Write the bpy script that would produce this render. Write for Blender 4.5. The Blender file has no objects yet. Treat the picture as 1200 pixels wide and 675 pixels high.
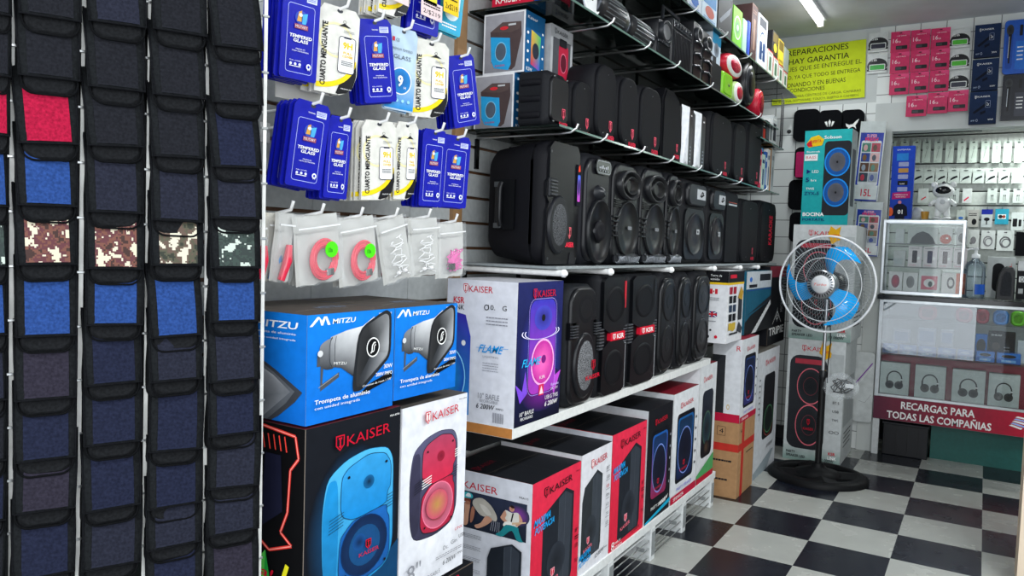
import bpy, bmesh, math, random
from mathutils import Vector, Matrix
random.seed(7)
PI = math.pi
sc = bpy.context.scene
COL = sc.collection

# ---------------------------------------------------------------- camera, world, lights
FPX, YAW, PIT, ROLL, CAMZ = 903.396, -0.549120515, -0.0568351318, 0.0328903600, 1.15967
CF = Vector((math.sin(YAW)*math.cos(PIT), math.cos(YAW)*math.cos(PIT), math.sin(PIT)))
_r = Vector((math.cos(YAW), -math.sin(YAW), 0)); _u = _r.cross(CF)
CR = _r*math.cos(ROLL) + _u*math.sin(ROLL)
CU = -_r*math.sin(ROLL) + _u*math.cos(ROLL)
CP = Vector((0, 0, CAMZ))
cam = bpy.data.cameras.new('camera'); camo = bpy.data.objects.new('camera', cam); COL.objects.link(camo)
cam.sensor_width = 36; cam.lens = 36*FPX/1200; cam.clip_start = 0.05; cam.clip_end = 100
camo.matrix_world = Matrix(((CR.x, CU.x, -CF.x, CP.x), (CR.y, CU.y, -CF.y, CP.y), (CR.z, CU.z, -CF.z, CP.z), (0, 0, 0, 1)))
sc.camera = camo
sc.view_settings.view_transform = 'Standard'; sc.view_settings.look = 'None'
sc.view_settings.gamma = 1; sc.view_settings.use_curve_mapping = False
sc.view_settings.exposure = 0.2

wd = bpy.data.worlds.new('daylight'); sc.world = wd; wd.use_nodes = True
wd.node_tree.nodes['Background'].inputs[0].default_value = (0.86, 0.93, 1.0, 1)
wd.node_tree.nodes['Background'].inputs[1].default_value = 1.3

def area_light(name, loc, rot, sx, sy, power, color=(1, 1, 1)):
    l = bpy.data.lights.new(name, 'AREA'); l.shape = 'RECTANGLE'; l.size = sx; l.size_y = sy
    l.energy = power; l.color = color
    o = bpy.data.objects.new(name, l); COL.objects.link(o); o.location = loc; o.rotation_euler = rot
    return o
area_light('street_daylight', (0.9, -0.9, 1.75), (math.radians(84), 0, math.radians(20)), 3.2, 2.2, 58, (0.95, 0.98, 1.0))
area_light('tube_or_fill_light', (-0.87, 4.07, 2.43), (0, 0, 0), 0.05, 1.15, 7, (0.93, 0.98, 1.0))
area_light('tube_or_fill_light', (0.6, 2.4, 2.43), (0, 0, 0), 0.05, 1.2, 44, (0.93, 0.98, 1.0))  # added fill light out of view, no tube lamp modelled here
area_light('tube_or_fill_light', (0.55, 0.8, 2.43), (0, 0, 0), 0.05, 1.2, 14, (0.93, 0.98, 1.0))  # second added fill, unseen above the entrance
area_light('tube_or_fill_light', (0.33, 5.3, 1.90), (0, 0, 0), 0.7, 0.04, 9, (0.93, 1.0, 0.97))

def ray(px, py): return CF + CR*((px-600)/FPX) - CU*((py-337.5)/FPX)
def on(ax, c, px, py):
    "point of the plane axis = c seen at photo pixel (px, py)"
    d = ray(px, py); return CP + d*((c-CP[ax])/d[ax])
def onp(p, n, px, py):
    d = ray(px, py); return CP + d*((Vector(p)-CP).dot(n)/d.dot(n))

# ---------------------------------------------------------------- colour and materials
def hx(s, k=1.0):
    s = s.lstrip('#'); o = []
    for i in (0, 2, 4):
        c = int(s[i:i+2], 16)/255
        o.append((c/12.92 if c <= 0.04045 else ((c+0.055)/1.055)**2.4)*k)
    return (o[0], o[1], o[2], 1.0)
def lerp(a, b, t): return tuple(a[i]*(1-t)+b[i]*t for i in range(3))+(1.0,)
MATS = {}
def base_mat(name):
    m = bpy.data.materials.new(name); m.use_nodes = True
    return m, m.node_tree.nodes, m.node_tree.links, m.node_tree.nodes['Principled BSDF']
def mat(kind):
    "materials that read each face's own colour; grain and bump are procedural"
    if kind in MATS: return MATS[kind]
    m, N, L, B = base_mat(kind)
    at = N.new('ShaderNodeAttribute'); at.attribute_name = 'Col'
    tc = N.new('ShaderNodeTexCoord'); nz = N.new('ShaderNodeTexNoise'); L.new(tc.outputs['Object'], nz.inputs['Vector'])
    P = dict(card=(.55, 0, 40, .10, .0), gloss=(.12, 0, 30, .05, 0), satin=(.33, 0, 60, .10, .0), matte=(.62, 0, 180, .18, .15),
             fabric=(.85, 0, 260, .35, .5), metal=(.28, 1, 30, .1, 0), plaster=(.7, 0, 6, .08, .05), film=(.10, 0, 25, .15, .35),
             rubber=(.5, 0, 220, .25, .3), wood=(.55, 0, 14, .25, .1), perf=(.45, 0, 60, .1, 0), glow=(.4, 0, 20, 0, 0),
             clearfilm=(.12, 0, 22, .2, .5), paper=(.75, 0, 30, .06, 0))[kind]
    nz.inputs['Scale'].default_value = P[2]; nz.inputs['Detail'].default_value = 3
    B.inputs['Specular IOR Level'].default_value = dict(matte=.16, fabric=.06, rubber=.15, card=.12, satin=.3, perf=.15, paper=.1, plaster=.2).get(kind, .5)
    B.inputs['Roughness'].default_value = P[0]; B.inputs['Metallic'].default_value = P[1]
    mr = N.new('ShaderNodeMapRange'); L.new(nz.outputs['Fac'], mr.inputs['Value'])
    mr.inputs['From Min'].default_value = .3; mr.inputs['From Max'].default_value = .7
    mr.inputs['To Min'].default_value = 1-P[3]; mr.inputs['To Max'].default_value = 1+P[3]*.6
    mx = N.new('ShaderNodeVectorMath'); mx.operation = 'SCALE'
    L.new(at.outputs['Color'], mx.inputs[0]); L.new(mr.outputs[0], mx.inputs['Scale'])
    out = mx.outputs[0]
    if kind == 'perf':
        vo = N.new('ShaderNodeTexVoronoi'); vo.inputs['Scale'].default_value = 330; L.new(tc.outputs['Object'], vo.inputs['Vector'])
        gt = N.new('ShaderNodeMath'); gt.operation = 'GREATER_THAN'; gt.inputs[1].default_value = .42; L.new(vo.outputs['Distance'], gt.inputs[0])
        mm = N.new('ShaderNodeMix'); mm.data_type = 'RGBA'; L.new(gt.outputs[0], mm.inputs['Factor'])
        mm.inputs['A'].default_value = (.004, .004, .004, 1); L.new(out, mm.inputs['B']); out = mm.outputs['Result']
        B.inputs['Metallic'].default_value = .3
    L.new(out, B.inputs['Base Color'])
    if P[4]:
        bp = N.new('ShaderNodeBump'); bp.inputs['Strength'].default_value = P[4]; bp.inputs['Distance'].default_value = .002
        L.new(nz.outputs['Fac'], bp.inputs['Height']); L.new(bp.outputs[0], B.inputs['Normal'])
    if kind == 'glow':
        L.new(at.outputs['Color'], B.inputs['Emission Color']); B.inputs['Emission Strength'].default_value = 3.0
    if kind == 'clearfilm':
        B.inputs['Alpha'].default_value = .14
    MATS[kind] = m; return m
def glass_mat(name, tint, haze=0.0, hazecol=(.8, .85, .85, 1), gl=1.0):
    if name in MATS: return MATS[name]
    m, N, L, B = base_mat(name); N.remove(B); out = N['Material Output']
    tr = N.new('ShaderNodeBsdfTransparent'); tr.inputs[0].default_value = tint
    g = N.new('ShaderNodeBsdfGlossy'); g.inputs['Roughness'].default_value = .03
    fr = N.new('ShaderNodeFresnel'); fr.inputs['IOR'].default_value = 1.5
    mu = N.new('ShaderNodeMath'); mu.operation = 'MULTIPLY'; mu.inputs[1].default_value = gl; L.new(fr.outputs[0], mu.inputs[0])
    mx = N.new('ShaderNodeMixShader'); L.new(mu.outputs[0], mx.inputs[0]); L.new(tr.outputs[0], mx.inputs[1]); L.new(g.outputs[0], mx.inputs[2])
    o = mx.outputs[0]
    if haze:
        df = N.new('ShaderNodeBsdfDiffuse'); df.inputs[0].default_value = hazecol
        nz = N.new('ShaderNodeTexNoise'); nz.inputs['Scale'].default_value = 4; tc = N.new('ShaderNodeTexCoord'); L.new(tc.outputs['Object'], nz.inputs['Vector'])
        mr = N.new('ShaderNodeMapRange'); L.new(nz.outputs['Fac'], mr.inputs['Value']); mr.inputs['From Min'].default_value = .3; mr.inputs['From Max'].default_value = .7
        mr.inputs['To Min'].default_value = haze*.75; mr.inputs['To Max'].default_value = min(1, haze*1.25)
        m2 = N.new('ShaderNodeMixShader'); L.new(mr.outputs[0], m2.inputs[0]); L.new(o, m2.inputs[1]); L.new(df.outputs[0], m2.inputs[2]); o = m2.outputs[0]
    L.new(o, out.inputs['Surface']); MATS[name] = m; return m
WHITE = hx('#f2f2f0'); BLACK = hx('#15161a'); RED = hx('#c8102e'); INK = hx('#1c1c22'); SPK = hx('#222429')

# ---------------------------------------------------------------- mesh builder
TXT = {}
def text2d(s, shear=0.0, bold=0.0):
    key = (s, shear, bold)
    if key in TXT: return TXT[key]
    cu = bpy.data.curves.new('t', 'FONT'); cu.body = s; cu.size = 1; cu.resolution_u = 2; cu.shear = shear; cu.offset = bold
    cu.fill_mode = 'FRONT'
    o = bpy.data.objects.new('t', cu); me = bpy.data.meshes.new_from_object(o)
    V = [(v.co.x, v.co.y) for v in me.vertices]; Fc = [tuple(p.vertices) for p in me.polygons]
    bpy.data.objects.remove(o); bpy.data.curves.remove(cu); bpy.data.meshes.remove(me)
    if V:
        x0 = min(v[0] for v in V); x1 = max(v[0] for v in V); y0 = min(v[1] for v in V); y1 = max(v[1] for v in V)
        V = [((v[0]-x0)/max(x1-x0, 1e-6), (v[1]-y0)/max(y1-y0, 1e-6)) for v in V]; asp = (x1-x0)/max(y1-y0, 1e-6)
    else: asp = 1
    TXT[key] = (V, Fc, asp); return TXT[key]

class MB:
    def __init__(s): s.v = []; s.f = []; s.m = []; s.c = []; s.s = []; s.slots = []; s.M = None
    def slot(s, k):
        if k not in s.slots: s.slots.append(k)
        return s.slots.index(k)
    def add(s, V, F, k, c, smooth=False):
        b = len(s.v); i = s.slot(k)
        if s.M is not None: V = [s.M @ Vector(v) for v in V]
        s.v += [tuple(v) for v in V]
        for q, f in enumerate(F):
            s.f.append(tuple(b+j for j in f)); s.m.append(i); s.s.append(smooth)
            if isinstance(c, list): s.c.append([c[j] for j in f])
            else: s.c.append(c)
    def box(s, x0, x1, y0, y1, z0, z1, k, c, b=0.0, cf=None):
        "cf(normal) may give another colour for each face"
        if b:
            bm = bmesh.new(); bmesh.ops.create_cube(bm, size=1)
            for v in bm.verts: v.co = Vector(((x0+x1)/2+v.co.x*(x1-x0), (y0+y1)/2+v.co.y*(y1-y0), (z0+z1)/2+v.co.z*(z1-z0)))
            bmesh.ops.bevel(bm, geom=bm.edges[:], offset=b, segments=1 if b < .004 else 3, affect='EDGES', profile=.5)
            bm.normal_update(); bm.verts.index_update()
            V = [v.co.copy() for v in bm.verts]
            for f in bm.faces:
                s.add([V[v.index] for v in f.verts], [tuple(range(len(f.verts)))], k, cf(f.normal) if cf else c)
            bm.free(); return
        V = [(x0, y0, z0), (x1, y0, z0), (x1, y1, z0), (x0, y1, z0), (x0, y0, z1), (x1, y0, z1), (x1, y1, z1), (x0, y1, z1)]
        Fs = [((0, 3, 2, 1), (0, 0, -1)), ((4, 5, 6, 7), (0, 0, 1)), ((0, 1, 5, 4), (0, -1, 0)), ((1, 2, 6, 5), (1, 0, 0)), ((2, 3, 7, 6), (0, 1, 0)), ((3, 0, 4, 7), (-1, 0, 0))]
        if cf is None: s.add(V, [f for f, n in Fs], k, c)
        else:
            for f, n in Fs: s.add([V[j] for j in f], [(0, 1, 2, 3)], k, cf(Vector(n)))
    def loft(s, rings, k, c, cap=True, smooth=True, closed=True):
        n = len(rings[0]); V = [p for r in rings for p in r]; F = []
        for i in range(len(rings)-1):
            for j in range(n if closed else n-1):
                a = i*n+j; b2 = i*n+(j+1) % n; F.append((a, b2, b2+n, a+n))
        s.add(V, F, k, c, smooth)
        if cap:
            s.add(rings[0], [tuple(range(n))[::-1]], k, c); s.add(rings[-1], [tuple(range(n))], k, c)
    def tube(s, P, r, k, c, n=8, cap=True):
        P = [Vector(p) for p in P]; rs = r if isinstance(r, (list, tuple)) else [r]*len(P)
        rings = []; T = (P[1]-P[0]).normalized(); U = T.orthogonal().normalized()
        for i, p in enumerate(P):
            t = (P[min(i+1, len(P)-1)]-P[max(i-1, 0)]).normalized()
            U = (U-t*U.dot(t)).normalized(); W = t.cross(U)
            rings.append([p+(U*math.cos(2*PI*j/n)+W*math.sin(2*PI*j/n))*rs[i] for j in range(n)])
        s.loft(rings, k, c, cap)
    def lathe(s, prof, O, ax, k, c, n=24, su=1.0, sv=1.0, U=None, smooth=True):
        "prof: (radius, distance along ax)"
        O = Vector(O); ax = Vector(ax).normalized(); U = Vector(U) if U else ax.orthogonal().normalized(); W = ax.cross(U)
        rings = [[O+ax*h+U*(math.cos(2*PI*j/n)*r*su)+W*(math.sin(2*PI*j/n)*r*sv) for j in range(n)] for r, h in prof]
        s.loft(rings, k, c, cap=True, smooth=smooth)
    def extr(s, pts, O, U, V, k, c, d, cs=None):
        "extrude the outline pts (in U, V) by d along U x V, from O"
        O = Vector(O); U = Vector(U); V = Vector(V); Nn = U.cross(V).normalized()
        A = [O+U*p[0]+V*p[1] for p in pts]; B2 = [a+Nn*d for a in A]; n = len(A)
        s.add(B2, [tuple(range(n))], k, c); s.add(A, [tuple(range(n))[::-1]], k, cs or c)
        s.add(A+B2, [(i, (i+1) % n, (i+1) % n+n, i+n) for i in range(n)], k, cs or c)
    def build(s, name, parent=None, loc=None, rz=0, link=True):
        me = bpy.data.meshes.new(name); me.from_pydata(s.v, [], s.f)
        for k in s.slots: me.materials.append(mat(k) if isinstance(k, str) else k)
        me.polygons.foreach_set('material_index', s.m); me.polygons.foreach_set('use_smooth', s.s)
        ca = me.color_attributes.new('Col', 'FLOAT_COLOR', 'CORNER'); buf = []
        for f, c in zip(s.f, s.c):
            if isinstance(c, list):
                for q in c: buf += list(q)
            else: buf += list(c)*len(f)
        ca.data.foreach_set('color', buf); me.update()
        o = bpy.data.objects.new(name, me); COL.objects.link(o)
        if parent: o.parent = parent
        if loc is not None: o.location = loc
        if rz: o.rotation_euler[2] = rz
        return o

def smooth(P, k=5):
    "closed Catmull-Rom curve through P"
    n = len(P); O = []
    for i in range(n):
        a, b, c, d = P[i-1], P[i], P[(i+1) % n], P[(i+2) % n]
        for j in range(k):
            t = j/k; t2 = t*t; t3 = t2*t
            O.append(tuple(.5*((2*b[q])+(-a[q]+c[q])*t+(2*a[q]-5*b[q]+4*c[q]-d[q])*t2+(-a[q]+3*b[q]-3*c[q]+d[q])*t3) for q in (0, 1)))
    return O
def rcorner(P, r=.3, k=3):
    "polygon with its corners rounded off"
    n = len(P); O = []
    for i in range(n):
        a, b, c = P[i-1], P[i], P[(i+1) % n]; p = tuple(b[q]+(a[q]-b[q])*r for q in (0, 1)); s = tuple(b[q]+(c[q]-b[q])*r for q in (0, 1))
        for j in range(k+1):
            t = j/k; O.append(tuple((1-t)**2*p[q]+2*t*(1-t)*b[q]+t*t*s[q] for q in (0, 1)))
    return O
def rrect(w, h, r, n=5, x=0.0, y=0.0):
    r = min(r, w/2-1e-5, h/2-1e-5); P = []
    for cx, cy, a0 in ((w-r, r, -90), (w-r, h-r, 0), (r, h-r, 90), (r, r, 180)):
        for i in range(n+1):
            a = math.radians(a0+90*i/n); P.append((x+cx+r*math.cos(a), y+cy+r*math.sin(a)))
    return P

class Face:
    "2D drawing of print on one face: u to the right, v up, both 0..1"
    def __init__(s, mb, O, U, V, W, H, k='card', off=.0004):
        s.mb = mb; s.O = Vector(O); s.U = Vector(U); s.V = Vector(V); s.W = W; s.H = H; s.N = s.U.cross(s.V).normalized(); s.o = off; s.k = k; s.vmin = 0.0
    def P(s, u, v):
        u = min(1, max(0, u)); v = min(1, max(s.vmin, v))      # print ends at the edge of its face
        return s.O+s.U*(u*s.W)+s.V*(v*s.H)+s.N*s.o
    def lay(s): s.o += .00018
    def poly(s, pts, c, k=None): s.mb.add([s.P(*p) for p in pts], [tuple(range(len(pts)))], k or s.k, c); s.lay()
    def rect(s, u0, v0, u1, v1, c, top=None, k=None):
        if top is None: s.poly([(u0, v0), (u1, v0), (u1, v1), (u0, v1)], c, k)
        else:
            s.mb.add([s.P(u0, v0), s.P(u1, v0), s.P(u1, v1), s.P(u0, v1)], [(0, 1, 2, 3)], k or s.k, [c, c, top, top]); s.lay()
    def grad(s, pts, cb, ct, k=None):
        "polygon shaded from its bottom colour to its top colour"
        v0 = min(p[1] for p in pts); v1 = max(p[1] for p in pts); n = len(pts); cm = (sum(p[0] for p in pts)/n, sum(p[1] for p in pts)/n); f = lambda p: lerp(cb, ct, (p[1]-v0)/(v1-v0))
        s.mb.add([s.P(*cm)]+[s.P(*p) for p in pts], [(0, 1+i, 1+(i+1) % n) for i in range(n)], k or s.k, [f(cm)]+[f(p) for p in pts]); s.lay()
    def rr(s, u0, v0, u1, v1, r, c, top=None, k=None):
        pts = [(p[0]/s.W, p[1]/s.H) for p in rrect((u1-u0)*s.W, (v1-v0)*s.H, r, 4)]
        pts = [(u0+p[0], v0+p[1]) for p in pts]
        cc = c if top is None else [lerp(c, top, (p[1]-v0)/(v1-v0)) for p in pts]
        if top is None: s.poly(pts, c, k)
        else:
            cm = (sum(p[0] for p in pts)/len(pts), (v0+v1)/2); n = len(pts)
            s.mb.add([s.P(*cm)]+[s.P(*p) for p in pts], [(0, 1+i, 1+(i+1) % n) for i in range(n)], k or s.k, [lerp(c, top, .5)]+cc); s.lay()
    def frame(s, u0, v0, u1, v1, r, t, c):
        A = [(u0+p[0]/s.W, v0+p[1]/s.H) for p in rrect((u1-u0)*s.W, (v1-v0)*s.H, r, 4)]
        B2 = [(u0+(t+p[0])/s.W, v0+(t+p[1])/s.H) for p in rrect((u1-u0)*s.W-2*t, (v1-v0)*s.H-2*t, max(r-t, .0005), 4)]
        n = len(A); s.mb.add([s.P(*p) for p in A+B2], [(i, (i+1) % n, (i+1) % n+n, i+n) for i in range(n)], s.k, c); s.lay()
    def ell(s, cu, cv, ru, rv, c, edge=None, n=22, k=None):
        P = [s.P(cu+ru*math.cos(2*PI*i/n), cv+rv*math.sin(2*PI*i/n)) for i in range(n)]
        if edge is None: s.mb.add(P, [tuple(range(n))], k or s.k, c)
        else: s.mb.add([s.P(cu, cv)]+P, [(0, 1+i, 1+(i+1) % n) for i in range(n)], k or s.k, [c]+[edge]*n)
        s.lay()
    def ring(s, cu, cv, ru, rv, t, c, n=28, a0=0, a1=360):
        m = n if a1-a0 >= 360 else n+1
        A = []; B2 = []
        for i in range(m):
            a = math.radians(a0+(a1-a0)*i/n); A.append(s.P(cu+ru*math.cos(a), cv+rv*math.sin(a)))
            B2.append(s.P(cu+ru*(1-t)*math.cos(a), cv+rv*(1-t)*math.sin(a)))
        F = [(i, (i+1) % m, (i+1) % m+m, i+m) for i in range(m if m == n else m-1)]
        s.mb.add(A+B2, F, s.k, c); s.lay()
    def line(s, pts, t, c):
        "polyline of width t metres"
        for a, b in zip(pts, pts[1:]):
            A = s.P(*a); B2 = s.P(*b); d = (B2-A)
            if d.length < 1e-6: continue
            q = s.N.cross(d.normalized())*(t/2); s.mb.add([A-q, B2-q, B2+q, A+q], [(0, 1, 2, 3)], s.k, c)
        s.lay()
    def text(s, t, u, v, w, h, c, shear=0.0, bold=0.0, rot=False, slant=0.0):
        V2, F2, asp = text2d(t, shear, bold)
        if not V2: return
        if rot: Q = [s.P(u+w*(1-p[1]), v+h*p[0]) for p in V2]
        else: Q = [s.P(u+w*p[0], v+h*p[1]+slant*p[0]) for p in V2]
        s.mb.add(Q, F2, s.k, c); s.lay()
    def lines(s, u, v, w, h, n, c, seed=1, fill=.45):
        "small print too fine to read: rows of short dashes"
        rd = random.Random(seed); hh = h/n
        for i in range(n):
            x = u
            while x < u+w-.01:
                q = min(rd.uniform(.06, .16)*w+.004, u+w-x); 
                s.mb.add([s.P(x, v+h-hh*(i+fill)), s.P(x+q, v+h-hh*(i+fill)), s.P(x+q, v+h-hh*i), s.P(x, v+h-hh*i)], [(0, 1, 2, 3)], s.k, c)
                x += q+.02*w
        s.lay()
    def crest(s, u, v, w, h, c, inner=None):
        inner = inner or WHITE
        s.poly([(u, v+h), (u+w, v+h), (u+w, v+h*.35), (u+w*.5, v), (u, v+h*.35)], c)
        s.poly([(u+w*.12, v+h*.92), (u+w*.88, v+h*.92), (u+w*.88, v+h*.38), (u+w*.5, v+h*.1), (u+w*.12, v+h*.38)], inner)
        s.poly([(u+w*.3, v+h*.86), (u+w*.3, v+h*.74), (u+w*.42, v+h*.74), (u+w*.42, v+h*.32), (u+w*.3, v+h*.32), (u+w*.5, v+h*.16), (u+w*.7, v+h*.32), (u+w*.58, v+h*.32), (u+w*.58, v+h*.74), (u+w*.7, v+h*.74), (u+w*.7, v+h*.86)], c)
    def kaiser(s, u, v, w, h, c, inner=None, shear=0.0, slant=0.0):
        s.crest(u, v-h*.25, w*.15, h*1.5, c, inner)
        s.text('KAISER', u+w*.19, v, w*.81, h, c, shear, .0, slant=slant)

# ---------------------------------------------------------------- things
def tag(o, label=None, cat=None, group=None, kind=None):
    if label: o['label'] = label
    if cat: o['category'] = cat
    if group: o['group'] = group
    if kind: o['kind'] = kind
    return o
def empty(name, loc, rz=0):
    o = bpy.data.objects.new(name, None); COL.objects.link(o); o.location = loc; o.rotation_euler[2] = rz; o.empty_display_size = .05
    return o
def copy_tree(o, parent=None):
    c = o.copy(); COL.objects.link(c)
    if parent: c.parent = parent
    for ch in [x for x in bpy.data.objects if x.parent == o]: copy_tree(ch, c)
    return c
# ---------------------------------------------------------------- the room
XW = -1.32       # left wall
TL = 0.3
def floor_mat():
    m, N, L, B = base_mat('checker_vinyl')
    tc = N.new('ShaderNodeTexCoord'); mp = N.new('ShaderNodeMapping'); L.new(tc.outputs['Object'], mp.inputs['Vector'])
    mp.inputs['Location'].default_value = (0, 0, .02)
    ck = N.new('ShaderNodeTexChecker'); ck.inputs['Scale'].default_value = 1/TL
    L.new(mp.outputs[0], ck.inputs['Vector'])
    nz = N.new('ShaderNodeTexNoise'); nz.inputs['Scale'].default_value = 9; nz.inputs['Detail'].default_value = 6; L.new(tc.outputs['Object'], nz.inputs['Vector'])
    n2 = N.new('ShaderNodeTexNoise'); n2.inputs['Scale'].default_value = 1.3; L.new(tc.outputs['Object'], n2.inputs['Vector'])
    ca = N.new('ShaderNodeMix'); ca.data_type = 'RGBA'; ca.inputs['A'].default_value = hx('#93958f'); ca.inputs['B'].default_value = hx('#aaaba6'); L.new(nz.outputs['Fac'], ca.inputs['Factor'])
    cb = N.new('ShaderNodeMix'); cb.data_type = 'RGBA'; cb.inputs['A'].default_value = hx('#0b101c'); cb.inputs['B'].default_value = hx('#191b22'); L.new(n2.outputs['Fac'], cb.inputs['Factor'])
    mx = N.new('ShaderNodeMix'); mx.data_type = 'RGBA'; L.new(ck.outputs['Fac'], mx.inputs['Factor']); L.new(ca.outputs['Result'], mx.inputs['B']); L.new(cb.outputs['Result'], mx.inputs['A'])
    L.new(mx.outputs['Result'], B.inputs['Base Color'])
    mr = N.new('ShaderNodeMapRange'); L.new(nz.outputs['Fac'], mr.inputs['Value']); mr.inputs['To Min'].default_value = .12; mr.inputs['To Max'].default_value = .38
    L.new(mr.outputs[0], B.inputs['Roughness']); B.inputs['Specular IOR Level'].default_value = .28
    return m
def wtile_mat():
    m, N, L, B = base_mat('white_wall_tile')
    tc = N.new('ShaderNodeTexCoord'); mp = N.new('ShaderNodeMapping'); L.new(tc.outputs['Object'], mp.inputs['Vector'])
    mp.inputs['Rotation'].default_value = (math.radians(90), 0, 0)
    br = N.new('ShaderNodeTexBrick'); br.offset = 0; br.inputs['Scale'].default_value = 1; br.inputs['Brick Width'].default_value = .13; br.inputs['Row Height'].default_value = .105
    br.inputs['Mortar Size'].default_value = .0022; br.inputs['Mortar Smooth'].default_value = 0; br.inputs['Color1'].default_value = hx('#d4d8d6'); br.inputs['Color2'].default_value = hx('#dcdfdd'); br.inputs['Mortar'].default_value = hx('#6c706f')
    L.new(mp.outputs[0], br.inputs['Vector']); L.new(br.outputs['Color'], B.inputs['Base Color']); B.inputs['Roughness'].default_value = .3
    return m
def struct(name, mb, loc=None): return tag(mb.build(name, loc=loc), kind='structure')
FM = floor_mat(); WT = wtile_mat()
# the floor's own origin sits on a joint of the tiles
FX, FY = -0.846427956, 3.8578366
m = MB(); m.box(-.6, 3.2, -4.6, 2.2, -.05, 0, FM, WHITE); struct('floor', m, (FX, FY, 0))
m = MB(); m.box(XW-.1, 2.4, .25, 6.1, 2.49, 2.59, 'plaster', hx('#d0d3d8')); struct('ceiling', m)
m = MB(); m.box(-1.42, -.6, 5.0, 5.1, 0, 2.06, WT, WHITE); m.box(-1.42, -.6, 5.0, 5.1, 2.06, 2.49, 'plaster', hx('#c4c8c7')); m.box(-.6, 2.3, 5.0, 5.1, 1.885, 2.05, 'plaster', hx('#c4c8c7')); m.box(-.6, 2.3, 5.0, 5.1, 2.05, 2.49, WT, WHITE)
m.box(-.66, -.60, 5.1, 5.6, 0, 2.49, 'plaster', hx('#c9cdcb')); m.box(-.6, 2.3, 5.1, 5.55, 2.3, 2.34, 'plaster', hx('#c9cdcb')); struct('wall_back', m)
m = MB()     # slatted lining at the back of the counter
for i in range(27):
    z = .10+i*.087
    m.box(-.6, 2.3, 5.52, 5.56, z, z+.079, 'satin', hx('#b4bab4'))
m.box(-.6, 2.3, 5.56, 5.6, 0, 2.49, 'plaster', hx('#2a2c2a')); struct('wall_back_counter', m)
m = MB(); m.box(2.3, 2.4, .25, 5.6, 0, 2.49, 'plaster', hx('#c8cac8')); struct('wall_right', m)
m = MB()     # slatted panels on the left, brown showing in the grooves
m.box(XW-.1, XW-.012, .25, 5.0, 0, 2.49, 'wood', hx('#6b4a33'))
SEAMS = [.9, 1.27, 1.62, 2.0, 2.42, 2.84, 3.26, 3.68, 4.1, 4.52, 5.0]
for i in range(33):
    z = .02+i*.0752
    for a, b2 in zip(SEAMS, SEAMS[1:]): m.box(XW-.012, XW, a+.0008, b2-.0008, z, z+.0665, 'satin', hx('#adb0af'))
struct('wall_left', m)
m = MB(); m.box(XW-.09, XW+.005, .25, .9, 0, 2.49, 'matte', hx('#1a1b1e')); struct('wall_left_front', m)
m = MB(); m.box(XW-.004, XW+.012, 1.80, 1.845, .2, 2.45, 'wood', hx('#a07a52')); struct('trim_1', m)
m = MB(); m.box(-.60, -.505, 4.99, 5.05, 0, 1.885, 'plaster', hx('#bfc3c0')); struct('trim_2', m)       # white jamb beside the counter
m = MB(); m.box(.158, .42, 3.22, 3.40, 0, 2.49, 'plaster', hx('#e9d6bd')); struct('trim_3', m)           # cream post
m = MB(); m.box(XW, -.66, 4.975, 5.0, 0, .08, 'satin', hx('#3b3c3e')); struct('baseboard_back', m)
# ceiling lamp
t = empty('ceiling_lamp', (-.87, 4.07, 2.49)); tag(t, 'slim white fluorescent tube lamp fixed to the ceiling', 'lamp')
m = MB(); m.box(-.03, .03, -.61, .61, -.018, 0, 'satin', hx('#e4e6e6'), .004); m.box(-.016, .016, -.61, -.585, -.05, -.018, 'satin', WHITE); m.box(-.016, .016, .585, .61, -.05, -.018, 'satin', WHITE); m.build('lamp_housing', t)
m = MB(); m.tube([(0, -.585, -.036), (0, .585, -.036)], .015, 'glow', (1, 1, 1, 1), 12); m.build('light_tube', t)

# ---------------------------------------------------------------- shelving along the left wall
def tube_bracket(y, z, x1=-.985, curl=False, label='', grp='', thick=.009, col=None):
    m = MB()
    P = [(XW, y, z-.012), (x1-.03, y, z-.012), (x1, y, z-.012)]
    if curl: P = [(XW, y, z-.008), (x1-.05, y, z-.008), (x1-.015, y+.004, z-.004), (x1, y+.008, z+.006), (x1+.004, y+.01, z+.018)]
    m.tube(P, thick, 'metal' if curl else 'satin', col or (hx('#d9dbdb') if curl else hx('#eeeeec')), 8)
    if not curl: m.lathe([(thick*1.25, 0), (thick*1.3, .008), (thick*.6, .014)], (x1-.004, y, z-.012), (1, 0, 0), 'satin', hx('#f4f4f2'), 12)
    m.box(XW, XW+.006, y-.009, y+.009, z-.10, z-.012, 'metal', hx('#35373a'))
    return tag(m.build('shelf_bracket'), label, 'bracket', grp)
ORD = ['first', 'second', 'third', 'fourth', 'fifth', 'sixth', 'seventh', 'eighth', 'ninth', 'tenth', 'eleventh', 'twelfth', 'thirteenth', 'fourteenth']
Z1, Z2, Z3, Z4, Z5, ZB, ZM = .690, 1.102, 1.487, 1.832, 2.095, .155, 1.74
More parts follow.
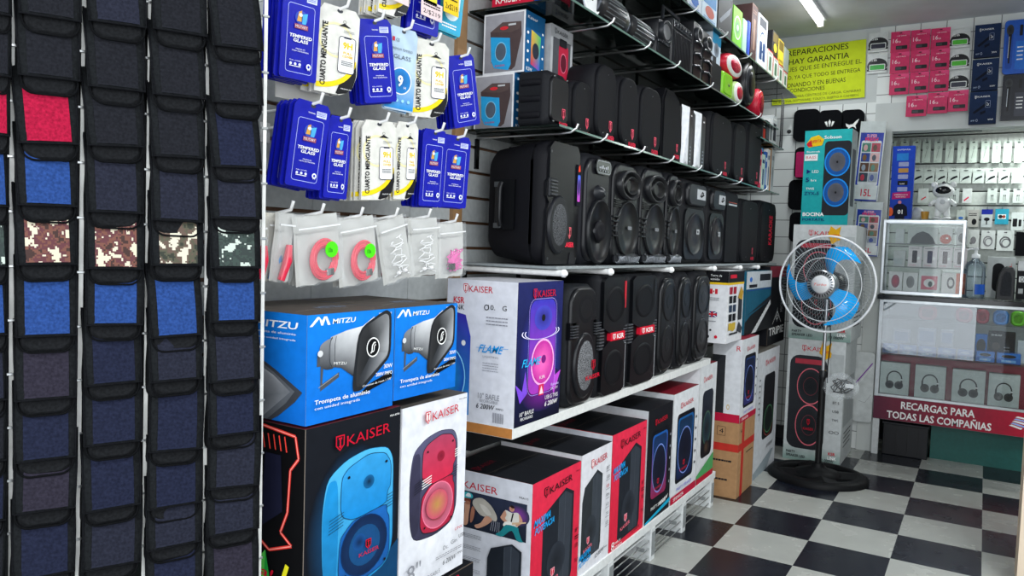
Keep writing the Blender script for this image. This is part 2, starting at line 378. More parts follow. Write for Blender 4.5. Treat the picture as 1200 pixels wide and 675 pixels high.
# middle board shelf
m = MB(); m.box(XW, -1.0, 1.66, 3.32, Z1-.028, Z1-.012+.012, 'satin', hx('#dcdcd8'), .0012, cf=lambda n: hx('#b9793c') if n.y < -.9 else hx('#dedfdc'))
tag(m.build('wall_shelf'), 'long white board shelf with raw wooden end, under the lowest speaker row', 'shelf')
for i, y in enumerate((1.9, 2.6, 3.15)):
    m = MB(); m.extr([(0, 0), (.27, 0), (.27, -.018), (.03, -.13), (0, -.13)], (XW, y, Z1-.028), (1, 0, 0), (0, 0, 1), 'satin', hx('#26282b'), -.006)
    tag(m.build('shelf_bracket'), 'black metal bracket under the %s of the white board shelf' % ('near end', 'middle', 'far end')[i], 'bracket', 'brackets of the board shelf')
m = MB(); m.box(XW, -1.0, 1.865, 4.47, Z2-.008, Z2, 'satin', hx('#8d9496'), .001)
tag(m.build('wall_shelf'), 'long thin grey shelf on white tube brackets under the row of big black speakers', 'shelf')
for i, y in enumerate((1.88, 2.19, 2.73, 3.26, 3.67, 4.0)):
    tube_bracket(y, Z2-.006, label='white round-ended tube bracket, %s from the near end under the shelf of big speakers' % ORD[i], grp='white tube brackets')
GL = glass_mat('green_glass', (.72, .84, .79, 1), .10, hx('#41544c'), 1.0)
GLD = glass_mat('dark_green_glass', (.28, .37, .34, 1), .30, hx('#1d2a26'), 1.0)
def glass_shelf(y0, y1, z, gm, label, x0=XW, x1=-1.0, edge='#5f7a70'):
    m = MB(); m.box(x0, x1, y0, y1, z-.006, z, gm, WHITE); m.box(x1, x1+.0015, y0, y1, z-.006, z, 'gloss', hx(edge))
    return tag(m.build('glass_shelf'), label, 'shelf')
glass_shelf(1.85, 4.45, Z3, GLD, 'glass shelf carrying the row of small plain-fronted black speakers')
for i, y in enumerate((1.925, 2.12, 2.42, 2.70, 3.02, 3.29, 3.62, 4.10)):
    tube_bracket(y, Z3-.006, -.99, True, 'thin chrome bracket, %s from the near end under the small plain speakers' % ORD[i], 'chrome brackets of the small speaker shelf', .0042)
glass_shelf(1.87, 4.35, Z4, GLD, 'dark green glass shelf carrying radios and portable speakers')
for i, y in enumerate((2.136, 2.43, 2.72, 3.12, 3.533, 3.9)):
    tube_bracket(y, Z4-.006, -.99, True, 'thin chrome bracket, %s from the near end under the radio shelf' % ORD[i], 'chrome brackets of the radio shelf', .0042)
glass_shelf(2.1, 4.86, Z5, GLD, 'topmost glass shelf carrying boxed goods below the ceiling', x0=XW, x1=-1.02)
for i, y in enumerate((2.5, 2.95, 3.35, 3.75, 4.3)):
    tube_bracket(y, Z5-.006, -1.01, True, 'thin chrome bracket, %s from the near end under the topmost shelf' % ORD[i], 'chrome brackets of the topmost shelf', .0042)
glass_shelf(3.98, 4.5, ZM, GLD, 'short glass shelf at the far end between the speaker shelf and the radio shelf')
# low white shelf unit on the floor
t = empty('base_shelf_unit', (XW, 1.6, 0)); tag(t, 'low white metal shelf unit on the floor carrying the big cartons', 'shelf unit')
m = MB(); m.box(0, .325, 0, 1.86, .125, ZB, 'satin', hx('#dfe1e0'), .001); m.box(.02, .3, .02, 1.84, .085, .093, 'satin', hx('#d5d8d8')); m.build('shelf_board', t)
for y in (.38, .72, 1.10, 1.45, 1.83):
    m = MB(); m.box(.0, .325, y-.03, y+.012, 0, .125, 'satin', hx('#d7dada'), .0015)
    for k in range(5): m.box(.326, .327, y-.022+k*.007, y-.019+k*.007, .02, .11, 'satin', hx('#8d9192'))
    for k in range(6): m.box(.03+k*.048, .062+k*.048, y-.0315, y-.030, .03, .045, 'satin', hx('#9b9fa0'))
    m.build('foot', t)
for k in range(3):
    m = MB(); m.tube([(.318, .03, .02+.03*k), (.318, 1.84, .02+.03*k)], .0025, 'metal', hx('#c8caca'), 6); m.build('wire_rail', t)
# ---------------------------------------------------------------- cartons
EDGE = hx('#8d7a66')
def carton(name, label, cat, x0, x1, y0, y1, z0, z1, col, front=None, near=None, top=None, grp=None, fcol=None, ncol=None, tcol=None, rz=0, far=None, k='card', bev=.0016, edge=None):
    "a printed cardboard carton: front is its +x face, near its -y face"
    col = hx(col) if isinstance(col, str) else col
    fc = hx(fcol) if fcol else col; nc = hx(ncol) if ncol else col; tc = hx(tcol) if tcol else col
    ec = hx(edge) if edge else lerp(col, EDGE, .25)
    def cf(n):
        if n.x > .9: return fc
        if n.y < -.9: return nc
        if n.z > .9: return tc
        if max(abs(n.x), abs(n.y), abs(n.z)) < .9: return ec
        return col
    W, D, H = x1-x0, y1-y0, z1-z0
    m = MB(); m.box(-W/2, W/2, -D/2, D/2, 0, H, k, col, bev, cf)
    if front: front(Face(m, (W/2, -D/2, 0), (0, 1, 0), (0, 0, 1), D, H))
    if near: near(Face(m, (-W/2, -D/2, 0), (1, 0, 0), (0, 0, 1), W, H))
    if top: top(Face(m, (W/2, -D/2, H), (0, 1, 0), (-1, 0, 0), D, W))
    o = m.build(name, loc=((x0+x1)/2, (y0+y1)/2, z0), rz=rz)
    return tag(o, label, cat, grp)

def pic_speaker(f, u0, v0, u1, v1, body, panel, ring, glow=None, body2=None, panel2=None, horn=None, dark=False):
    "printed picture of a loudspeaker seen a little from its left"
    w, h = u1-u0, v1-v0; T = lambda P: [(u0+a*w, v0+b*h) for a, b in P]; body2 = body2 or body; panel2 = panel2 or panel
    out = rcorner([(.10, .02), (.55, -.01), (.9, .05), (1.0, .2), (.99, .52), (.99, .86), (.90, .97), (.6, 1.0), (.30, .96), (.06, .86), (.0, .6), (.02, .2)], .35)
    f.grad(T(out), lerp(body, BLACK, .15), body2); f.line(T(out+out[:1]), .0012, lerp(body, BLACK, .75))
    f.grad(T(rcorner([(.03, .2), (.10, .06), (.2, .1), (.22, .5), (.2, .84), (.08, .84), (.01, .6)], .3)), lerp(body, BLACK, .35), body)
    up = rcorner([(.24, .62), (.27, .55), (.42, .50), (.9, .53), (.9, .62), (.95, .66), (.95, .84), (.86, .93), (.62, .96), (.34, .9), (.25, .84)], .3)
    lo = rcorner([(.24, .40), (.34, .46), (.42, .50), (.9, .53), (.9, .46), (.94, .42), (.95, .14), (.86, .06), (.55, .02), (.28, .06), (.22, .14)], .3)
    f.grad(T(lo), lerp(panel, BLACK, .25), panel); f.grad(T(up), panel2, lerp(panel2, body2, .4)); f.line(T(up+up[:1]), .0014, lerp(body, BLACK, .85)); f.line(T(lo+lo[:1]), .0014, lerp(body, BLACK, .85))
    cx, cy = u0+.58*w, v0+.28*h; f.ell(cx, cy, .32*w, .215*h, lerp(panel, BLACK, .7), lerp(ring, BLACK, .35)); f.ring(cx, cy, .33*w, .225*h, .05, ring)
    f.ell(cx, cy, .22*w, .15*h, lerp(panel, BLACK, .5), glow or lerp(panel, BLACK, .1)); f.ell(cx-.08*w, cy+.04*h, .09*w, .06*h, lerp(ring, BLACK, .3), lerp(panel, BLACK, .4))
    f.ell(u0+.62*w, v0+.75*h, .075*w, .05*h, horn or BLACK, lerp(panel2, BLACK, .5))
    for a, b in ((.34, .83), (.87, .86), (.31, .11), (.87, .1)): f.ell(u0+a*w, v0+b*h, .018*w, .011*h, BLACK, n=8)
    for k in range(5): f.line(T([(.08, .47+k*.024), (.27, .50+k*.024)]), .0014, lerp(body, BLACK, .8)); f.line(T([(.88, .50+k*.024), (.97, .51+k*.024)]), .0014, lerp(body, BLACK, .8))

def f_kaiser_black(f):       # big carton with the blue speaker
    f.rect(.005, .0, .995, 1, hx('#0c0f18'), hx('#15181f')); f.ell(.5, .45, .48, .42, hx('#1b5d8f'), hx('#0d1119'))
    f.poly([(.35, 0), (1, 0), (1, .3), (.8, .22)], hx('#0e3f66'))
    pic_speaker(f, .16, .16, .93, .83, hx('#1d8fd0'), hx('#1a62b0'), hx('#0b2a55'), hx('#164a7a'), hx('#4fb5e6'), hx('#1585cc'), hx('#0a2038'))
    f.kaiser(.27, .875, .58, .05, RED, hx('#101218'), slant=.012)
    f.text('KAISER', .53, .30, .22, .02, RED); f.crest(.6, .325, .06, .05, RED, BLACK)
    f.text('8" BASS', .72, .05, .2, .02, WHITE, .3); f.text('LINK', .52, .05, .15, .022, hx('#c8b0c0')); f.text('MSA-8708', .84, .965, .11, .01, WHITE)
    f.rect(.62, .0, 1, .035, hx('#b01028'))
def n_kaiser_black(f):       # its end: neon dancer and sunglasses
    f.rect(0, 0, 1, 1, hx('#0a0a0c'))
    f.rect(.1, .6, .55, 1, hx('#3b3b3e'), hx('#55565a'))
    for c, t in ((hx('#e0352c'), .006), (hx('#ff9d92'), .002)):
        f.line([(.55, .62), (.6, .72), (.58, .9), (.5, .97), (.6, .985), (.92, .96), (.95, .86), (.88, .8), (.86, .6), (.8, .5), (.9, .45), (.7, .4), (.52, .48), (.55, .62)], t, c)
    for k in range(6): f.line([(.58+k*.05, .95), (.6+k*.05, .88)], .003, hx('#f0483c'))
    f.poly([(.62, .5), (.82, .6), (.8, .86), (.66, .86)], hx('#191b30'))
    f.ell(.3, .6, .2, .16, hx('#32124e'), hx('#14081e')); f.ell(.3, .52, .1, .02, hx('#4fc24a'))
    for k in range(6): f.line([(.08, .70-k*.018), (.3, .68-k*.018), (.55, .70-k*.018)], .0018, hx('#c7b98d'))
    f.ring(.18, .66, .13, .055, .1, hx('#d7c68f')); f.ring(.44, .66, .13, .055, .1, hx('#d7c68f'))
    f.poly([(0, .08), (.2, .0), (.75, .0), (.72, .28), (.68, .4), (.55, .3), (.25, .22), (0, .3)], hx('#1f9e3a')); f.poly([(.55, .3), (.68, .4), (.66, .1), (.5, .1)], hx('#57c64d'))
    f.line([(.72, .02), (.8, .2), (.88, .36)], .01, hx('#e9e026')); f.line([(.05, .05), (.3, .02), (.5, .08)], .004, hx('#24d7e8'))
    f.text('ilumina', .0, .385, .42, .03, WHITE, .2, .01, slant=-.02); f.text('tu música!', .04, .31, .72, .045, RED, .2, .01, slant=-.04)
def f_kaiser_white8(f):      # white carton, red speaker
    f.rect(0, 0, 1, 1, hx('#dfe0e6')); f.ell(.5, .5, .49, .42, hx('#f3f3f6'), hx('#dfe0e6'))
    pic_speaker(f, .12, .26, .86, .83, hx('#3b3950'), hx('#c02746'), hx('#ef7896'), hx('#a84a55'), hx('#5a5876'), hx('#d22a4a'), hx('#7b1630'))
    f.ell(.52, .43, .17, .08, hx('#b78a4a'), hx('#c9506a'))
    for k in range(4): f.line([(.28, .545+k*.014), (.42, .56+k*.014)], .002, WHITE)
    for k in range(4): f.line([(.78, .66+k*.013), (.88, .67+k*.013)], .002, WHITE)
    f.kaiser(.3, .9, .52, .045, RED, slant=.012); f.text('MSA-8008', .82, .975, .12, .009, INK)
    f.text('8"', .08, .075, .2, .09, hx('#8a8c93')); f.text('BAFLE RECARGABLE', .08, .03, .5, .022, hx('#77797f'), slant=.01)
    f.text('6 200W', .62, .07, .22, .028, INK, .2); f.text('PMPO', .86, .085, .1, .014, INK)
    f.text('Dc.', .62, .155, .08, .022, INK); f.text('Gin', .74, .165, .1, .022, hx('#55565c')); f.text('USB', .87, .18, .1, .02, INK); f.text('LINK', .8, .235, .13, .016, RED)
    f.lines(.5, .115, .42, .02, 2, hx('#8f9096'), 4)
def f_megaphone(f):          # blue horn carton
    f.rect(0, 0, 1, 1, hx('#0d6fd0'), hx('#0f7cdc'))
    for c, dx in ((hx('#e8eefc'), 0),):
        f.poly([(.05, .875), (.12, .955), (.14, .88), (.16, .88), (.185, .955), (.21, .88), (.24, .88), (.20, .975), (.17, .975), (.15, .93), (.12, .975), (.10, .975), (.02, .875)], WHITE)
    f.text('MITZU', .26, .885, .26, .055, WHITE, .1, .015, slant=.0); f.text('MTD-8010', .8, .94, .16, .025, WHITE)
    f.poly([(.10, .44), (.14, .44), (.14, .17), (.34, .29), (.34, .345), (.16, .245), (.17, .44), (.14, .60), (.105, .60)], hx('#4a4f55')); f.line([(.12, .21), (.33, .33)], .0014, hx('#8a8e93'))
    f.grad(rcorner([(.13, .44), (.12, .66), (.2, .72), (.3, .74), (.3, .40), (.2, .39)], .35), hx('#35383d'), hx('#8a8d92'))
    f.mb.add([f.P(.24, .42), f.P(.24, .745), f.P(.42, .80), f.P(.60, .83), f.P(.74, .93), f.P(.62, .2), f.P(.50, .27), f.P(.36, .39)], [(0, 1, 2, 7), (7, 2, 3, 6), (6, 3, 4, 5)], 'card', [hx('#4c4f55'), hx('#a2a5a9'), hx('#d2d4d6'), hx('#dcdddf'), hx('#c9cbce'), hx('#1c1e22'), hx('#2c2f34'), hx('#44474d')]); f.lay()
    f.ring(.26, .58, .035, .165, .12, hx('#3a3d42'), a0=90, a1=270); f.line([(.30, .41), (.285, .5), (.285, .66), (.30, .75)], .0012, hx('#3a3d42'))
    f.poly(rcorner([(.55, .80), (.88, 1.0), (.955, .95), (.955, .44), (.80, .28), (.60, .09), (.50, .09), (.49, .2)], .28), hx('#24262a'))
    ins = rcorner([(.575, .79), (.87, .955), (.925, .92), (.925, .46), (.79, .32), (.60, .14), (.535, .14), (.53, .3)], .28); n = len(ins); cs = []
    for p in ins:
        ang = math.atan2(p[1]-.56, p[0]-.72); cs.append(lerp(hx('#17181b'), hx('#b4b6b9'), max(0, math.cos(ang-.15))**1.2*.85+.05))
    f.mb.add([f.P(.72, .56)]+[f.P(*p) for p in ins], [(0, 1+i, 1+(i+1) % n) for i in range(n)], 'card', [hx('#191b1e')]+cs); f.lay()
    f.mb.add([f.P(.545, .2), f.P(.72, .52), f.P(.91, .48), f.P(.79, .33), f.P(.6, .15)], [(0, 1, 2, 3, 4)], 'card', [hx('#2a2c30'), hx('#3f4247'), hx('#a5a7aa'), hx('#77797d'), hx('#3a3c40')]); f.lay()
    f.ell(.725, .57, .08, .115, hx('#0c0d10')); f.ring(.725, .57, .08, .115, .13, WHITE)
    f.line([(.695, .505), (.71, .52), (.715, .59), (.735, .625), (.755, .62)], .0028, WHITE); f.line([(.715, .515), (.735, .53), (.738, .585), (.755, .60)], .0022, WHITE)
    f.ell(.125, .58, .028, .035, hx('#d4d6d8'))
    f.text('MITZU', .27, .44, .14, .03, WHITE, slant=-.02)
    f.poly([(.55, .03), (.68, .15), (.97, .26), (.97, .17)], hx('#0a0b0e'))
    f.text('30W', .86, .30, .11, .05, WHITE, 0, .01); f.text('200W PMPO', .76, .22, .21, .042, WHITE, 0, .01); f.text('Conexion de rosca 1 3/8"', .6, .125, .36, .025, WHITE, slant=.03)
    f.text('Trompeta de aluminio', .07, .025, .62, .062, WHITE, 0, .012, slant=.0); f.text('con unidad integrada', .07, -.038+.01, .5, .04, WHITE)
def f_mega2(f):
    g = Face(f.mb, f.O+f.V*(f.H*.15), f.U, f.V, f.W, f.H*.85, off=f.o); f.rect(0, 0, 1, 1, hx('#0d6fd0'), hx('#0f7cdc')); g.o = f.o+.0002; g.vmin = -.17
    f_megaphone(g)
def n_mega(f):
    f.rect(0, 0, 1, 1, hx('#0c66c4'), hx('#0f74d0')); f.text('MITZU', .50, .86, .42, .065, WHITE, .1, .015); f.text('Trompeta de aluminio', .45, .8, .45, .028, WHITE); f.text('con unidad integrada', .55, .75, .35, .022, WHITE)
    f.poly([(.32, .86), (.39, .95), (.41, .87), (.425, .87), (.45, .95), (.47, .87), (.49, .87), (.465, .97), (.44, .97), (.42, .91), (.40, .97), (.38, .97), (.29, .86)], WHITE)
    f.poly([(0, .76), (.12, .75), (.3, .70), (.5, .60), (.72, .47), (.97, .30), (.9, .2), (.75, .05), (.68, .0), (0, .0)], hx('#3a3d43')); f.poly([(0, .73), (.12, .72), (.3, .67), (.5, .57), (.7, .45), (.90, .30), (.82, .18), (.64, .0), (0, .0)], hx('#5a5e64'))
    f.mb.add([f.P(0, .70), f.P(.3, .63), (f.P(.7, .42)), f.P(.86, .29), f.P(.6, .02), f.P(0, .02)], [(0, 1, 2, 3, 4, 5)], 'card', [hx('#8b8e93'), hx('#b9bbbf'), hx('#a5a7ab'), hx('#6f7277'), hx('#85888d'), hx('#55585d')]); f.lay(); f.ell(.13, .3, .11, .1, BLACK); f.ring(.13, .3, .12, .11, .15, hx('#3b3e44'))
def f_flame(f):
    f.mb.add([f.P(0, 0), f.P(1, 0), f.P(1, 1), f.P(0, 1)], [(0, 1, 2, 3)], 'card', [hx('#0b0f2a'), hx('#0a0c22'), hx('#1f2560'), hx('#20265c')]); f.lay()
    f.ell(.55, .5, .5, .42, hx('#3d3fb0'), hx('#171c4c'))
    f.ell(.6, .22, .48, .16, hx('#7a1f8f'), hx('#161842'))
    f.poly([(.1, .16), (.0, .3), (.14, .24), (.2, .38), (.25, .22)], hx('#7d4bd8')); f.poly([(.85, .16), (1, .33), (.86, .3), (.84, .4), (.78, .24)], hx('#c04bd0'))
    f.rr(.26, .20, .84, .87, .03, hx('#a83ab8'), hx('#3a37b4')); f.frame(.24, .19, .86, .88, .03, .0012, hx('#b8a8ff'))
    f.ell(.55, .74, .2, .09, hx('#2b2a78'), hx('#4746bc')); f.ell(.55, .74, .04, .025, BLACK)
    f.ell(.56, .42, .25, .16, hx('#ff6fc0'), hx('#c02a9a')); f.ring(.56, .42, .26, .17, .09, hx('#ffb0e4')); f.ell(.58, .44, .05, .03, hx('#7a1a78')); f.text('KSR', .5, .30, .12, .022, WHITE)
    f.rect(.49, .18, .6, .26, hx('#d32a5a')); f.poly([(.5, .19), (.545, .25), (.59, .19)], hx('#ffd0d8'))
    for r in (.42, .36): f.ring(.5, .64, r, .05, .05, hx('#e8e4ff'), a0=-200, a1=20)
    f.text('FLAME', .1, .41, .42, .055, hx('#27b4f0'), .4, .01)
    f.kaiser(.3, .89, .5, .05, RED, hx('#1f2560')); f.text('10" BAFLE', .08, .07, .3, .03, WHITE, .1); f.text('RECARGABLE', .1, .04, .26, .02, WHITE)
    f.text('6 200W', .62, .09, .3, .035, WHITE, .2, .01); f.text('USB G TWS', .62, .14, .3, .03, WHITE); f.text('Karaoke', .75, .23, .18, .02, hx('#d9d2ff')); f.text('DC 12V', .75, .2, .16, .018, WHITE)
def n_flame(f):
    f.rect(0, 0, 1, 1, hx('#d9dae0')); f.mb.add([f.P(0, .05), f.P(.34, .05), f.P(.34, .75), f.P(0, .75)], [(0, 1, 2, 3)], 'card', [hx('#a9c8ec'), hx('#d9dae0'), hx('#d9dae0'), hx('#c0b2ec')]); f.lay()
    f.mb.add([f.P(0, .04), f.P(.36, .04), f.P(.36, .60), f.P(.28, .75), f.P(0, .78)], [(0, 1, 2, 3, 4)], 'card', [hx('#19a0d8'), hx('#1783cc'), hx('#2d3fb0'), hx('#3a2ea0'), hx('#2a2790')]); f.lay()
    f.ell(.02, .30, .28, .22, hx('#1a9fd0'), hx('#2050b8')); f.ring(.02, .30, .28, .22, .05, hx('#8fdcff')); f.ell(.26, .55, .03, .02, WHITE)
    f.kaiser(.24, .915, .42, .045, RED); f.text('KSR', .10, .83, .16, .045, RED, 0, .015); f.text('LINK', .08, .785, .18, .035, INK)
    f.text('10.', .6, .80, .1, .035, INK); f.ring(.58, .815, .035, .02, .3, INK); f.text('G', .8, .80, .06, .035, INK); f.lines(.58, .68, .3, .07, 3, hx('#8b8c94'), 3, .3)
    f.text('FLAME', .48, .50, .36, .055, hx('#1494dc'), .45, .012); f.line([(.45, .53), (.9, .54)], .001, hx('#1494dc')); f.text('LIGHTING', .55, .465, .22, .014, hx('#8b8c94')); f.lines(.55, .36, .22, .07, 4, hx('#9a9ba3'), 5, .3)
    f.text('10" BAFLE', .5, .175, .3, .04, hx('#85878f')); f.text('RECARGABLE', .53, .15, .25, .02, hx('#85878f')); f.text('6 200W', .48, .105, .26, .035, INK, .2, .008); f.text('PMPO', .76, .11, .1, .015, INK)
    for k in range(9): f.rect(.72+k*.017, .02, .72+k*.017+(.006 if k % 2 else .011), .09, hx('#8b8c94'))
def pic_tower(f, u0, v0, u1, v1, c='#1d222a'):
    w, h = u1-u0, v1-v0; c = hx(c)
    f.poly([(u0, v0+.04*h), (u0+.1*w, v0), (u0+.95*w, v0+.02*h), (u1, v0+.1*h), (u1, v0+.92*h), (u0+.72*w, v1), (u0+.1*w, v0+.86*h), (u0, v0+.7*h)], c)
    f.poly([(u0+.5*w, v0+.03*h), (u0+.9*w, v0+.03*h), (u0+.94*w, v0+.9*h), (u0+.7*w, v0+.97*h), (u0+.5*w, v0+.93*h)], lerp(c, hx('#4a515c'), .4))
    f.line([(u0+.5*w, v0+.05*h), (u0+.5*w, v0+.92*h)], .0012, hx('#596068')); f.line([(u0+.7*w, v0+.05*h), (u0+.7*w, v0+.96*h)], .0012, hx('#596068'))
    f.ell(u0+.45*w, v0+.32*h, .3*w, .18*h, lerp(c, BLACK, .4), lerp(c, hx('#363c46'), .5))
    f.crest(u0+.28*w, v0+.17*h, .13*w, .09*h, hx('#e8a0ac'), RED); f.text('KAISER', u0+.12*w, v0+.1*h, .42*w, .04*h, hx('#ff7a8c'), slant=.02)
def f_red(f):
    f.rect(0, 0, 1, 1, hx('#d3213c'), hx('#de2d4a')); pic_tower(f, .22, .04, .86, .84); f.kaiser(.22, .86, .58, .055, BLACK, hx('#d3213c'), slant=.02)
    f.text('MAXIMA', .03, .66, .32, .055, hx('#16a0e8'), .35, .02, slant=.02); f.text('POTENCIA', .05, .60, .38, .05, hx('#16a0e8'), .35, .02, slant=.02)
    f.text('MSA-15', .88, .93, .1, .014, BLACK)
    for k, t in enumerate(('8"', 'USB', 'TWS')): f.text(t, .9, .42-k*.13, .07, .035, hx('#3c0912'))
    f.lines(.89, .35, .09, .04, 2, hx('#3c0912'), 8); f.text('8', .04, .01, .08, .07, WHITE); f.text('PARTY', .14, .045, .16, .022, WHITE); f.text('SPEAKER', .14, .01, .2, .02, WHITE); f.text('12 000W', .6, .04, .26, .03, BLACK, .2)
def f_whitetower(f):
    f.rect(0, 0, 1, 1, hx('#d9d9de')); pic_tower(f, .06, .1, .7, .82, '#2a2f33'); f.kaiser(.3, .86, .52, .055, RED, slant=.02)
    f.text('MAXIMA', .0, .12, .36, .05, hx('#16a0e8'), .3, .02, slant=.03); f.text('POTENCIA', .0, .065, .36, .045, hx('#16a0e8'), .3, .02, slant=.03); f.text('12 000W', .52, .06, .3, .035, INK, .2, slant=.02); f.text('PMPO', .83, .09, .1, .014, INK)
    for k in range(7): f.text(('BT', 'USB', 'KSR', 'FM', 'AUX', 'TWS', 'LED')[k], .82, .78-k*.08, .1, .028, RED if k in (2,) else hx('#4a4a50')); f.lines(.8, .755-k*.08, .14, .014, 1, hx('#9a9aa2'), k)
def n_band(f):
    f.rect(0, 0, 1, 1, hx('#d6d8e0')); f.kaiser(.12, .86, .5, .055, RED); f.text('MSA-15', .86, .875, .1, .016, INK)
    f.rect(.03, .55, .95, .84, hx('#1d2230'), hx('#2c3348')); f.ell(.85, .74, .13, .08, hx('#8a3fa0'), hx('#2c3348'))
    sk, sk2 = hx('#c9967c'), hx('#a86f58'); S = lambda *P: smooth(list(P), 3)
    f.ell(.2, .68, .2, .12, hx('#3a2438'), hx('#1f2434')); f.poly(S((.02, .72), (.08, .71), (.12, .64), (.09, .58), (.03, .57)), sk2)
    f.poly(S((.36, .79), (.45, .81), (.55, .77), (.62, .70), (.61, .655), (.52, .67), (.44, .675), (.38, .71), (.34, .75)), hx('#b9b3a8')); f.poly(S((.42, .76), (.5, .75), (.56, .7), (.5, .69)), hx('#d2cdc4'))
    f.poly(S((.50, .68), (.57, .665), (.54, .63), (.47, .59), (.40, .565), (.37, .585), (.44, .615)), sk); f.poly(S((.25, .75), (.31, .74), (.30, .66), (.29, .585), (.25, .565), (.23, .60), (.25, .67)), sk); f.poly(S((.34, .73), (.37, .70), (.35, .62), (.32, .60), (.32, .67)), sk2)
    f.ell(.275, .765, .045, .026, hx('#7a3a2c')); f.ell(.285, .75, .03, .016, sk2); f.poly(S((.15, .787), (.22, .785), (.33, .79), (.34, .82), (.28, .835), (.22, .82)), hx('#39b3bf')); f.poly(S((.26, .80), (.32, .80), (.31, .825), (.28, .825)), hx('#e8f0f0')); f.line([(.19, .74), (.26, .755)], .003, hx('#c8cace'))
    f.ell(.79, .785, .028, .022, sk2, sk); f.poly(S((.77, .80), (.79, .812), (.82, .80), (.80, .79)), hx('#2c1c18')); f.poly(S((.72, .765), (.79, .755), (.86, .765), (.88, .72), (.855, .655), (.735, .655), (.71, .72)), hx('#d8d5cc'))
    f.poly(S((.715, .76), (.68, .72), (.67, .695), (.73, .665), (.77, .66), (.765, .675), (.72, .70), (.735, .73)), sk); f.poly(S((.87, .76), (.91, .72), (.90, .69), (.85, .66), (.84, .675), (.875, .70)), sk)
    f.poly([(.80, .755), (.815, .755), (.79, .66), (.775, .66)], hx('#1a1b20'))
    f.poly(S((.70, .648), (.72, .675), (.77, .685), (.83, .68), (.80, .655), (.76, .64), (.72, .635)), hx('#e9e6df')); f.poly([(.80, .682), (.95, .712), (.95, .702), (.80, .665)], hx('#d0b090'))
    f.poly(S((.735, .655), (.86, .655), (.875, .63), (.91, .57), (.93, .555), (.86, .553), (.80, .62), (.72, .57), (.68, .553), (.62, .56), (.68, .60)), hx('#1f7f86'))
    for k in range(5): f.line([(.56+k*.025, .58), (.58+k*.02, .66)], .0012, hx('#a9adb8'))
    for k in range(4): f.ell(.13, .49-k*.09, .03, .02, INK); f.lines(.22, .475-k*.09, .24, .035, 3, hx('#8b8d95'), k, .35)
    pic_tower(f, .54, .0, .92, .52)
def top_black(qr=True):
    def g(f):
        f.rect(0, 0, 1, 1, hx('#191b20'), hx('#1f2126'))
        f.line([(.0, .52), (1, .5)], .0016, hx('#6a6258')); f.line([(.5, 0), (.48, 1)], .0007, hx('#4a4743'))
        f.text('KAISER', .12, .66, .32, .07, hx('#8f1e33'), slant=.02); f.crest(.05, .62, .06, .12, hx('#8f1e33'), BLACK)
        f.line([(.1, .49), (.5, .55), (.9, .47)], .0006, hx('#77706a'))
    return g
def f_bluered(bg, tall=False, c1='#155aa8', c2='#8a2048', strip=None, name=True):
    def g(f):
        B = hx(bg); lt = B[0] > .3
        f.rect(0, 0, 1, 1, B); f.rr(.16, .16 if strip else .14, .86, .80, .02, hx('#0c0f18'))
        f.rr(.2, .19, .82, .76, .02, hx(c2), hx(c1)); f.rr(.24, .46, .78, .74, .02, lerp(hx(c1), BLACK, .55), lerp(hx(c1), BLACK, .8)); f.ell(.5, .44, .26, .2, hx('#0d1020'), hx('#131a30')); f.ring(.5, .44, .28, .22, .05, hx('#7a90d8'))
        f.text('KAISER', .32, .26, .3, .022, RED); f.crest(.43, .30, .08, .05, RED, BLACK); f.kaiser(.26, .85, .5, .04, RED, B, slant=.012)
        if strip: f.rect(0, 0, 1, .07, hx(strip)); f.text('SPEAKER', .1, .02, .4, .03, WHITE)
        else: f.poly([(0, .02), (1, .1), (1, .06), (0, 0)], hx('#1aa3c8')); f.text('8000W', .55, .09, .36, .035, WHITE, .2, .01, slant=.02)
        for k in range(5): f.ell(.91, .7-k*.11, .025, .013, INK if lt else hx('#8a8d96'))
        f.text('PARTY SPEAKER', .2, .095, .6, .03, hx('#6a6ad0') if lt else WHITE, .1)
    return g
def f_plainwhite(f):
    f.rect(0, 0, 1, 1, hx('#d2d4d6')); f.rr(.2, .2, .85, .78, .03, hx('#0e1016'), hx('#1b2230')); f.ell(.52, .45, .25, .14, hx('#12151d'), hx('#203a44')); f.ring(.52, .45, .25, .15, .1, hx('#3b5a48'))
    f.ell(.53, .28, .16, .06, hx('#4a3a2c'), hx('#15171d')); f.kaiser(.22, .86, .5, .035, RED, slant=.01); f.poly([(.0, .08), (1, .2), (1, 0), (0, 0)], hx('#4d9a5a')); f.rect(0, 0, 1, .05, hx('#b21230'))

# lower row on the shelf unit
G = 'big speaker cartons on the low shelf unit'
carton('speaker_carton', 'red carton with a band photo on its white end, nearest on the low shelf', 'box', -1.29, -1.0, 1.775, 2.065, ZB, .517, '#d3213c', f_red, n_band, top_black(), G, ncol='#d6d8e0', tcol='#1b1d22')
carton('speaker_carton', 'white-fronted carton with a tall black speaker picture, between the two red cartons', 'box', -1.29, -1.0, 2.07, 2.29, ZB, .53, '#d9d9de', f_whitetower, None, top_black(), G, tcol='#1b1d22')
carton('speaker_carton', 'red carton behind the white tower-speaker carton on the low shelf unit', 'box', -1.29, -1.0, 2.295, 2.59, ZB, .548, '#d3213c', f_red, None, top_black(), G, ncol='#d6d8e0', tcol='#1b1d22')
carton('speaker_carton', 'black carton with blue and red speaker picture and teal stripe, low shelf', 'box', -1.28, -1.0, 2.605, 2.86, ZB, .575, '#14161c', f_bluered('#14161c'), lambda f: f.rect(0, .0, 1, 1, hx('#c9ccd0')), top_black(False), G, tcol='#17191d')
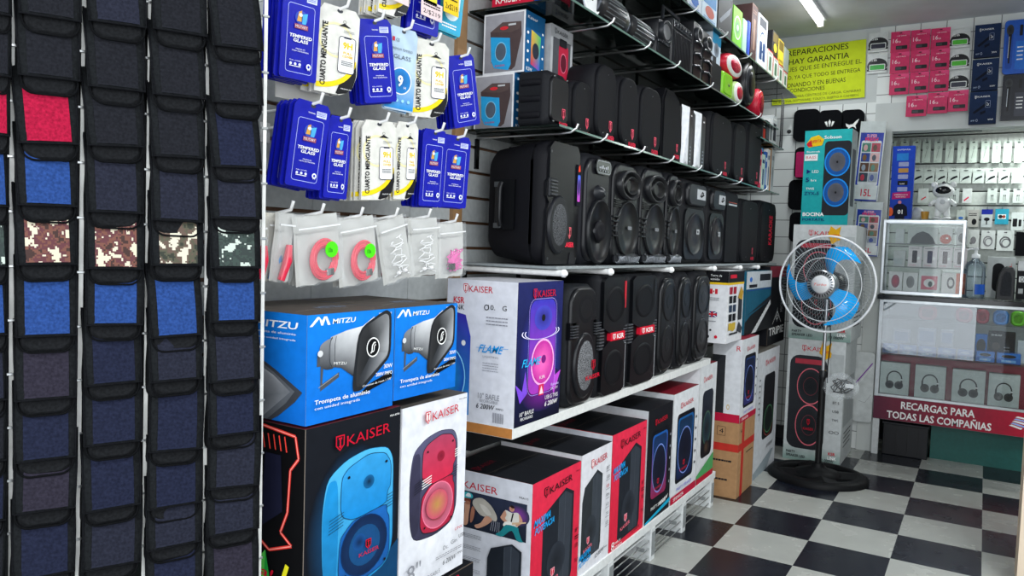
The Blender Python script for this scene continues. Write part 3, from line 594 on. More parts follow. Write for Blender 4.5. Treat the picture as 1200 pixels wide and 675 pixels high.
carton('speaker_carton', 'white carton with dark red top and a blue speaker picture on the low shelf unit', 'box', -1.28, -1.0, 2.87, 3.175, ZB, .595, '#d7d9dc', f_bluered('#d7d9dc', c1='#125a98', c2='#10183c', strip='#b5183a'), None, lambda f: f.rect(.0, 0, 1, 1, hx('#7a1626')), G, tcol='#7a1626')
carton('speaker_carton', 'tallest white carton with dark red top at the far end of the low shelf unit', 'box', -1.28, -1.0, 3.185, 3.42, ZB, .665, '#d7d9dc', f_plainwhite, None, lambda f: f.rect(.0, 0, 1, 1, hx('#7a1626')), G, tcol='#7a1626')
# boxes stacked at the near end
G = 'big cartons stacked below the horn boxes'
carton('speaker_carton', 'large black carton with a bright blue speaker picture, under the nearer blue horn box', 'box', -1.29, -1.0, .955, 1.215, .43, .822, '#101218', f_kaiser_black, n_kaiser_black, lambda f: f.rect(0, 0, 1, 1, hx('#6b2433')), G, edge='#8a7f74')
carton('speaker_carton', 'white carton with a red loudspeaker picture, under the farther blue horn box', 'box', -1.29, -1.0, 1.22, 1.452, .412, .815, '#dcdde3', f_kaiser_white8, None, lambda f: f.rect(0, 0, 1, 1, hx('#55504a')), G)
carton('speaker_carton', 'black carton mostly cut off by the bottom edge, under the white red-speaker carton', 'box', -1.29, -1.0, 1.225, 1.50, .0, .40, '#14161c', lambda f: (f.kaiser(.3, .92, .5, .05, RED, BLACK, slant=.01), f.ell(.3, .3, .2, .1, hx('#5a3a6a'), BLACK)), None, None, G)
carton('speaker_carton', 'plain black carton under the carton with the blue speaker picture', 'box', -1.29, -1.0, .955, 1.215, .0, .425, '#14161c', f_bluered('#14161c'), None, None, G)
G = 'horn speaker boxes'
def top_worn(f):
    f.rect(0, 0, 1, 1, hx('#4d4640'), hx('#67605a')); f.line([(0, .5), (1, .52)], .01, hx('#55504a')); f.text('MITZU', .5, .3, .3, .1, hx('#8aa0c0')); f.line([(.1, .2), (.4, .28), (.7, .22)], .0015, hx('#a5a09a'))
carton('horn_speaker_box', 'blue horn speaker box with a worn top, the nearer one beside the hanging pouches', 'box', -1.27, -1.0, .955, 1.187, .828, 1.024, '#0d6fd0', f_mega2, n_mega, top_worn, G, edge='#9db4cc')
carton('horn_speaker_box', 'blue horn speaker box, the farther one beside the purple speaker carton', 'box', -1.27, -1.0, 1.19, 1.402, .836, 1.024, '#0d6fd0', f_mega2, n_mega, top_worn, G, edge='#9db4cc')
carton('speaker_carton', 'white and purple carton with glowing speaker picture, nearest on the board shelf', 'box', -1.22, -1.0, 1.665, 1.908, Z1, 1.063, '#1a1f4c', f_flame, n_flame, None, None, ncol='#d9dae0', tcol='#b9b9bf')
# ---------------------------------------------------------------- loudspeakers on the wall shelves
def cab_rings(w, h, d, r, back=.16, bz=.05, nose=.012, flat=False):
    R = []
    for x, iy, iz in ((-d, back, bz), (-d*.93, back*.75, bz*.6), (-d*.45, back*.25, bz*.2), (-d*.22, .0, 0), (-nose, 0, 0), (0, nose/w, nose/h)):
        pts = rrect(w*(1-2*iy), h*(1-(iz*2 if not flat else iz)), r*(1-iy), 5, w*iy, h*(iz if not flat else 0))
        R.append([(x, p[0], p[1]) for p in pts])
    return R
def dish(m, cy, cz, ry, rz, prof, k, c, x=0.0, n=26):
    "rings around the x axis: prof is (fraction of radius, x)"
    rings = [[(x+h, cy+ry*f*math.cos(2*PI*j/n), cz+rz*f*math.sin(2*PI*j/n)) for j in range(n)] for f, h in prof]
    m.loft(rings, k, c, cap=True)
def ffront(m, w, h, x=0.0, k='gloss'): return Face(m, (x, 0, 0), (0, 1, 0), (0, 0, 1), w, h, k)
SB = hx('#0e0e12'); SB2 = hx('#08090d'); SG = hx('#16171c'); SD = hx('#030407')
def logo(root, w, h, x, cy, cz, s=1.0, big=False):
    m = MB(); f = Face(m, (x, cy-.03*s, cz-.03*s), (0, 1, 0), (0, 0, 1), .06*s, .06*s, 'card', .001)
    f.crest(.32, .42, .36, .58, hx('#e8566c'), SB2); f.text('KAISER', 0, .0, 1, .26, hx('#e8304c'), 0, .02)
    return tag(m.build('logo', root), 'red crest logo with lettering')
def speaker(kind, y0, y1, z0, z1, label, cat='speaker', xf=-1.005, d=.2, grp=None, name='loudspeaker', badge=None, rz=0):
    w, h = y1-y0, z1-z0
    t = empty(name, (xf, y0, z0), rz); tag(t, label, cat, grp)
    cab = MB(); r = min(.06, w*.36)
    if kind == 'big':
        cab.loft(cab_rings(w, h, .2, .06, .17, .09), 'matte', hx('#0e0e13')); cab.loft([[(x, p[0], p[1]) for p in rrect(w, h, .06, 5)] for x in (-.045, -.035)], 'satin', hx('#1b1c20'))
        cab.build('cabinet', t)
        m = MB(); pts = [(.05, .012), (.93, .012), (.985, .07), (.985, .93), (.9, .985), (.2, .985), (.09, .93), (.09, .70), (.02, .66), (.02, .55), (.10, .5), (.04, .44), (.02, .1)]
        m.extr([(a*w, b*h) for a, b in pts], (.0, 0, 0), (0, 1, 0), (0, 0, 1), 'satin', hx('#0d0e12'), .008); m.build('front_panel', t)
        m = MB(); dish(m, w*.36, h*.33, w*.30, h*.235, ((1, 0), (1, .012), (.93, .016)), 'satin', SG); dish(m, w*.36, h*.33, w*.28, h*.22, ((1, .012), (.7, .017), (.3, .019)), 'perf', hx('#5a5c60')); m.build('woofer_grille', t)
        m = MB(); m.box(.0, .012, w*.06, w*.28, h*.545, h*.695, 'satin', SG, .003)
        for k in range(5): m.box(.011, .017, w*.08, w*.26, h*(.56+k*.026), h*(.572+k*.026), 'satin', hx('#3a3c40'))
        m.build('handle_louver', t)
        m = MB(); m.box(-.165, -.095, .002, .012, h*.28, h*.68, 'matte', SD); m.box(-.155, -.138, -.006, .01, h*.3, h*.66, 'satin', hx('#18191d'), .004)
        m.tube([(-.135, -.004, h*.31), (-.135, -.012, h*.36), (-.135, -.012, h*.6), (-.135, -.004, h*.65)], .008, 'satin', hx('#101114'), 8)
        m.box(-.155, -.13, -.010, .004, h*.62, h*.66, 'metal', hx('#77797c')); m.box(-.155, -.13, -.010, .004, h*.29, h*.33, 'metal', hx('#77797c')); m.build('side_handle', t)
        m = MB(); m.extr([(w*.7, .012*h), (w*.74, h*.11), (w*.84, h*.11), (w*.9, .012*h)], (.008, 0, 0), (0, 1, 0), (0, 0, 1), 'satin', hx('#16161b'), .003); m.build('foot_notch', t)
        m = MB(); f = Face(m, (.012, w*.88, h*.5), (0, 1, 0), (0, 0, 1), w*.11, h*.34, 'card'); m.box(.008, .012, w*.88, w*.99, h*.5, h*.84, 'card', hx('#0d0e1b'))
        f.rr(.1, .1, .9, .75, .004, hx('#c04ab8'), hx('#3a6ad8')); f.ell(.5, .45, .25, .2, hx('#1d2048')); f.poly([(.2, .82), (.8, .84), (.6, 1), (.3, .95)], hx('#e8452c')); tag(m.build('product_tag', t), 'purple and blue product tag')
        m = MB(); f = Face(m, (.009, w*.55, h*.15), (0, 1, 0), (0, 0, 1), w*.3, h*.17, 'card', .0012); f.crest(.4, .42, .3, .56, hx('#ee6a74'), SB2); f.text('KAISER', 0, .02, 1, .24, hx('#ee3048'), 0, .03); tag(m.build('logo', t), 'red crest logo with lettering')
        for a, b in ((.12, .9), (.94, .06), (.1, .06)):
            m = MB(); dish(m, w*a, h*b, .004, .004, ((1, .008), (.9, .0095)), 'metal', hx('#6a6c70'), n=8); m.build('screw', t)
        return t
    if kind == 'plain':
        cab.loft(cab_rings(w, h, d, r, .03, .03), 'matte', hx('#16161a')); cab.build('cabinet', t)
        m = MB(); rg = [[(x, p[0], p[1]) for p in rrect(w*(1-2*i), h*(1-2*i*.5), r*(1-i), 5, w*i, h*i*.5)] for x, i in ((0, .05), (.007, .05), (.010, .09))]
        m.loft(rg, 'matte', hx('#0b0c11')); m.build('front_grille', t)
        if badge != 'none': logo(t, w, h, .0102, w*.68, h*.15, min(w*.42, .06)/.06)
        for a, b in ((.5, .86), (.35, .1)):
            m = MB(); dish(m, w*a, h*b, .0022, .0022, ((1, .009), (.8, .011)), 'metal', hx('#8a8c90'), n=8); m.build('screw', t)
        return t
    if kind == 'ribbed':
        cab.loft(cab_rings(w, h, d, .02, .0, .0), 'matte', hx('#18191d')); cab.build('cabinet', t)
        for k in range(3):
            m = MB(); zz = h*(.2+.29*k); m.tube([(-d*.92, .002, zz), (-d*.3, .002, zz), (-d*.25, .004, zz)], h*.065, 'matte', hx('#121217'), 10); m.build('side_rib', t)
        m = MB(); m.loft([[(x, p[0], p[1]) for p in rrect(w*(1-2*i), h*(1-2*i), .02, 5, w*i, h*i)] for x, i in ((0, .1), (.006, .1), (.008, .12))], 'satin', hx('#0b0b0f')); m.build('front_grille', t)
        logo(t, w, h, .0082, w*.66, h*.2, .85)
        for a, b in ((.22, .9), (.8, .9), (.22, .1)):
            m = MB(); dish(m, w*a, h*b, .0025, .0025, ((1, .006), (.8, .009)), 'metal', hx('#c8cacc'), n=8); m.build('screw', t)
        return t
    if kind == 'curved':
        cab.loft([[(x, w*p[0], h*p[1]) for p in ((0, 0), (.95, 0), (1, .25), (.98, .55), (.8, .9), (.55, 1), (.12, 1), (0, .85))] for x in (-d, 0)], 'matte', hx('#0d0e12'), smooth=False); cab.build('cabinet', t)
        m = MB(); m.extr([(w*p[0], h*p[1]) for p in ((.05, .02), (.9, .02), (.95, .25), (.93, .55), (.76, .88), (.53, .97), (.15, .97), (.05, .83))], (0, 0, 0), (0, 1, 0), (0, 0, 1), 'matte', hx('#0a0b0f'), .006); m.build('front_grille', t)
        logo(t, w, h, .0062, w*.72, h*.17, .9); return t
    if kind == 'slim':
        cab.loft(cab_rings(w, h, d, .012, .05, .02), 'satin', hx('#0b0b0f')); cab.build('cabinet', t)
        m = MB(); m.loft([[(.0, w*.08, h*.03), (.0, w*.08, h*.97), (-.01, w*.02, h*.99), (-.01, w*.02, h*.02)], [(.012, w*.10, h*.08), (.012, w*.3, h*.92), (.006, w*.42, h*.97), (.006, w*.42, h*.03)]], 'satin', hx('#e6e8ec'), smooth=False); tag(m.build('side_trim', t), 'curved white side trim')
        m = MB(); f = ffront(m, w, h, .001)
        for k in range(5): f.ell(.72, .1+k*.06, .06, .012, hx('#aab0b8'))
        f.ell(.72, .85, .07, .014, hx('#dfe3e8')); m.build('button_strip', t); return t
    if kind == 'oval':
        cab.loft(cab_rings(w, h, d, .05, .08, .03), 'matte', hx('#16181c')); cab.build('cabinet', t)
        m = MB(); m.loft([[(x, p[0], p[1]) for p in rrect(w*(1-2*i), h*(1-i), .05, 6, w*i, h*i*.5)] for x, i in ((0, .06), (.009, .06), (.012, .09))], 'satin', hx('#0b0b0f')); m.build('front_panel', t)
        m = MB(); dish(m, w*.50, h*.34, w*.36, h*.27, ((1, .010), (1, .017), (.94, .02)), 'satin', hx('#131418')); dish(m, w*.50, h*.34, w*.34, h*.255, ((1, .017), (.6, .023), (.2, .025)), 'perf', hx('#84868a')); tag(m.build('woofer_grille', t), 'oval pale metal mesh')
        m = MB(); dish(m, w*.55, h*.8, w*.3, h*.13, ((1, .011), (.8, .013), (.3, .010)), 'matte', hx('#0e0e13')); m.build('horn', t)
        for s in (0, 1):
            m = MB(); yy = w*(.03 if s == 0 else .82)
            for k in range(5): m.box(.006, .02, yy, yy+w*.2, h*(.58+k*.022), h*(.59+k*.022), 'satin', hx('#3a3c40'))
            m.box(.0, .012, yy-.002, yy+w*.2, h*.565, h*.70, 'satin', hx('#050609')); m.build('handle_louver', t)
        m = MB(); f = Face(m, (.026, w*.45, h*.2), (0, 1, 0), (0, 0, 1), w*.5, h*.18, 'card'); f.crest(.4, .5, .25, .48, RED, BLACK); f.text('KAISER', 0, .1, 1, .2, RED, 0, .02, slant=.04); tag(m.build('logo', t), 'red crest logo with lettering'); return t
    if kind == 'angular':
        cab.loft(cab_rings(w, h, d, .02, .1, .03), 'matte', hx('#121317')); cab.build('cabinet', t)
        up = [(.1, .58), (.08, .95), (.2, .985), (.85, .985), (.95, .95), (.95, .58), (.8, .52), (.35, .52)]
        lo = [(.1, .40), (.35, .46), (.8, .46), (.95, .40), (.95, .04), (.85, .012), (.2, .012), (.08, .05)]
        for nm, P in (('horn_panel', up), ('woofer_panel', lo)):
            m = MB(); m.extr([(a*w, b*h) for a, b in P], (0, 0, 0), (0, 1, 0), (0, 0, 1), 'satin', hx('#07080c'), .012); cy = sum(p[1] for p in P)/len(P)*h
            dish(m, w*.52, cy, w*.34, h*.15, ((1, .0125), (.9, .017), (.6, .009), (.3, .004)), 'perf', hx('#16171c')); m.build(nm, t)
        m = MB(); m.box(.0, .016, w*.36, w*.88, h*.455, h*.525, 'card', hx('#c8142e'), .001); f = Face(m, (.016, w*.36, h*.455), (0, 1, 0), (0, 0, 1), w*.52, h*.07); f.text('KSR', .4, .2, .5, .6, WHITE, 0, .02); f.crest(.1, .15, .2, .7, WHITE, hx('#c8142e')); tag(m.build('badge', t), 'red badge lettered in white')
        for s in (0, 1):
            m = MB(); yy = w*(.0 if s == 0 else .86)
            for k in range(7): m.box(.0, .010, yy, yy+w*.16, h*(.40+k*.026), h*(.412+k*.026), 'satin', hx('#47494d'))
            m.build('handle_louver', t)
        m = MB(); m.box(.0125, .014, w*.84, w*.9, h*.72, h*.95, 'satin', hx('#c02030' if badge != 'nored' else '#131418')); m.build('edge_light', t)
        m = MB(); m.box(.004, .010, w*.95, w*.99, h*.03, h*.42, 'satin', hx('#9ea0a4')); m.build('lower_trim', t)
        return t
    if kind == 'double':
        cab.loft(cab_rings(w, h, d, .05, .06, .02), 'matte', hx('#141519')); cab.build('cabinet', t)
        m = MB(); m.loft([[(x, p[0], p[1]) for p in rrect(w*(1-2*i), h*(1-i), .06, 6, w*i, h*i*.5)] for x, i in ((0, .10), (.010, .10), (.013, .14))], 'satin', hx('#08090d')); m.build('front_grille', t)
        for cz in (.3, .72):
            m = MB(); dish(m, w*.5, h*cz, w*.33, h*.19, ((1, .0135), (.94, .017), (.75, .010), (.3, .0145)), 'satin', hx('#0a0b0f')); m.build('woofer', t)
        for a, b in ((.2, .93), (.5, .5), (.85, .5), (.2, .06), (.8, .06)):
            m = MB(); dish(m, w*a, h*b, .0025, .0025, ((1, .012), (.8, .016)), 'metal', hx('#6c7074'), n=8); m.build('screw', t)
        return t
    if kind == 'screen':
        cab.loft(cab_rings(w, h, d, .05, .08, .03), 'matte', hx('#17181d')); cab.build('cabinet', t)
        m = MB(); m.loft([[(x, p[0], p[1]) for p in rrect(w*(1-2*i), h*(1-i), .05, 6, w*i, h*i*.5)] for x, i in ((0, .08), (.009, .08), (.012, .11))], 'satin', hx('#111116')); m.build('front_panel', t)
        m = MB(); m.loft([[(x, p[0], p[1]) for p in rrect(w*(.56-2*i), h*(.13-i), .02, 5, w*(.32+i), h*(.82+i*.5))] for x, i in ((.010, 0), (.02, 0))], 'gloss', hx('#0b0d11')); f = Face(m, (.02, w*.32, h*.82), (0, 1, 0), (0, 0, 1), w*.56, h*.13); f.frame(.05, .08, .95, .92, .012, .0014, hx('#9a9ea4'))
        for k in range(6): f.rect(.2+k*.1, .4, .25+k*.1, .5+.06*(k % 3), hx('#c8ccd2'))
        for k in range(4): f.ell(.25+k*.16, .25, .03, .06, hx('#8a8e94'))
        m.build('control_panel', t)
        m = MB(); dish(m, w*.5, h*.65, w*.16, h*.075, ((1, .012), (.6, .03), (.2, .036)), 'satin', hx('#16181d')); m.build('horn', t)
        m = MB(); dish(m, w*.52, h*.31, w*.42, h*.29, ((1, .012), (1.0, .024), (.94, .026), (.88, .016), (.1, .016)), 'satin', hx('#0e1014')); dish(m, w*.52, h*.31, w*.2, h*.11, ((1, .015), (.95, .022), (.7, .022), (.1, .018)), 'satin', hx('#1b1c20'), n=4); dish(m, w*.52, h*.31, w*.17, h*.095, ((1, .018), (.9, .026), (.3, .022)), 'matte', hx('#111116')); m.build('woofer', t)
        return t
    if kind == 'horn':
        cab.loft(cab_rings(w, h, d, .05, .08, .03), 'matte', hx('#131418')); cab.build('cabinet', t)
        m = MB(); m.loft([[(x, p[0], p[1]) for p in rrect(w*(1-2*i), h*(1-i), .05, 6, w*i, h*i*.5)] for x, i in ((0, .05), (.008, .05), (.010, .08))], 'satin', hx('#0d0e12')); m.build('front_panel', t)
        m = MB(); dish(m, w*.54, h*.78, w*.40, h*.145, ((1, .008), (.99, .026), (.88, .03), (.80, .018), (.74, .012), (.1, .008)), 'satin', hx('#1a1b1e')); dish(m, w*.60, h*.78, w*.25, h*.095, ((1, .008), (.95, .022), (.85, .024), (.6, .010), (.1, .006)), 'satin', hx('#101113')); m.build('horn', t)
        m = MB(); dish(m, w*.56, h*.36, w*.40, h*.27, ((1, .008), (.99, .018), (.95, .018), (.93, .013), (.3, .015), (.05, .016)), 'satin', hx('#121315')); m.build('woofer', t)
        m = MB(); f = Face(m, (.021, w*.5, h*.35), (0, 1, 0), (0, 0, 1), w*.14, h*.03); f.rr(0, 0, 1, 1, .001, hx('#8e9196')); f.text('KSR', .1, .2, .8, .6, BLACK); m.build('badge', t)
        m = MB(); 
        for k in range(4): m.box(.009, .016, w*.08, w*.30, h*(.56+k*.02), h*(.568+k*.02), 'satin', hx('#050508'))
        for k in range(5): m.box(.008, .02, w*.0, w*.2, h*(.28+k*.045), h*(.292+k*.045), 'satin', hx('#1a1c20'))
        m.build('handle_louver', t)
        m = MB(); P = [(.022+.010*math.cos(i*1.6), w*.1+w*.82*i/70, h*.065+.016*math.sin(i*1.6)) for i in range(71)]
        m.tube(P, .0016, 'metal', hx('#85898f'), 5, False); m.box(.008, .02, w*.08, w*.92, h*.03, h*.1, 'satin', hx('#131419'), .003); tag(m.build('coiled_trim', t), 'shiny ribbed trim along the bottom'); return t
    if kind == 'badge':
        cab.loft(cab_rings(w, h, d, .04, .05, .02), 'matte', hx('#16161a')); cab.build('cabinet', t)
        m = MB(); m.loft([[(x, p[0], p[1]) for p in rrect(w*(.74-2*i), h*(.26-i), .03, 5, w*(.2+i), h*(.70+i*.5))] for x, i in ((0, 0), (.014, 0), (.018, .03))], 'satin', hx('#111216')); m.build('top_panel', t)
        m = MB(); m.box(.018, .0195, w*.52, w*.86, h*.78, h*.90, 'card', hx('#b9bcc0')); f = Face(m, (.0195, w*.52, h*.78), (0, 1, 0), (0, 0, 1), w*.34, h*.12); f.poly([(.3, .3), (.55, .85), (.8, .7), (.7, .62), (.85, .5), (.5, .2)], BLACK); f.poly([(.42, .42), (.55, .68), (.62, .5)], hx('#b9bcc0')); tag(m.build('sticker', t), 'grey square sticker')
        m = MB(); m.loft([[(x, p[0], p[1]) for p in rrect(w*(.78-2*i), h*(.6-i), .04, 5, w*(.18+i), h*(.06+i*.5))] for x, i in ((0, 0), (.008, 0))], 'satin', hx('#0d0e12'))
        dish(m, w*.58, h*.36, w*.34, h*.26, ((1, .008), (.96, .014), (.9, .009), (.3, .012)), 'satin', hx('#111217')); m.build('woofer', t)
        m = MB(); f = Face(m, (.015, w*.58, h*.36), (0, 1, 0), (0, 0, 1), w*.12, h*.06); f.rr(0, 0, 1, 1, .002, hx('#a9acb0')); f.ell(.5, .5, .2, .25, BLACK); m.build('badge', t); return t
    if kind == 'tower':
        cab.loft(cab_rings(w, h, d, .012, .02, .01), 'matte', hx('#111217')); cab.build('cabinet', t)
        m = MB(); m.box(0, .008, w*.06, w*.94, h*.02, h*.8, 'matte', hx('#0c0e13'), .002); m.build('front_grille', t)
        m = MB(); f = ffront(m, w, h, .0); f.rect(.3, .80, .9, .825, hx('#d5d8db')); f.rect(.3, .84, .9, .85, hx('#c05a4a')); f.ell(.55, .36, .05, .012, hx('#9a9ea2')); m.build('control_strip', t); return t
def ony(px, py=250): return on(0, -1, px, py).y
def row(kind, px0, px1, z0, pt, label, x=-1.005, **k):
    "a speaker whose front, on the plane x, spans px0..px1 and reaches up to row pt of the photo"
    a, b = on(0, x, px0, 250).y, on(0, x, px1, 250).y-.004
    return speaker(kind, a, b, z0, min(on(0, x, (px0+px1)/2, pt).z, {Z1: 1.072, Z2: 1.455, Z3: 1.803}[z0]), label, xf=x, **k)
A = 'black loudspeakers on the wall shelves'
row('big', 636, 676, Z2, 163, 'largest black loudspeaker, side handle and hanging tag, at the near end of its shelf', grp=A, d=.22, x=-1.045)
row('screen', 679, 712, Z2, 180, 'black loudspeaker with a small control screen on top, beside the largest loudspeaker', grp=A, x=-1.035, d=.18)
row('horn', 713, 745.5, Z2, 190, 'black loudspeaker with round horn, directly beside the control-screen loudspeaker', grp=A, x=-1.03)
row('horn', 746.5, 776.6, Z2, 196, 'black round-horn loudspeaker, middle of three alike', grp=A, x=-1.03)
row('horn', 777.5, 794, Z2, 202, 'black round-horn loudspeaker, farthest of three alike', grp=A, x=-1.03)
row('badge', 795, 825, Z2, 211, 'black loudspeaker with a grey square sticker, the nearer of two alike', grp=A, x=-1.03)
row('badge', 826, 847.5, Z2, 219, 'black loudspeaker with a grey square sticker, the farther of two alike', grp=A, x=-1.03)
row('tower', 848.5, 865, Z2, 224, 'slim flat black tower speaker with a pale line near its top', grp=A, x=-1.03)
row('plain', 866, 888, Z2, 234, 'smooth black loudspeaker beside the slim tower speaker on the big-speaker shelf', grp=A, x=-1.03)
o = row('plain', 889, 909, Z2, 236, 'black loudspeaker with upright red lettering, far end of the big-speaker shelf', grp=A, badge='none', x=-1.03)
m = MB(); w = on(0, -1.03, 909, 250).y-on(0, -1.03, 889, 250).y; f = Face(m, (.0104, w*.5, .10), (0, 1, 0), (0, 0, 1), w*.2, .16, 'card', .001); f.text('KARAOKE', 0, 0, 1, 1, hx('#c82038'), 0, .03, rot=True); m.build('red_lettering', o)
B_ = 'black loudspeakers on the white board shelf'
row('oval', 668, 703, Z1, 333, 'black loudspeaker with an oval pale mesh, beside the purple carton', grp=B_, x=-1.0)
row('angular', 705, 737, Z1, 322, 'angular black loudspeaker with a red badge, the nearer of two alike', grp=B_)
row('angular', 739, 772, Z1, 320, 'angular black loudspeaker with a red badge, the farther of two alike', grp=B_, badge='nored')
row('double', 773.5, 795.5, Z1, 313, 'black two-cone loudspeaker, nearest of three alike', grp=B_)
row('double', 796.5, 813.5, Z1, 313, 'black two-cone loudspeaker, middle of three alike', grp=B_)
row('double', 814.5, 836, Z1, 311, 'black two-cone loudspeaker, farthest of three at the end of the board shelf', grp=B_)
C_ = 'small black speakers on the glass shelf'
row('ribbed', 636, 662, Z3, 83, 'small black speaker with ribbed side, nearest on the glass shelf', grp=C_, d=.09, x=-1.045)
row('plain', 664, 688, Z3, 93, 'small plain black speaker between the ribbed speaker and a taller one', grp=C_, d=.09, x=-1.04)
row('plain', 690, 716, Z3, 72, 'plain black speaker with red logo, taller, third from the near end of the glass shelf', grp=C_, d=.22, x=-1.035)
row('plain', 718.5, 741, Z3, 87, 'plain black speaker with red logo, fourth from the near end of the glass shelf', grp=C_, x=-1.03)
row('plain', 742.5, 769, Z3, 99, 'plain black speaker with red logo, beside the one with a curved outline', grp=C_, x=-1.03)
row('curved', 770.5, 794.5, Z3, 104, 'black speaker with a curved outer edge, before the two white-edged ones', grp=C_, x=-1.03)
row('slim', 796, 808.5, Z3, 121, 'slim black speaker with a white curved edge, the nearer of two', grp=C_, x=-1.03)
row('slim', 810, 823.5, Z3, 129, 'slim black speaker with a white curved edge, the farther of two', grp=C_, x=-1.03)
row('plain', 826, 852.5, Z3, 131, 'broad plain black speaker with red logo just past the white-edged speakers', grp=C_, x=-1.03)
row('plain', 853.5, 869, Z3, 142, 'narrow plain black speaker between two taller ones, far end of the glass shelf', grp=C_, x=-1.03)
row('plain', 870, 887.5, Z3, 133, 'tallest plain black speaker, last before the small boxes on the glass shelf', grp=C_, x=-1.03)

# ---------------------------------------------------------------- boxes at the near end of the small speaker shelf
def pic_cooler(f):
    f.rect(0, 0, 1, 1, hx('#e8e8ea')); f.rect(.035, .03, .96, .97, hx('#8b8a90'), hx('#a3a2a8'))
    f.poly([(.16, .70), (.45, .84), (.9, .82), (.92, .6), (.78, .1), (.7, .05), (.3, .1), (.2, .2)], hx('#4d3f3f')); f.poly([(.16, .70), (.45, .84), (.9, .82), (.86, .7), (.66, .66)], hx('#5a4b49'))
    f.poly([(.17, .62), (.64, .57), (.68, .14), (.62, .05), (.28, .10), (.2, .22)], hx('#2a9fd8')); f.ell(.43, .36, .13, .15, hx('#55606e')); f.ring(.43, .36, .14, .16, .1, hx('#7cc8ec')); f.text('KAISER', .3, .12, .24, .03, RED); f.ell(.5, .74, .1, .03, hx('#d8303a')); f.rect(.6, .77, .78, .8, hx('#c7c8ca'))
def pic_bluebox(f):
    f.rect(0, 0, 1, 1, hx('#14588a')); f.mb.add([f.P(.3, .16), f.P(.76, .1), f.P(.8, .66), f.P(.3, .72)], [(0, 1, 2, 3)], 'card', [hx('#c8304a'), hx('#3a5ac8'), hx('#3ab86a'), hx('#e0b83a')]); f.lay()
    f.ell(.54, .4, .17, .13, hx('#2a2f3a')); f.text('Kaiser', .1, .88, .5, .05, WHITE); f.text('KSW', .08, .04, .3, .06, WHITE)
    for k in range(4): f.ell(.12, .65-k*.15, .05, .025, WHITE); f.ell(.88, .72-k*.2, .04, .02, WHITE)
G = 'small speaker boxes at the near end of the glass shelf'
carton('speaker_box', 'lower white-framed box picturing a blue speaker, beside the ribbed speaker', 'box', -1.30, -1.165, 1.88, 2.04, Z3, 1.645, '#14588a', pic_bluebox, pic_cooler, None, G, ncol='#e8e8ea')
carton('speaker_box', 'upper white-framed box picturing a blue speaker, on top of its twin', 'box', -1.28, -1.14, 1.89, 2.00, 1.647, 1.82, '#14588a', pic_bluebox, pic_cooler, None, G, ncol='#e8e8ea')
def f_redspk(f):
    f.rect(0, 0, 1, 1, hx('#a9abae')); f.rect(.1, .02, .9, .78, hx('#4a4b50')); f.rr(.36, .05, .8, .7, .012, hx('#b0203c')); f.ell(.58, .38, .14, .17, hx('#5a1a2a')); f.ring(.58, .38, .15, .18, .1, hx('#e0708a')); f.kaiser(.15, .86, .6, .07, INK, hx('#a9abae')); f.rect(.38, .66, .7, .8, hx('#1a1b20'))
carton('speaker_box', 'grey box picturing a red speaker, tucked under the radio shelf', 'box', -1.28, -1.13, 2.02, 2.16, 1.65, 1.815, '#a9abae', f_redspk, None, None, G)
carton('speaker_box', 'plain dark box under the grey red-speaker box on the glass shelf', 'box', -1.31, -1.27, 2.06, 2.16, Z3, 1.648, '#1a1c20', None, None, None, G)
G = 'red boxes above the blue speaker boxes'
for i, (a, b2) in enumerate(((1.91, 2.05), (2.055, 2.2))):
    carton('red_box', 'red box seen only by its bottom edge above the %s speaker box' % ('blue', 'grey')[i], 'box', -1.27, -1.13, a, b2, 1.845, 1.93, '#c81f3c', lambda f: f.text('KAISER', .1, .1, .6, .3, WHITE), lambda f: f.text('KAISER', .1, .1, .6, .3, WHITE), None, G)
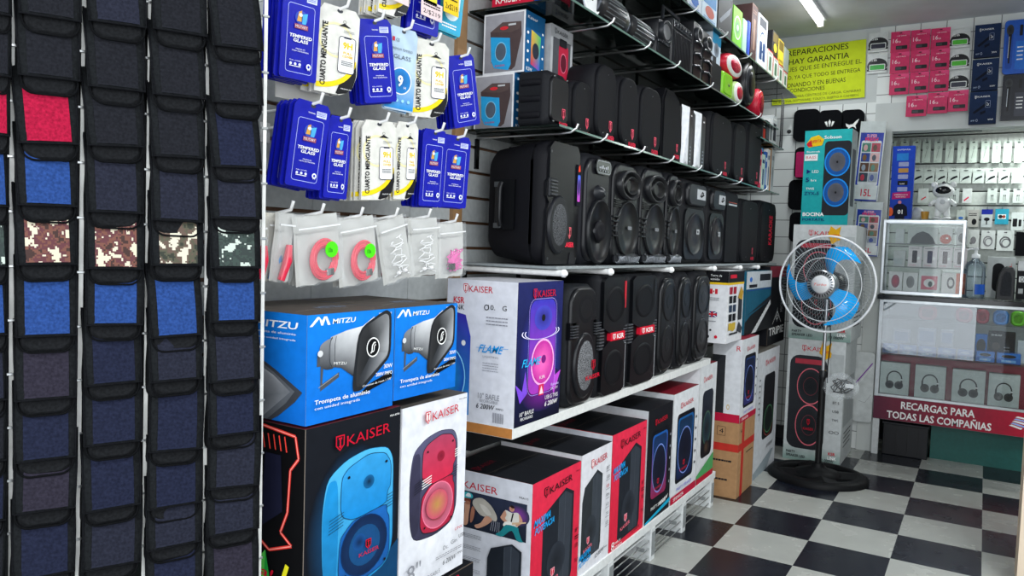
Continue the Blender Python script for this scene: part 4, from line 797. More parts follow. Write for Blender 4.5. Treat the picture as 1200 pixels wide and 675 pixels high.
# ---------------------------------------------------------------- radios and portable speakers on the glass shelf under the ceiling
G = 'radios and portable speakers on the dark glass shelf'
def yz(px, py, x): p = on(0, x, px, py); return p.y, p.z
def rbox(t, nm, w, h, d, r, col, k='satin', x=0.0):
    m = MB(); m.loft([[(x+q, p[0], p[1]) for p in rrect(w*(1-2*i), h*(1-2*i), r, 5, w*i, h*i)] for q, i in ((-d, .05), (-d*.85, 0), (-.006, 0), (0, .03))], k, hx(col)); return m.build(nm, t)
def place(px0, px1, pt, x, z0): a, b = on(0, x, px0, 50).y, on(0, x, px1, 50).y; return a, b-a, on(0, x, (px0+px1)/2, pt).z-z0
def radio(px0, px1, pt, label, x=-1.03, d=.1, handle=True, style=0, z0=Z4, h=None):
    y, w, hh = place(px0, px1, pt, x, z0); h = h or hh; bh = h*.78 if handle else h
    t = empty('portable_radio', (x, y, z0)); tag(t, label, 'radio', G)
    rbox(t, 'casing', w, bh, d, .012, '#17181b')
    if handle:
        m = MB(); m.tube([(-d/2, w*.12, bh-.01), (-d/2, w*.12, h-.004), (-d/2, w*.88, h-.004), (-d/2, w*.88, bh-.01)], .007, 'satin', hx('#26282c'), 8); m.build('handle', t)
    m = MB()
    if style == 0:
        m.box(0, .004, w*.06, w*.94, bh*.80, bh*.95, 'gloss', hx('#2a2c30'), .001)
        for k in range(6): dish(m, w*(.16+.135*k), bh*.875, .006, .006, ((1, .004), (.9, .009)), 'metal', hx('#5a5d62'), n=10)
        m.build('control_panel', t); m = MB(); m.box(0, .004, w*.06, w*.94, bh*.06, bh*.76, 'perf', hx('#2c2e33'), .001)
        for k in range(14): m.box(.004, .006, w*(.08+.06*k), w*(.09+.06*k), bh*.08, bh*.74, 'satin', hx('#0d0e10'))
        m.build('front_grille', t)
    else:
        dish(m, w*.5, bh*.78, w*.36, bh*.13, ((1, 0), (.95, .012), (.7, .012), (.4, .002)), 'satin', hx('#26282c')); m.build('tweeter', t)
        for k in range(3):
            m = MB(); z = bh*(.08+k*.2); m.extr([(w*.08, z), (w*.92, z), (w*.92, z+bh*.13), (w*.6, z+bh*.17), (w*.08, z+bh*.13)], (0, 0, 0), (0, 1, 0), (0, 0, 1), 'satin', hx('#0b0c0e'), .003)
            m.tube([(.006, w*.06, z+bh*.15), (.008, w*.55, z+bh*.19), (.006, w*.94, z+bh*.15)], .005, 'satin', hx('#2d3034'), 6); m.build('front_bar', t)
    return t
def tube_speaker(px0, px1, pc, r, label, x=-1.02, L=.28, name='tube_speaker'):
    y, w, _ = place(px0, px1, 20, x, Z4)
    t = empty(name, (x, y, Z4)); tag(t, label, 'speaker', G)
    m = MB(); m.lathe([(r*.9, -.0), (r, .01), (r, L-.01), (r*.9, L)], (-r, 0, r+.004), (0, 1, 0), 'satin', hx('#15161a'), 26); m.build('body', t)
    m = MB()
    for k in range(9):
        a = math.radians(-50+k*14); cx, cz = -r+r*1.01*math.cos(a), r+.004+r*1.01*math.sin(a)
        m.tube([(cx, .02+.004*k, cz), (cx, L*.85, cz)], .0022, 'metal', hx('#a9adb2'), 5)
    m.build('stripe_trim', t)
    for s, yy in ((-1, -.001), (1, L+.001)):
        m = MB(); m.lathe([(r*.88, 0), (r*.86, s*.012), (r*.6, s*.006), (r*.3, s*.012), (r*.12, s*.016)], (-r, yy, r+.004), (0, 1, 0), 'metal' if s < 0 else 'satin', hx('#3d4045'), 22); m.build('end_cone', t)
    return t
carton('blue_box', 'small blue box at the near end of the dark glass radio shelf', 'box', -1.12, -1.06, 1.90, 2.02, Z4, 1.93, '#1f4fb8', None, lambda f: f.rect(0, 0, 1, 1, hx('#1846a8')), None)
t = empty('ring_speaker', (-1.03, on(0, -1.03, 683, 10).y, Z4)); tag(t, 'round black speaker with a bright white ring beside the small blue box', 'speaker', G)
m = MB(); r = .056; m.lathe([(r*.8, -.1), (r, -.07), (r, -.01), (r*.9, 0)], (0, r, r+.002), (1, 0, 0), 'satin', hx('#131417'), 28); m.build('body', t)
m = MB(); m.lathe([(r*.97, -.004), (r*1.02, 0), (r*.93, .006), (r*.88, .002)], (0, r, r+.002), (1, 0, 0), 'gloss', hx('#eceeee'), 32); tag(m.build('ring', t), 'white ring'); m = MB(); m.lathe([(r*.86, 0), (r*.4, -.006), (r*.1, .004)], (0, r, r+.002), (1, 0, 0), 'perf', hx('#2a2c30'), 24); m.build('grille', t)
tube_speaker(706, 736, 20, .052, 'striped silver and black tube speaker lying beside the white-ringed speaker', x=-1.01, L=.20)
t = tube_speaker(716, 748, 20, .045, 'striped tube speaker resting on top behind the nearer striped tube speaker', x=-1.12, L=.20)
tube_speaker(741, 767, 20, .05, 'plain dark tube speaker between the striped one and the round flashlight radio', x=-1.02, L=.22)
radio(769, 785.5, 44, 'small square black radio below the round flashlight radio', x=-1.015, d=.09, handle=False, style=0, h=.061)
FZ = Z4+.062
t = empty('flashlight_radio', (-1.03, on(0, -1.03, 771, 30).y, FZ)); tag(t, 'black radio with round chrome lamp, on the small square radio', 'radio', G)
y, w, h = place(771, 785, 24, -1.03, FZ); rbox(t, 'casing', w, h, .08, .02, '#17181b')
m = MB(); dish(m, w*.5, h*.5, w*.46, h*.46, ((1, 0), (1, .016), (.9, .018), (.75, .005), (.2, -.004)), 'satin', hx('#26282c')); m.build('lamp_rim', t)
m = MB(); dish(m, w*.5, h*.5, w*.32, h*.32, ((1, .012), (.5, .004), (.1, .012)), 'metal', hx('#d6d9dc')); tag(m.build('lamp_reflector', t), 'chrome reflector')
radio(787, 811, 10, 'black radio with a tall carrying handle and a row of small knobs')
radio(812, 822, 25, 'black portable speaker with slanted bars, right beside the handled radio', style=1, handle=False)
radio(823, 834, 37, 'black portable speaker with slanted bars, before the white and blue box', style=1, handle=False)
y, w, h = place(835, 847, 75, -1.02, Z4); carton('black_box', 'small black box below the white and blue box on the radio shelf', 'box', -1.2, -1.02, y, y+w, Z4, Z4+h, '#131418', lambda f: f.rect(.1, .1, .9, .3, hx('#23252a')), None, None)
y, w, _ = place(835, 845, 45, -1.04, Z4); carton('printed_box', 'white and blue printed box lying on the small black box', 'box', -1.2, -1.04, y, y+w, Z4+h+.001, Z4+h+.15, '#c9d6e2', lambda f: (f.rect(.0, .6, 1, 1, hx('#3b9ac8')), f.ell(.5, .45, .3, .2, INK, hx('#8a98a8')), f.rect(.1, .05, .5, .25, hx('#1c1e24'))), None, None)
def small_speaker(px0, px1, pt, pb, col, label, face='none', x=-1.02, nm='portable_speaker', d=.06, ringc='#e8e8e6', inc='#d02848', z0=None, h=None):
    y, w, hh = place(px0, px1, pt, x, Z4); z = on(0, x, (px0+px1)/2, pb).z if z0 is None else z0; z = max(z, Z4+.001) if z0 is None else z0; h = on(0, x, (px0+px1)/2, pt).z-z
    t = empty(nm, (x, y, z)); tag(t, label, 'speaker', G)
    if face == 'round':
        m = MB(); dish(m, w/2, h/2, w/2, h/2, ((.8, -d), (1, -d*.7), (1, -.012), (.92, 0)), 'satin', hx(col)); m.build('body', t)
        m = MB(); dish(m, w/2, h/2, w*.42, h*.42, ((1, -.004), (1, .006), (.7, .008)), 'satin', hx(ringc)); tag(m.build('ring', t), 'pale ring'); m = MB(); dish(m, w/2, h/2, w*.28, h*.28, ((1, .006), (.95, .012), (.3, .013)), 'perf', hx(inc)); m.build('grille', t)
    else:
        rbox(t, 'body', w, h, d, .02, col); m = MB(); m.loft([[(q, p[0], p[1]) for p in rrect(w*.76, h*.76, .014, 5, w*.12, h*.12)] for q in (-.001, .004)], 'satin', lerp(hx(col), BLACK, .15)); dish(m, w*.55, h*.5, w*.08, h*.06, ((1, .004), (.8, .006)), 'metal', hx('#7a8a7a'), n=10); m.build('grille', t)
    return t
small_speaker(849, 861, 87, 116, '#8ed62c', 'lime green portable speaker on the radio shelf, below the red one')
small_speaker(851, 871, 64, 98, '#d0203a', 'round red speaker with a white ring, above the lime green speaker', 'round', z0=Z4+.118, x=-1.03)
small_speaker(862, 873, 97, 125, '#b9d890', 'round white-ringed speaker with a red face, below the large red one', 'round', ringc='#ecebe8')
y, w, h = place(845, 853, 62, -1.07, Z4); carton('teal_box', 'pale teal box behind the lime green and red speakers', 'box', -1.2, -1.08, y, y+w, Z4, Z4+h, '#9cc8c0', lambda f: f.rect(.1, .2, .9, .6, hx('#e2e9e6')), None, None)
small_speaker(875, 887, 74, 127, '#17181b', 'tall oval black speaker standing beside the round red-faced speaker', 'round', ringc='#26282c', inc='#131417')
y, w, h = place(888.5, 892, 110, -1.03, Z4)
small_speaker(890, 898, 106, 140, '#b81c34', 'small red oval speaker at the far end of the radio shelf', 'round', ringc='#b81c34', inc='#a8182e', z0=Z4)
carton('white_box', 'narrow white box between the black oval and the small red oval speakers', 'box', -1.25, -1.1, y, y+.09, Z4, Z4+.13, '#dcdedc', lambda f: f.rect(.2, .2, .8, .8, hx('#b9bcba')), None, None)
# ---- short shelf and the far end of the small speaker shelf
G = 'boxed goods at the far end of the glass shelves'
for i, (a, b2, h, c, c2, lb) in enumerate(((4.14, 4.2, .09, '#2c2c30', '#c83a2a', 'dark box with a red label'), (4.205, 4.28, .12, '#17181c', '#5a5f66', 'black boxed headphones'), (4.285, 4.35, .14, '#dfe1e0', '#8a8d90', 'upright white box'), (4.355, 4.44, .17, '#b9bdbd', '#2c2e33', 'grey clear-fronted box'))):
    carton('goods_box', lb+' on the short far glass shelf', 'box', -1.2, -1.03, a, b2, ZM, ZM+h, c, lambda f, c2=c2: (f.rect(.15, .2, .85, .75, hx(c2)), f.lines(.15, .8, .6, .1, 1, WHITE)), None, None, G)
t = empty('wire_stand', (-1.01, 4.45, ZM)); tag(t, 'thin black wire frame standing at the end of the short glass shelf', 'stand')
m = MB(); m.tube([(0, 0, 0), (0, 0, .3), (-.18, .02, .3), (-.18, .02, 0)], .004, 'satin', BLACK, 6); m.tube([(0, .04, 0), (0, .04, .27), (-.18, .045, .27)], .004, 'satin', BLACK, 6); m.build('wire', t)
for i, (a, b2, h, c, c2, lb) in enumerate(((4.115, 4.15, .21, '#c82a50', '#f0c0cc', 'thin pink box'), (4.155, 4.225, .19, '#c4dccb', '#2a4a78', 'pale green box picturing a blue bottle shape'), (4.23, 4.27, .21, '#1f5fb0', '#d8e4f0', 'narrow blue box'), (4.275, 4.33, .23, '#dcdedb', '#6a7a90', 'white box with grey print'), (4.335, 4.36, .24, '#a8784a', '#8a5a30', 'thin wooden-brown box'), (4.365, 4.43, .24, '#b4b8b8', '#8a9092', 'grey upright box, last'))):
    carton('goods_box', lb+' at the far end beside the small speakers', 'box', -1.2, -1.03, a, b2, Z3, Z3+h, c, lambda f, c2=c2: (f.rr(.3, .15, .7, .6, .01, hx(c2)), f.rect(.15, .75, .8, .85, hx(c2))), None, None, G)
carton('goods_box', 'dark box lying on top of the pale green box at the far end', 'box', -1.2, -1.04, 4.157, 4.222, Z3+.191, Z3+.235, '#17181c', lambda f: f.rect(.2, .3, .8, .7, hx('#4a9ad0')), None, None, G)

# ---------------------------------------------------------------- topmost shelf
G = 'boxed goods on the topmost shelf'
def tb(px0, px1, pt, col, label, draw=None, near=None, x=-1.03, d=.2, ncol=None, z0=Z5+.0005, h=None):
    y, w, hh = place(px0, px1, pt, x, z0); return carton('boxed_goods', label, 'box', x-d, x, y, y+w-.003, z0, z0+min(h or hh, 2.485-z0), col, draw, near, None, G, ncol=ncol)
def pr(c1, c2, kind=0, c3='#e8e8e8'):
    def g(f):
        if kind == 0: f.rect(.08, .55, .92, .94, hx(c2)); f.ell(.5, .35, .3, .18, hx(c1)); f.lines(.1, .05, .8, .1, 2, hx(c2), 4)
        if kind == 1: f.ell(.5, .5, .36, .28, hx(c2), hx(c1)); f.ring(.5, .5, .38, .3, .12, hx(c3)); f.ell(.5, .5, .1, .08, hx(c3))
        if kind == 2: f.poly([(.1, .3), (.5, .56), (.9, .8), (.8, .6), (.5, .42), (.2, .24)], hx(c2)); f.text('ACTIVE', .1, .06, .5, .05, hx(c3))
        if kind == 3: f.rect(.12, .78, .88, .95, hx(c1)); f.ring(.5, .5, .3, .2, .2, hx(c2)); f.rr(.2, .15, .48, .5, .01, hx(c2)); f.rr(.55, .15, .82, .5, .01, hx(c2))
        if kind == 4: f.frame(.0, .0, 1, 1, .001, .006, hx(c1)); f.rr(.3, .2, .7, .75, .006, hx(c2)); f.lines(.2, .82, .6, .08, 2, hx(c2), 3)
    return g
tb(770, 787, -40, '#c9ccd0', 'pale box above the plain dark tube speaker, cut by the photo edge', pr('#2a5aa0', '#7a8a9a'))
tb(788, 803, -30, '#17181c', 'dark box cut by the top edge of the photo, beside a blue-and-white box', pr('#2a5aa0', '#4a4c52'))
tb(804, 820, -24, '#d4dce6', 'white and blue box nearest on the visible part of the topmost shelf', pr('#1f62b8', '#2a6ac0'))
tb(821, 839, -12, '#cfe0ee', 'light blue and white box with a coloured emblem on the topmost shelf', pr('#c05038', '#3a8ac8'))
tb(840, 857, -10, '#15171b', 'black glossy box with a white slanted swoosh on the topmost shelf', pr('#101114', '#7a8088', 2))
tb(858, 869, 8, '#78c832', 'lime green box with a round dial picture on the topmost shelf', pr('#9ae052', '#3a6a78', 1))
tb(870, 875, 22, '#a9d0b8', 'pale green thin box beside the lime green one', None)
tb(876, 879, 24, '#1f48b8', 'thin blue box on the topmost shelf', None)
tb(880, 886.5, 4, '#4a3434', 'brown patterned tall box on the topmost shelf', pr('#7a5a50', '#8a6a5a', 4))
tb(888, 899, 18, '#dfe3e8', 'white box picturing dark blue headphones on the topmost shelf', pr('#2a2e38', '#23406e', 3), near=lambda f: f.rect(0, 0, 1, 1, hx('#c9ced6')))
RT = []
for i in range(4):
    a = (900.5, 907.5, 914, 920)[i]; b2 = (907, 913.5, 919.5, 925)[i]; y, w, h = place(a, b2, (57, 67, 75, 84)[i], -1.03, Z5)
    rb_ = tb(a, b2, (60, 69, 78, 86)[i], '#cdd6cc', 'small red-edged pale box, %s of four in a row' % ('first', 'second', 'third', 'last')[i], pr('#c02430', '#4a6a50', 4)); RT.append(max(c_[2] for c_ in rb_.bound_box)+Z5)
for i, (c, nm) in enumerate((('#26262a', 'dark box with a yellow mark'), ('#c9b040', 'dark yellow box'), ('#8a938a', 'grey-green box'))):
    a = (900.5, 908, 915)[i]; b2 = (907.5, 914.5, 921)[i]; p = on(0, -1.06, a, 60); q = on(0, -1.06, b2, 60)
    z = RT[min(i*1, 3)]+.001
    carton('boxed_goods', nm+' stacked on the small red-edged boxes', 'box', -1.2, -1.04, p.y, q.y-.003, z, z+.13, c, pr('#d8c030', '#6a5a2a', 0) if i < 2 else None, None, None, 'boxes stacked on the red-edged boxes')

# ---------------------------------------------------------------- cartons standing at the far end of the left wall
G = 'cartons stacked past the shelves'
fl = on(2, 0, 862, 585.6); XS, YS = fl.x, fl.y
ys2 = on(0, XS, 881, 565).y
def zx(px, py, x=None): return on(0, XS if x is None else x, px, py).z
XB = on(1, YS, 842, 575).x
zb1 = zx(862, 500); 
def n_brown(f): f.rect(0, .62, 1, .72, hx('#b83028')); f.text('4', .35, .85, .14, .06, INK); f.frame(.28, .82, .56, .94, .002, .0015, INK); f.lines(.1, .45, .7, .05, 1, INK, 3); f.lines(.1, .2, .6, .05, 1, INK, 5)
def f_brown(f): f.rect(0, .62, 1, .72, hx('#b83028')); f.rect(.2, 0, .34, 1, hx('#b83028')); f.lines(.5, .52, .4, .03, 1, INK, 3); f.text('4', .1, .86, .08, .05, INK)
carton('brown_carton', 'brown cardboard carton with red tape standing on the floor past the shelves', 'box', XB-.06, XS, YS, ys2, 0, zb1, '#a9825c', f_brown, n_brown, None, G)
zb2 = zx(861, 402)
def f_kblue(f): f_bluered('#d7d9dc', c1='#1a3a70', c2='#30306a', strip='#b5183a')(f)
carton('speaker_carton', 'white carton picturing a dark blue speaker, on the brown carton', 'box', XB-.06, XS-.002, YS+.003, ys2, zb1+.001, zb2, '#d2d4d8', f_kblue, lambda f: (f.rect(.0, .1, .45, .8, hx('#2a2c30')), f.text('R', .8, .86, .15, .06, RED), f.ring(.6, .18, .05, .03, .3, hx('#c8a020')), f.rect(0, 0, 1, .1, hx('#b5183a'))), None, G, tcol='#8a2636')
x3 = XS-.015; y3 = on(0, x3, 853, 350).y; y3b = on(0, x3, 871, 350).y; zt3 = on(0, x3, 853, 318).z
def n_flags(f):
    f.rect(0, .84, 1, 1, hx('#15161a')); f.rect(0, .81, 1, .84, hx('#e0b820')); f.text('Torre de', .2, .92, .5, .03, WHITE); f.text('sonido', .2, .87, .4, .03, WHITE)
    f.rect(.2, .68, .32, .75, hx('#c02030')); f.rect(.32, .68, .42, .75, WHITE); f.rect(.42, .68, .54, .75, hx('#c02030')); f.ell(.37, .715, .03, .015, hx('#c02030'))
    f.rect(.12, .36, .56, .44, hx('#22306e')); f.line([(.12, .36), (.56, .44)], .003, WHITE); f.line([(.12, .44), (.56, .36)], .003, WHITE); f.rect(.12, .388, .56, .412, hx('#c02030')); f.rect(.31, .36, .37, .44, hx('#c02030'))
    f.lines(.12, .58, .5, .05, 2, hx('#8a8c90'), 3); f.lines(.12, .28, .4, .03, 1, hx('#8a8c90'), 5); f.ell(.2, .09, .06, .022, INK); f.ell(.55, .09, .07, .022, RED); f.ell(.3, .18, .05, .014, INK)
def f_icons(f):
    f.rect(0, .84, 1, 1, hx('#15161a')); f.rect(0, .81, 1, .84, hx('#e0b820')); f.rect(.1, .9, .5, .95, RED); cs = ['#a01c30', '#17181c', '#2c3a50', '#17181c', '#c8a83a']
    for i in range(5):
        for j in range(2): f.rr(.08+j*.24, .68-i*.125, .27+j*.24, .78-i*.125, .002, hx(cs[i]))
    f.rr(.66, .3, .9, .62, .01, hx('#2c2e34')); f.poly([(.6, .62), (.8, .78), (.95, .7), (.9, .58)], hx('#b8902c')); f.ell(.35, .22, .14, .06, hx('#c8a83a')); f.lines(.15, .08, .5, .06, 1, INK, 2)
    f.poly([(.6, .15), (.72, .28), (.95, .18), (.9, .1)], hx('#3a3c42'))
carton('tower_speaker_box', 'white box with black top band and small flags, on the white carton', 'box', x3-.10, x3, y3, y3b, zb2+.001, zt3, '#dcdde0', f_icons, n_flags, None, G)
# tall white carton standing to the right of that stack
p0 = on(2, 0, 881, 564); p1 = on(2, 0, 911, 543.5); xq = p1.x; 
def f_tall(f):
    f.rect(0, 0, 1, 1, hx('#c9ccd0')); f.rr(.32, .27, .84, .80, .035, hx('#0d0f13'), hx('#15181d')); f.ell(.6, .42, .2, .11, hx('#0e1216'), hx('#14201c')); f.ring(.6, .42, .21, .115, .08, hx('#3f7a50')); f.ring(.6, .4, .22, .12, .04, hx('#b04a3a'), a0=200, a1=340)
    f.kaiser(.34, .88, .46, .035, RED, hx('#c9ccd0'), slant=.01); f.poly([(.0, .0), (.6, .0), (.9, .13), (.8, .14), (0, .05)], hx('#8f9aa0')); f.text('10 000W', .55, .18, .3, .03, INK, .2)
    f.line([(.16, .45), (.2, .75)], .004, hx('#6a6c72'))
    for k in range(7): f.ell(.12, .78-k*.045, .025, .008, hx('#5a5d64'))
xt = p0.x; ztall = on(0, xt, 884, 417).z
carton('speaker_carton', 'tall white carton picturing a black speaker, standing between the brown carton and the fan', 'box', xt-.13, xt, p0.y+.005, on(0, xt, 911, 460).y, 0, ztall, '#c9ccd0', f_tall, lambda f: f.rect(0, 0, 1, 1, hx('#bcbfc4')), None, G, tcol='#5a5650')
# keyboard box, tripod box and thin framed box standing above
xk = xt-.03; yk0 = on(0, xk, 874, 350).y; yk1 = on(0, xk, 903, 350).y
def f_piano(f):
    f.rect(0, .0, 1, 1, hx('#1a5a72')); f.poly([(0, .72), (1, .72), (1, 1), (0, 1)], hx('#c2c8cc')); f.ell(.16, .87, .05, .04, hx('#2a6ac0')); f.rect(.5, .84, .95, .95, hx('#22262c')); f.rect(.1, .74, .4, .79, INK); f.poly([(0, .0), (1, .0), (1, .5), (.2, .3), (0, .2)], hx('#16181c'))
    f.poly([(.25, .0), (.42, .0), (1, .42), (.98, .5)], hx('#d6d8d8'))
    for k in range(9): f.line([(.36+k*.065, .06+k*.045), (.32+k*.065, .10+k*.047)], .004, BLACK)
    f.poly([(.0, .3), (.2, .35), (1, .58), (1, .5)], hx('#26282e')); f.line([(0, .7), (1, .7)], .003, hx('#2848a0'))
carton('keyboard_box', 'teal and silver box picturing a keyboard, standing on the tall white carton', 'box', xk-.09, xk, yk0, yk1, max(zb2, ztall)+.003, on(0, xk, 885, 318).z, '#1a5a72', f_piano, None, None, G)
yt1 = on(0, xk-.01, 921, 350).y
def f_tripod(f):
    f.rect(0, .86, 1, 1, hx('#8a3040')); f.line([(.25, .26), (.5, .42), (.75, .26)], .004, WHITE); f.line([(.5, .28), (.5, .46)], .004, WHITE); f.ring(.5, .34, .08, .03, .15, WHITE); f.text('TRIPIE', .06, .12, .86, .1, WHITE, 0, .02); f.text('MICROFONO', .66, .4, .14, .34, hx('#aeb0b4'), rot=True)
carton('tripod_box', 'black box with a white tripod drawing, behind the fan cage', 'box', xk-.1, xk-.01, yk1+.01, yt1, ztall+.002, on(0, xk-.01, 910, 312).z, '#14151a', f_tripod, None, None, G)
yf = on(0, XS-.02, 872.5, 370).y
# ---------------------------------------------------------------- stack in the corner, fronts to the door
def f_party(col='#b9bfbf'):
    def g(f):
        f.rect(0, 0, 1, 1, hx('#b7bcbc'), hx('#c6caca')); f.rect(0, 0, 1, .12, hx('#7f9a92'), hx('#b0b8b6')); f.rr(.05, .1, .70, .87, .05, hx('#24262a'), hx('#2d2f34'))
        f.rect(.14, .8, .62, .84, hx('#b03a48')); 
        for cy, r in ((.62, .15), (.3, .17)): f.ring(.43, cy, .24, r, .06, hx('#d86a76')); f.ell(.43, cy, .19, r*.78, hx('#1c1e22'), hx('#26282c')); f.ring(.43, cy, .13, r*.5, .06, hx('#6a3038'))
        f.kaiser(.25, .91, .5, .035, RED, hx('#c0c4c4')); f.crest(.4, .3, .05, .05, RED, BLACK); f.text('KAISER', .34, .26, .18, .02, RED); f.poly([(.55, .9), (.6, .99), (.68, .96), (.76, .99), (.74, .92), (.8, .88), (.7, .86), (.62, .83), (.6, .88)], hx('#e0a81c')); f.text('OFERTA', .6, .9, .14, .02, RED, 0, .02)
        f.text('PARTY', .06, .055, .16, .022, INK, 0, .02); f.text('SPEAKER LED', .06, .025, .34, .022, INK, 0, .02); f.text('10 000W', .66, .02, .24, .025, INK, .1, .01); f.text('KSR', .8, .08, .12, .025, RED, 0, .02); f.text('LINK', .79, .045, .15, .025, WHITE, 0, .02)
        for k, t in enumerate(('BT 5', 'USB', 'TWS')): f.text(t, .83, .5-k*.07, .11, .02, INK)
        f.ring(.83, .27, .04, .012, .25, INK); f.ring(.92, .27, .04, .012, .25, INK); f.rr(.76, .6, .98, .9, .004, hx('#aeb3b3'))
    return g
G = 'party speaker cartons in the corner'
ub = on(2, 0, 917, 536); vb = on(1, ub.y, 992, 400)
zP = on(1, ub.y, 925, 396).z
side = lambda f: (f.rect(.1, .3, .9, .7, hx('#9aa0a0')), f.lines(.2, .1, .6, .15, 4, INK, 3, .3))
carton('party_speaker_carton', 'tall grey-white carton picturing a double-ring party speaker, behind the fan pole', 'box', ub.x, vb.x, ub.y, 4.93, 0, zP, '#b9bebe', side, f_party(), None, G, edge='#8a8f8f')
zQ = on(1, ub.y, 935, 263).z
carton('party_speaker_carton', 'grey-white carton behind the fan cage, under the turquoise box', 'box', on(1, ub.y, 928, 300).x, on(1, ub.y, 1002, 300).x, ub.y+.01, 4.92, zP+.001, zQ, '#b9bebe', side, lambda f: (f_party()(f)), None, G, edge='#8a8f8f')
def f_teal(f):
    f.rect(0, 0, 1, 1, hx('#1c9a9e'), hx('#28a8aa')); f.rr(.44, .1, 1.0, .88, .02, hx('#26292e')); 
    for cy in (.66, .34): f.ell(.72, cy, .26, .145, hx('#1672c8'), hx('#1a4a90')); f.ring(.72, cy, .27, .15, .1, hx('#1f8ae0')); f.ell(.72, cy, .17, .1, hx('#4a4a50'), hx('#5c5e66')); f.ell(.72, cy, .02, .012, BLACK)
    f.text('Sobson', .42, .905, .36, .035, WHITE, 0, .01); f.poly([(.04, .86), (.14, .93), (.3, .95), (.42, .9), (.38, .84), (.2, .83), (.1, .82)], hx('#e0b81c')); f.poly([(.04, .86), (.14, .9), (.18, .83), (.08, .83)], hx('#c02030')); f.text('OFERTA', .14, .865, .22, .03, RED, 0, .02, slant=.01)
    f.rect(.02, .68, .3, .75, hx('#dfe3e3')); f.text('BASS', .05, .7, .22, .03, RED); f.text('Bluetooth', .06, .765, .28, .02, WHITE); f.poly([(.08, .54), (.08, .59), (.17, .565)], hx('#122a6a')); f.text('LED', .2, .55, .14, .03, WHITE)
    f.text('5', .07, .455, .07, .045, hx('#122a6a'), 0, .02); f.text('hrs', .18, .46, .12, .025, WHITE); f.text('TWS', .08, .37, .18, .025, WHITE); f.text('ZYX-5', .05, .315, .32, .035, hx('#122a6a'), 0, .01); f.text('BOCINA', .04, .09, .46, .04, WHITE, 0, .03); f.text('PORTÁTIL', .04, .04, .48, .035, hx('#122a6a'), 0, .02)
carton('turquoise_speaker_box', 'turquoise box picturing a black speaker with blue rings, on the stack behind the fan', 'box', on(1, ub.y, 941, 200).x, on(1, ub.y, 997, 200).x, ub.y+.02, ub.y+.17, zQ+.001, on(1, ub.y, 960, 152).z, '#1c9a9e', lambda f: (f.rect(0, 0, 1, 1, hx('#9aa6a6')), f.rect(.2, .2, .8, .8, hx('#3c4448'))), f_teal, None, rz=math.radians(-3))
# ---------------------------------------------------------------- phone pouches clipped to hanging strips
def camo(name, cols):
    if name in MATS: return MATS[name]
    m, N, L, B = base_mat(name)
    tc = N.new('ShaderNodeTexCoord'); oi = N.new('ShaderNodeObjectInfo')
    sn = N.new('ShaderNodeVectorMath'); sn.operation = 'SNAP'; sn.inputs[1].default_value = (.0024,)*3; L.new(tc.outputs['Object'], sn.inputs[0])
    ad = N.new('ShaderNodeVectorMath'); ad.operation = 'ADD'; L.new(sn.outputs[0], ad.inputs[0]); L.new(oi.outputs['Random'], ad.inputs[1])
    nz = N.new('ShaderNodeTexNoise'); nz.inputs['Scale'].default_value = 62; nz.inputs['Detail'].default_value = 2.5; L.new(ad.outputs[0], nz.inputs['Vector'])
    cr = N.new('ShaderNodeValToRGB'); cr.color_ramp.interpolation = 'CONSTANT'; e = cr.color_ramp.elements
    e[0].position = 0; e[0].color = hx(cols[0]); e[1].position = .41; e[1].color = hx(cols[1])
    for p, c in ((.48, cols[2]), (.56, cols[3])): q = e.new(p); q.color = hx(c)
    L.new(nz.outputs['Fac'], cr.inputs[0]); L.new(cr.outputs[0], B.inputs['Base Color']); B.inputs['Roughness'].default_value = .85
    MATS[name] = m; return m
CB = camo('camo_brown', ('#3a2420', '#6e4438', '#5a2f34', '#cfc6ae')); CG = camo('camo_olive', ('#2c3026', '#4e4c3c', '#5c4a40', '#cfc9b4')); CD = camo('camo_green', ('#23302c', '#33413c', '#2a3432', '#bcc6bc'))
PN = Vector((.947, -.32, 0)).normalized(); PD = Vector((.32, .947, 0)).normalized(); PRZ = math.atan2(PD.y, PD.x); PP = Vector((-1.07, .87, 1))
def pp(px, py, out=0.0): return onp(PP+PN*out, PN, px, py)
PW = .078
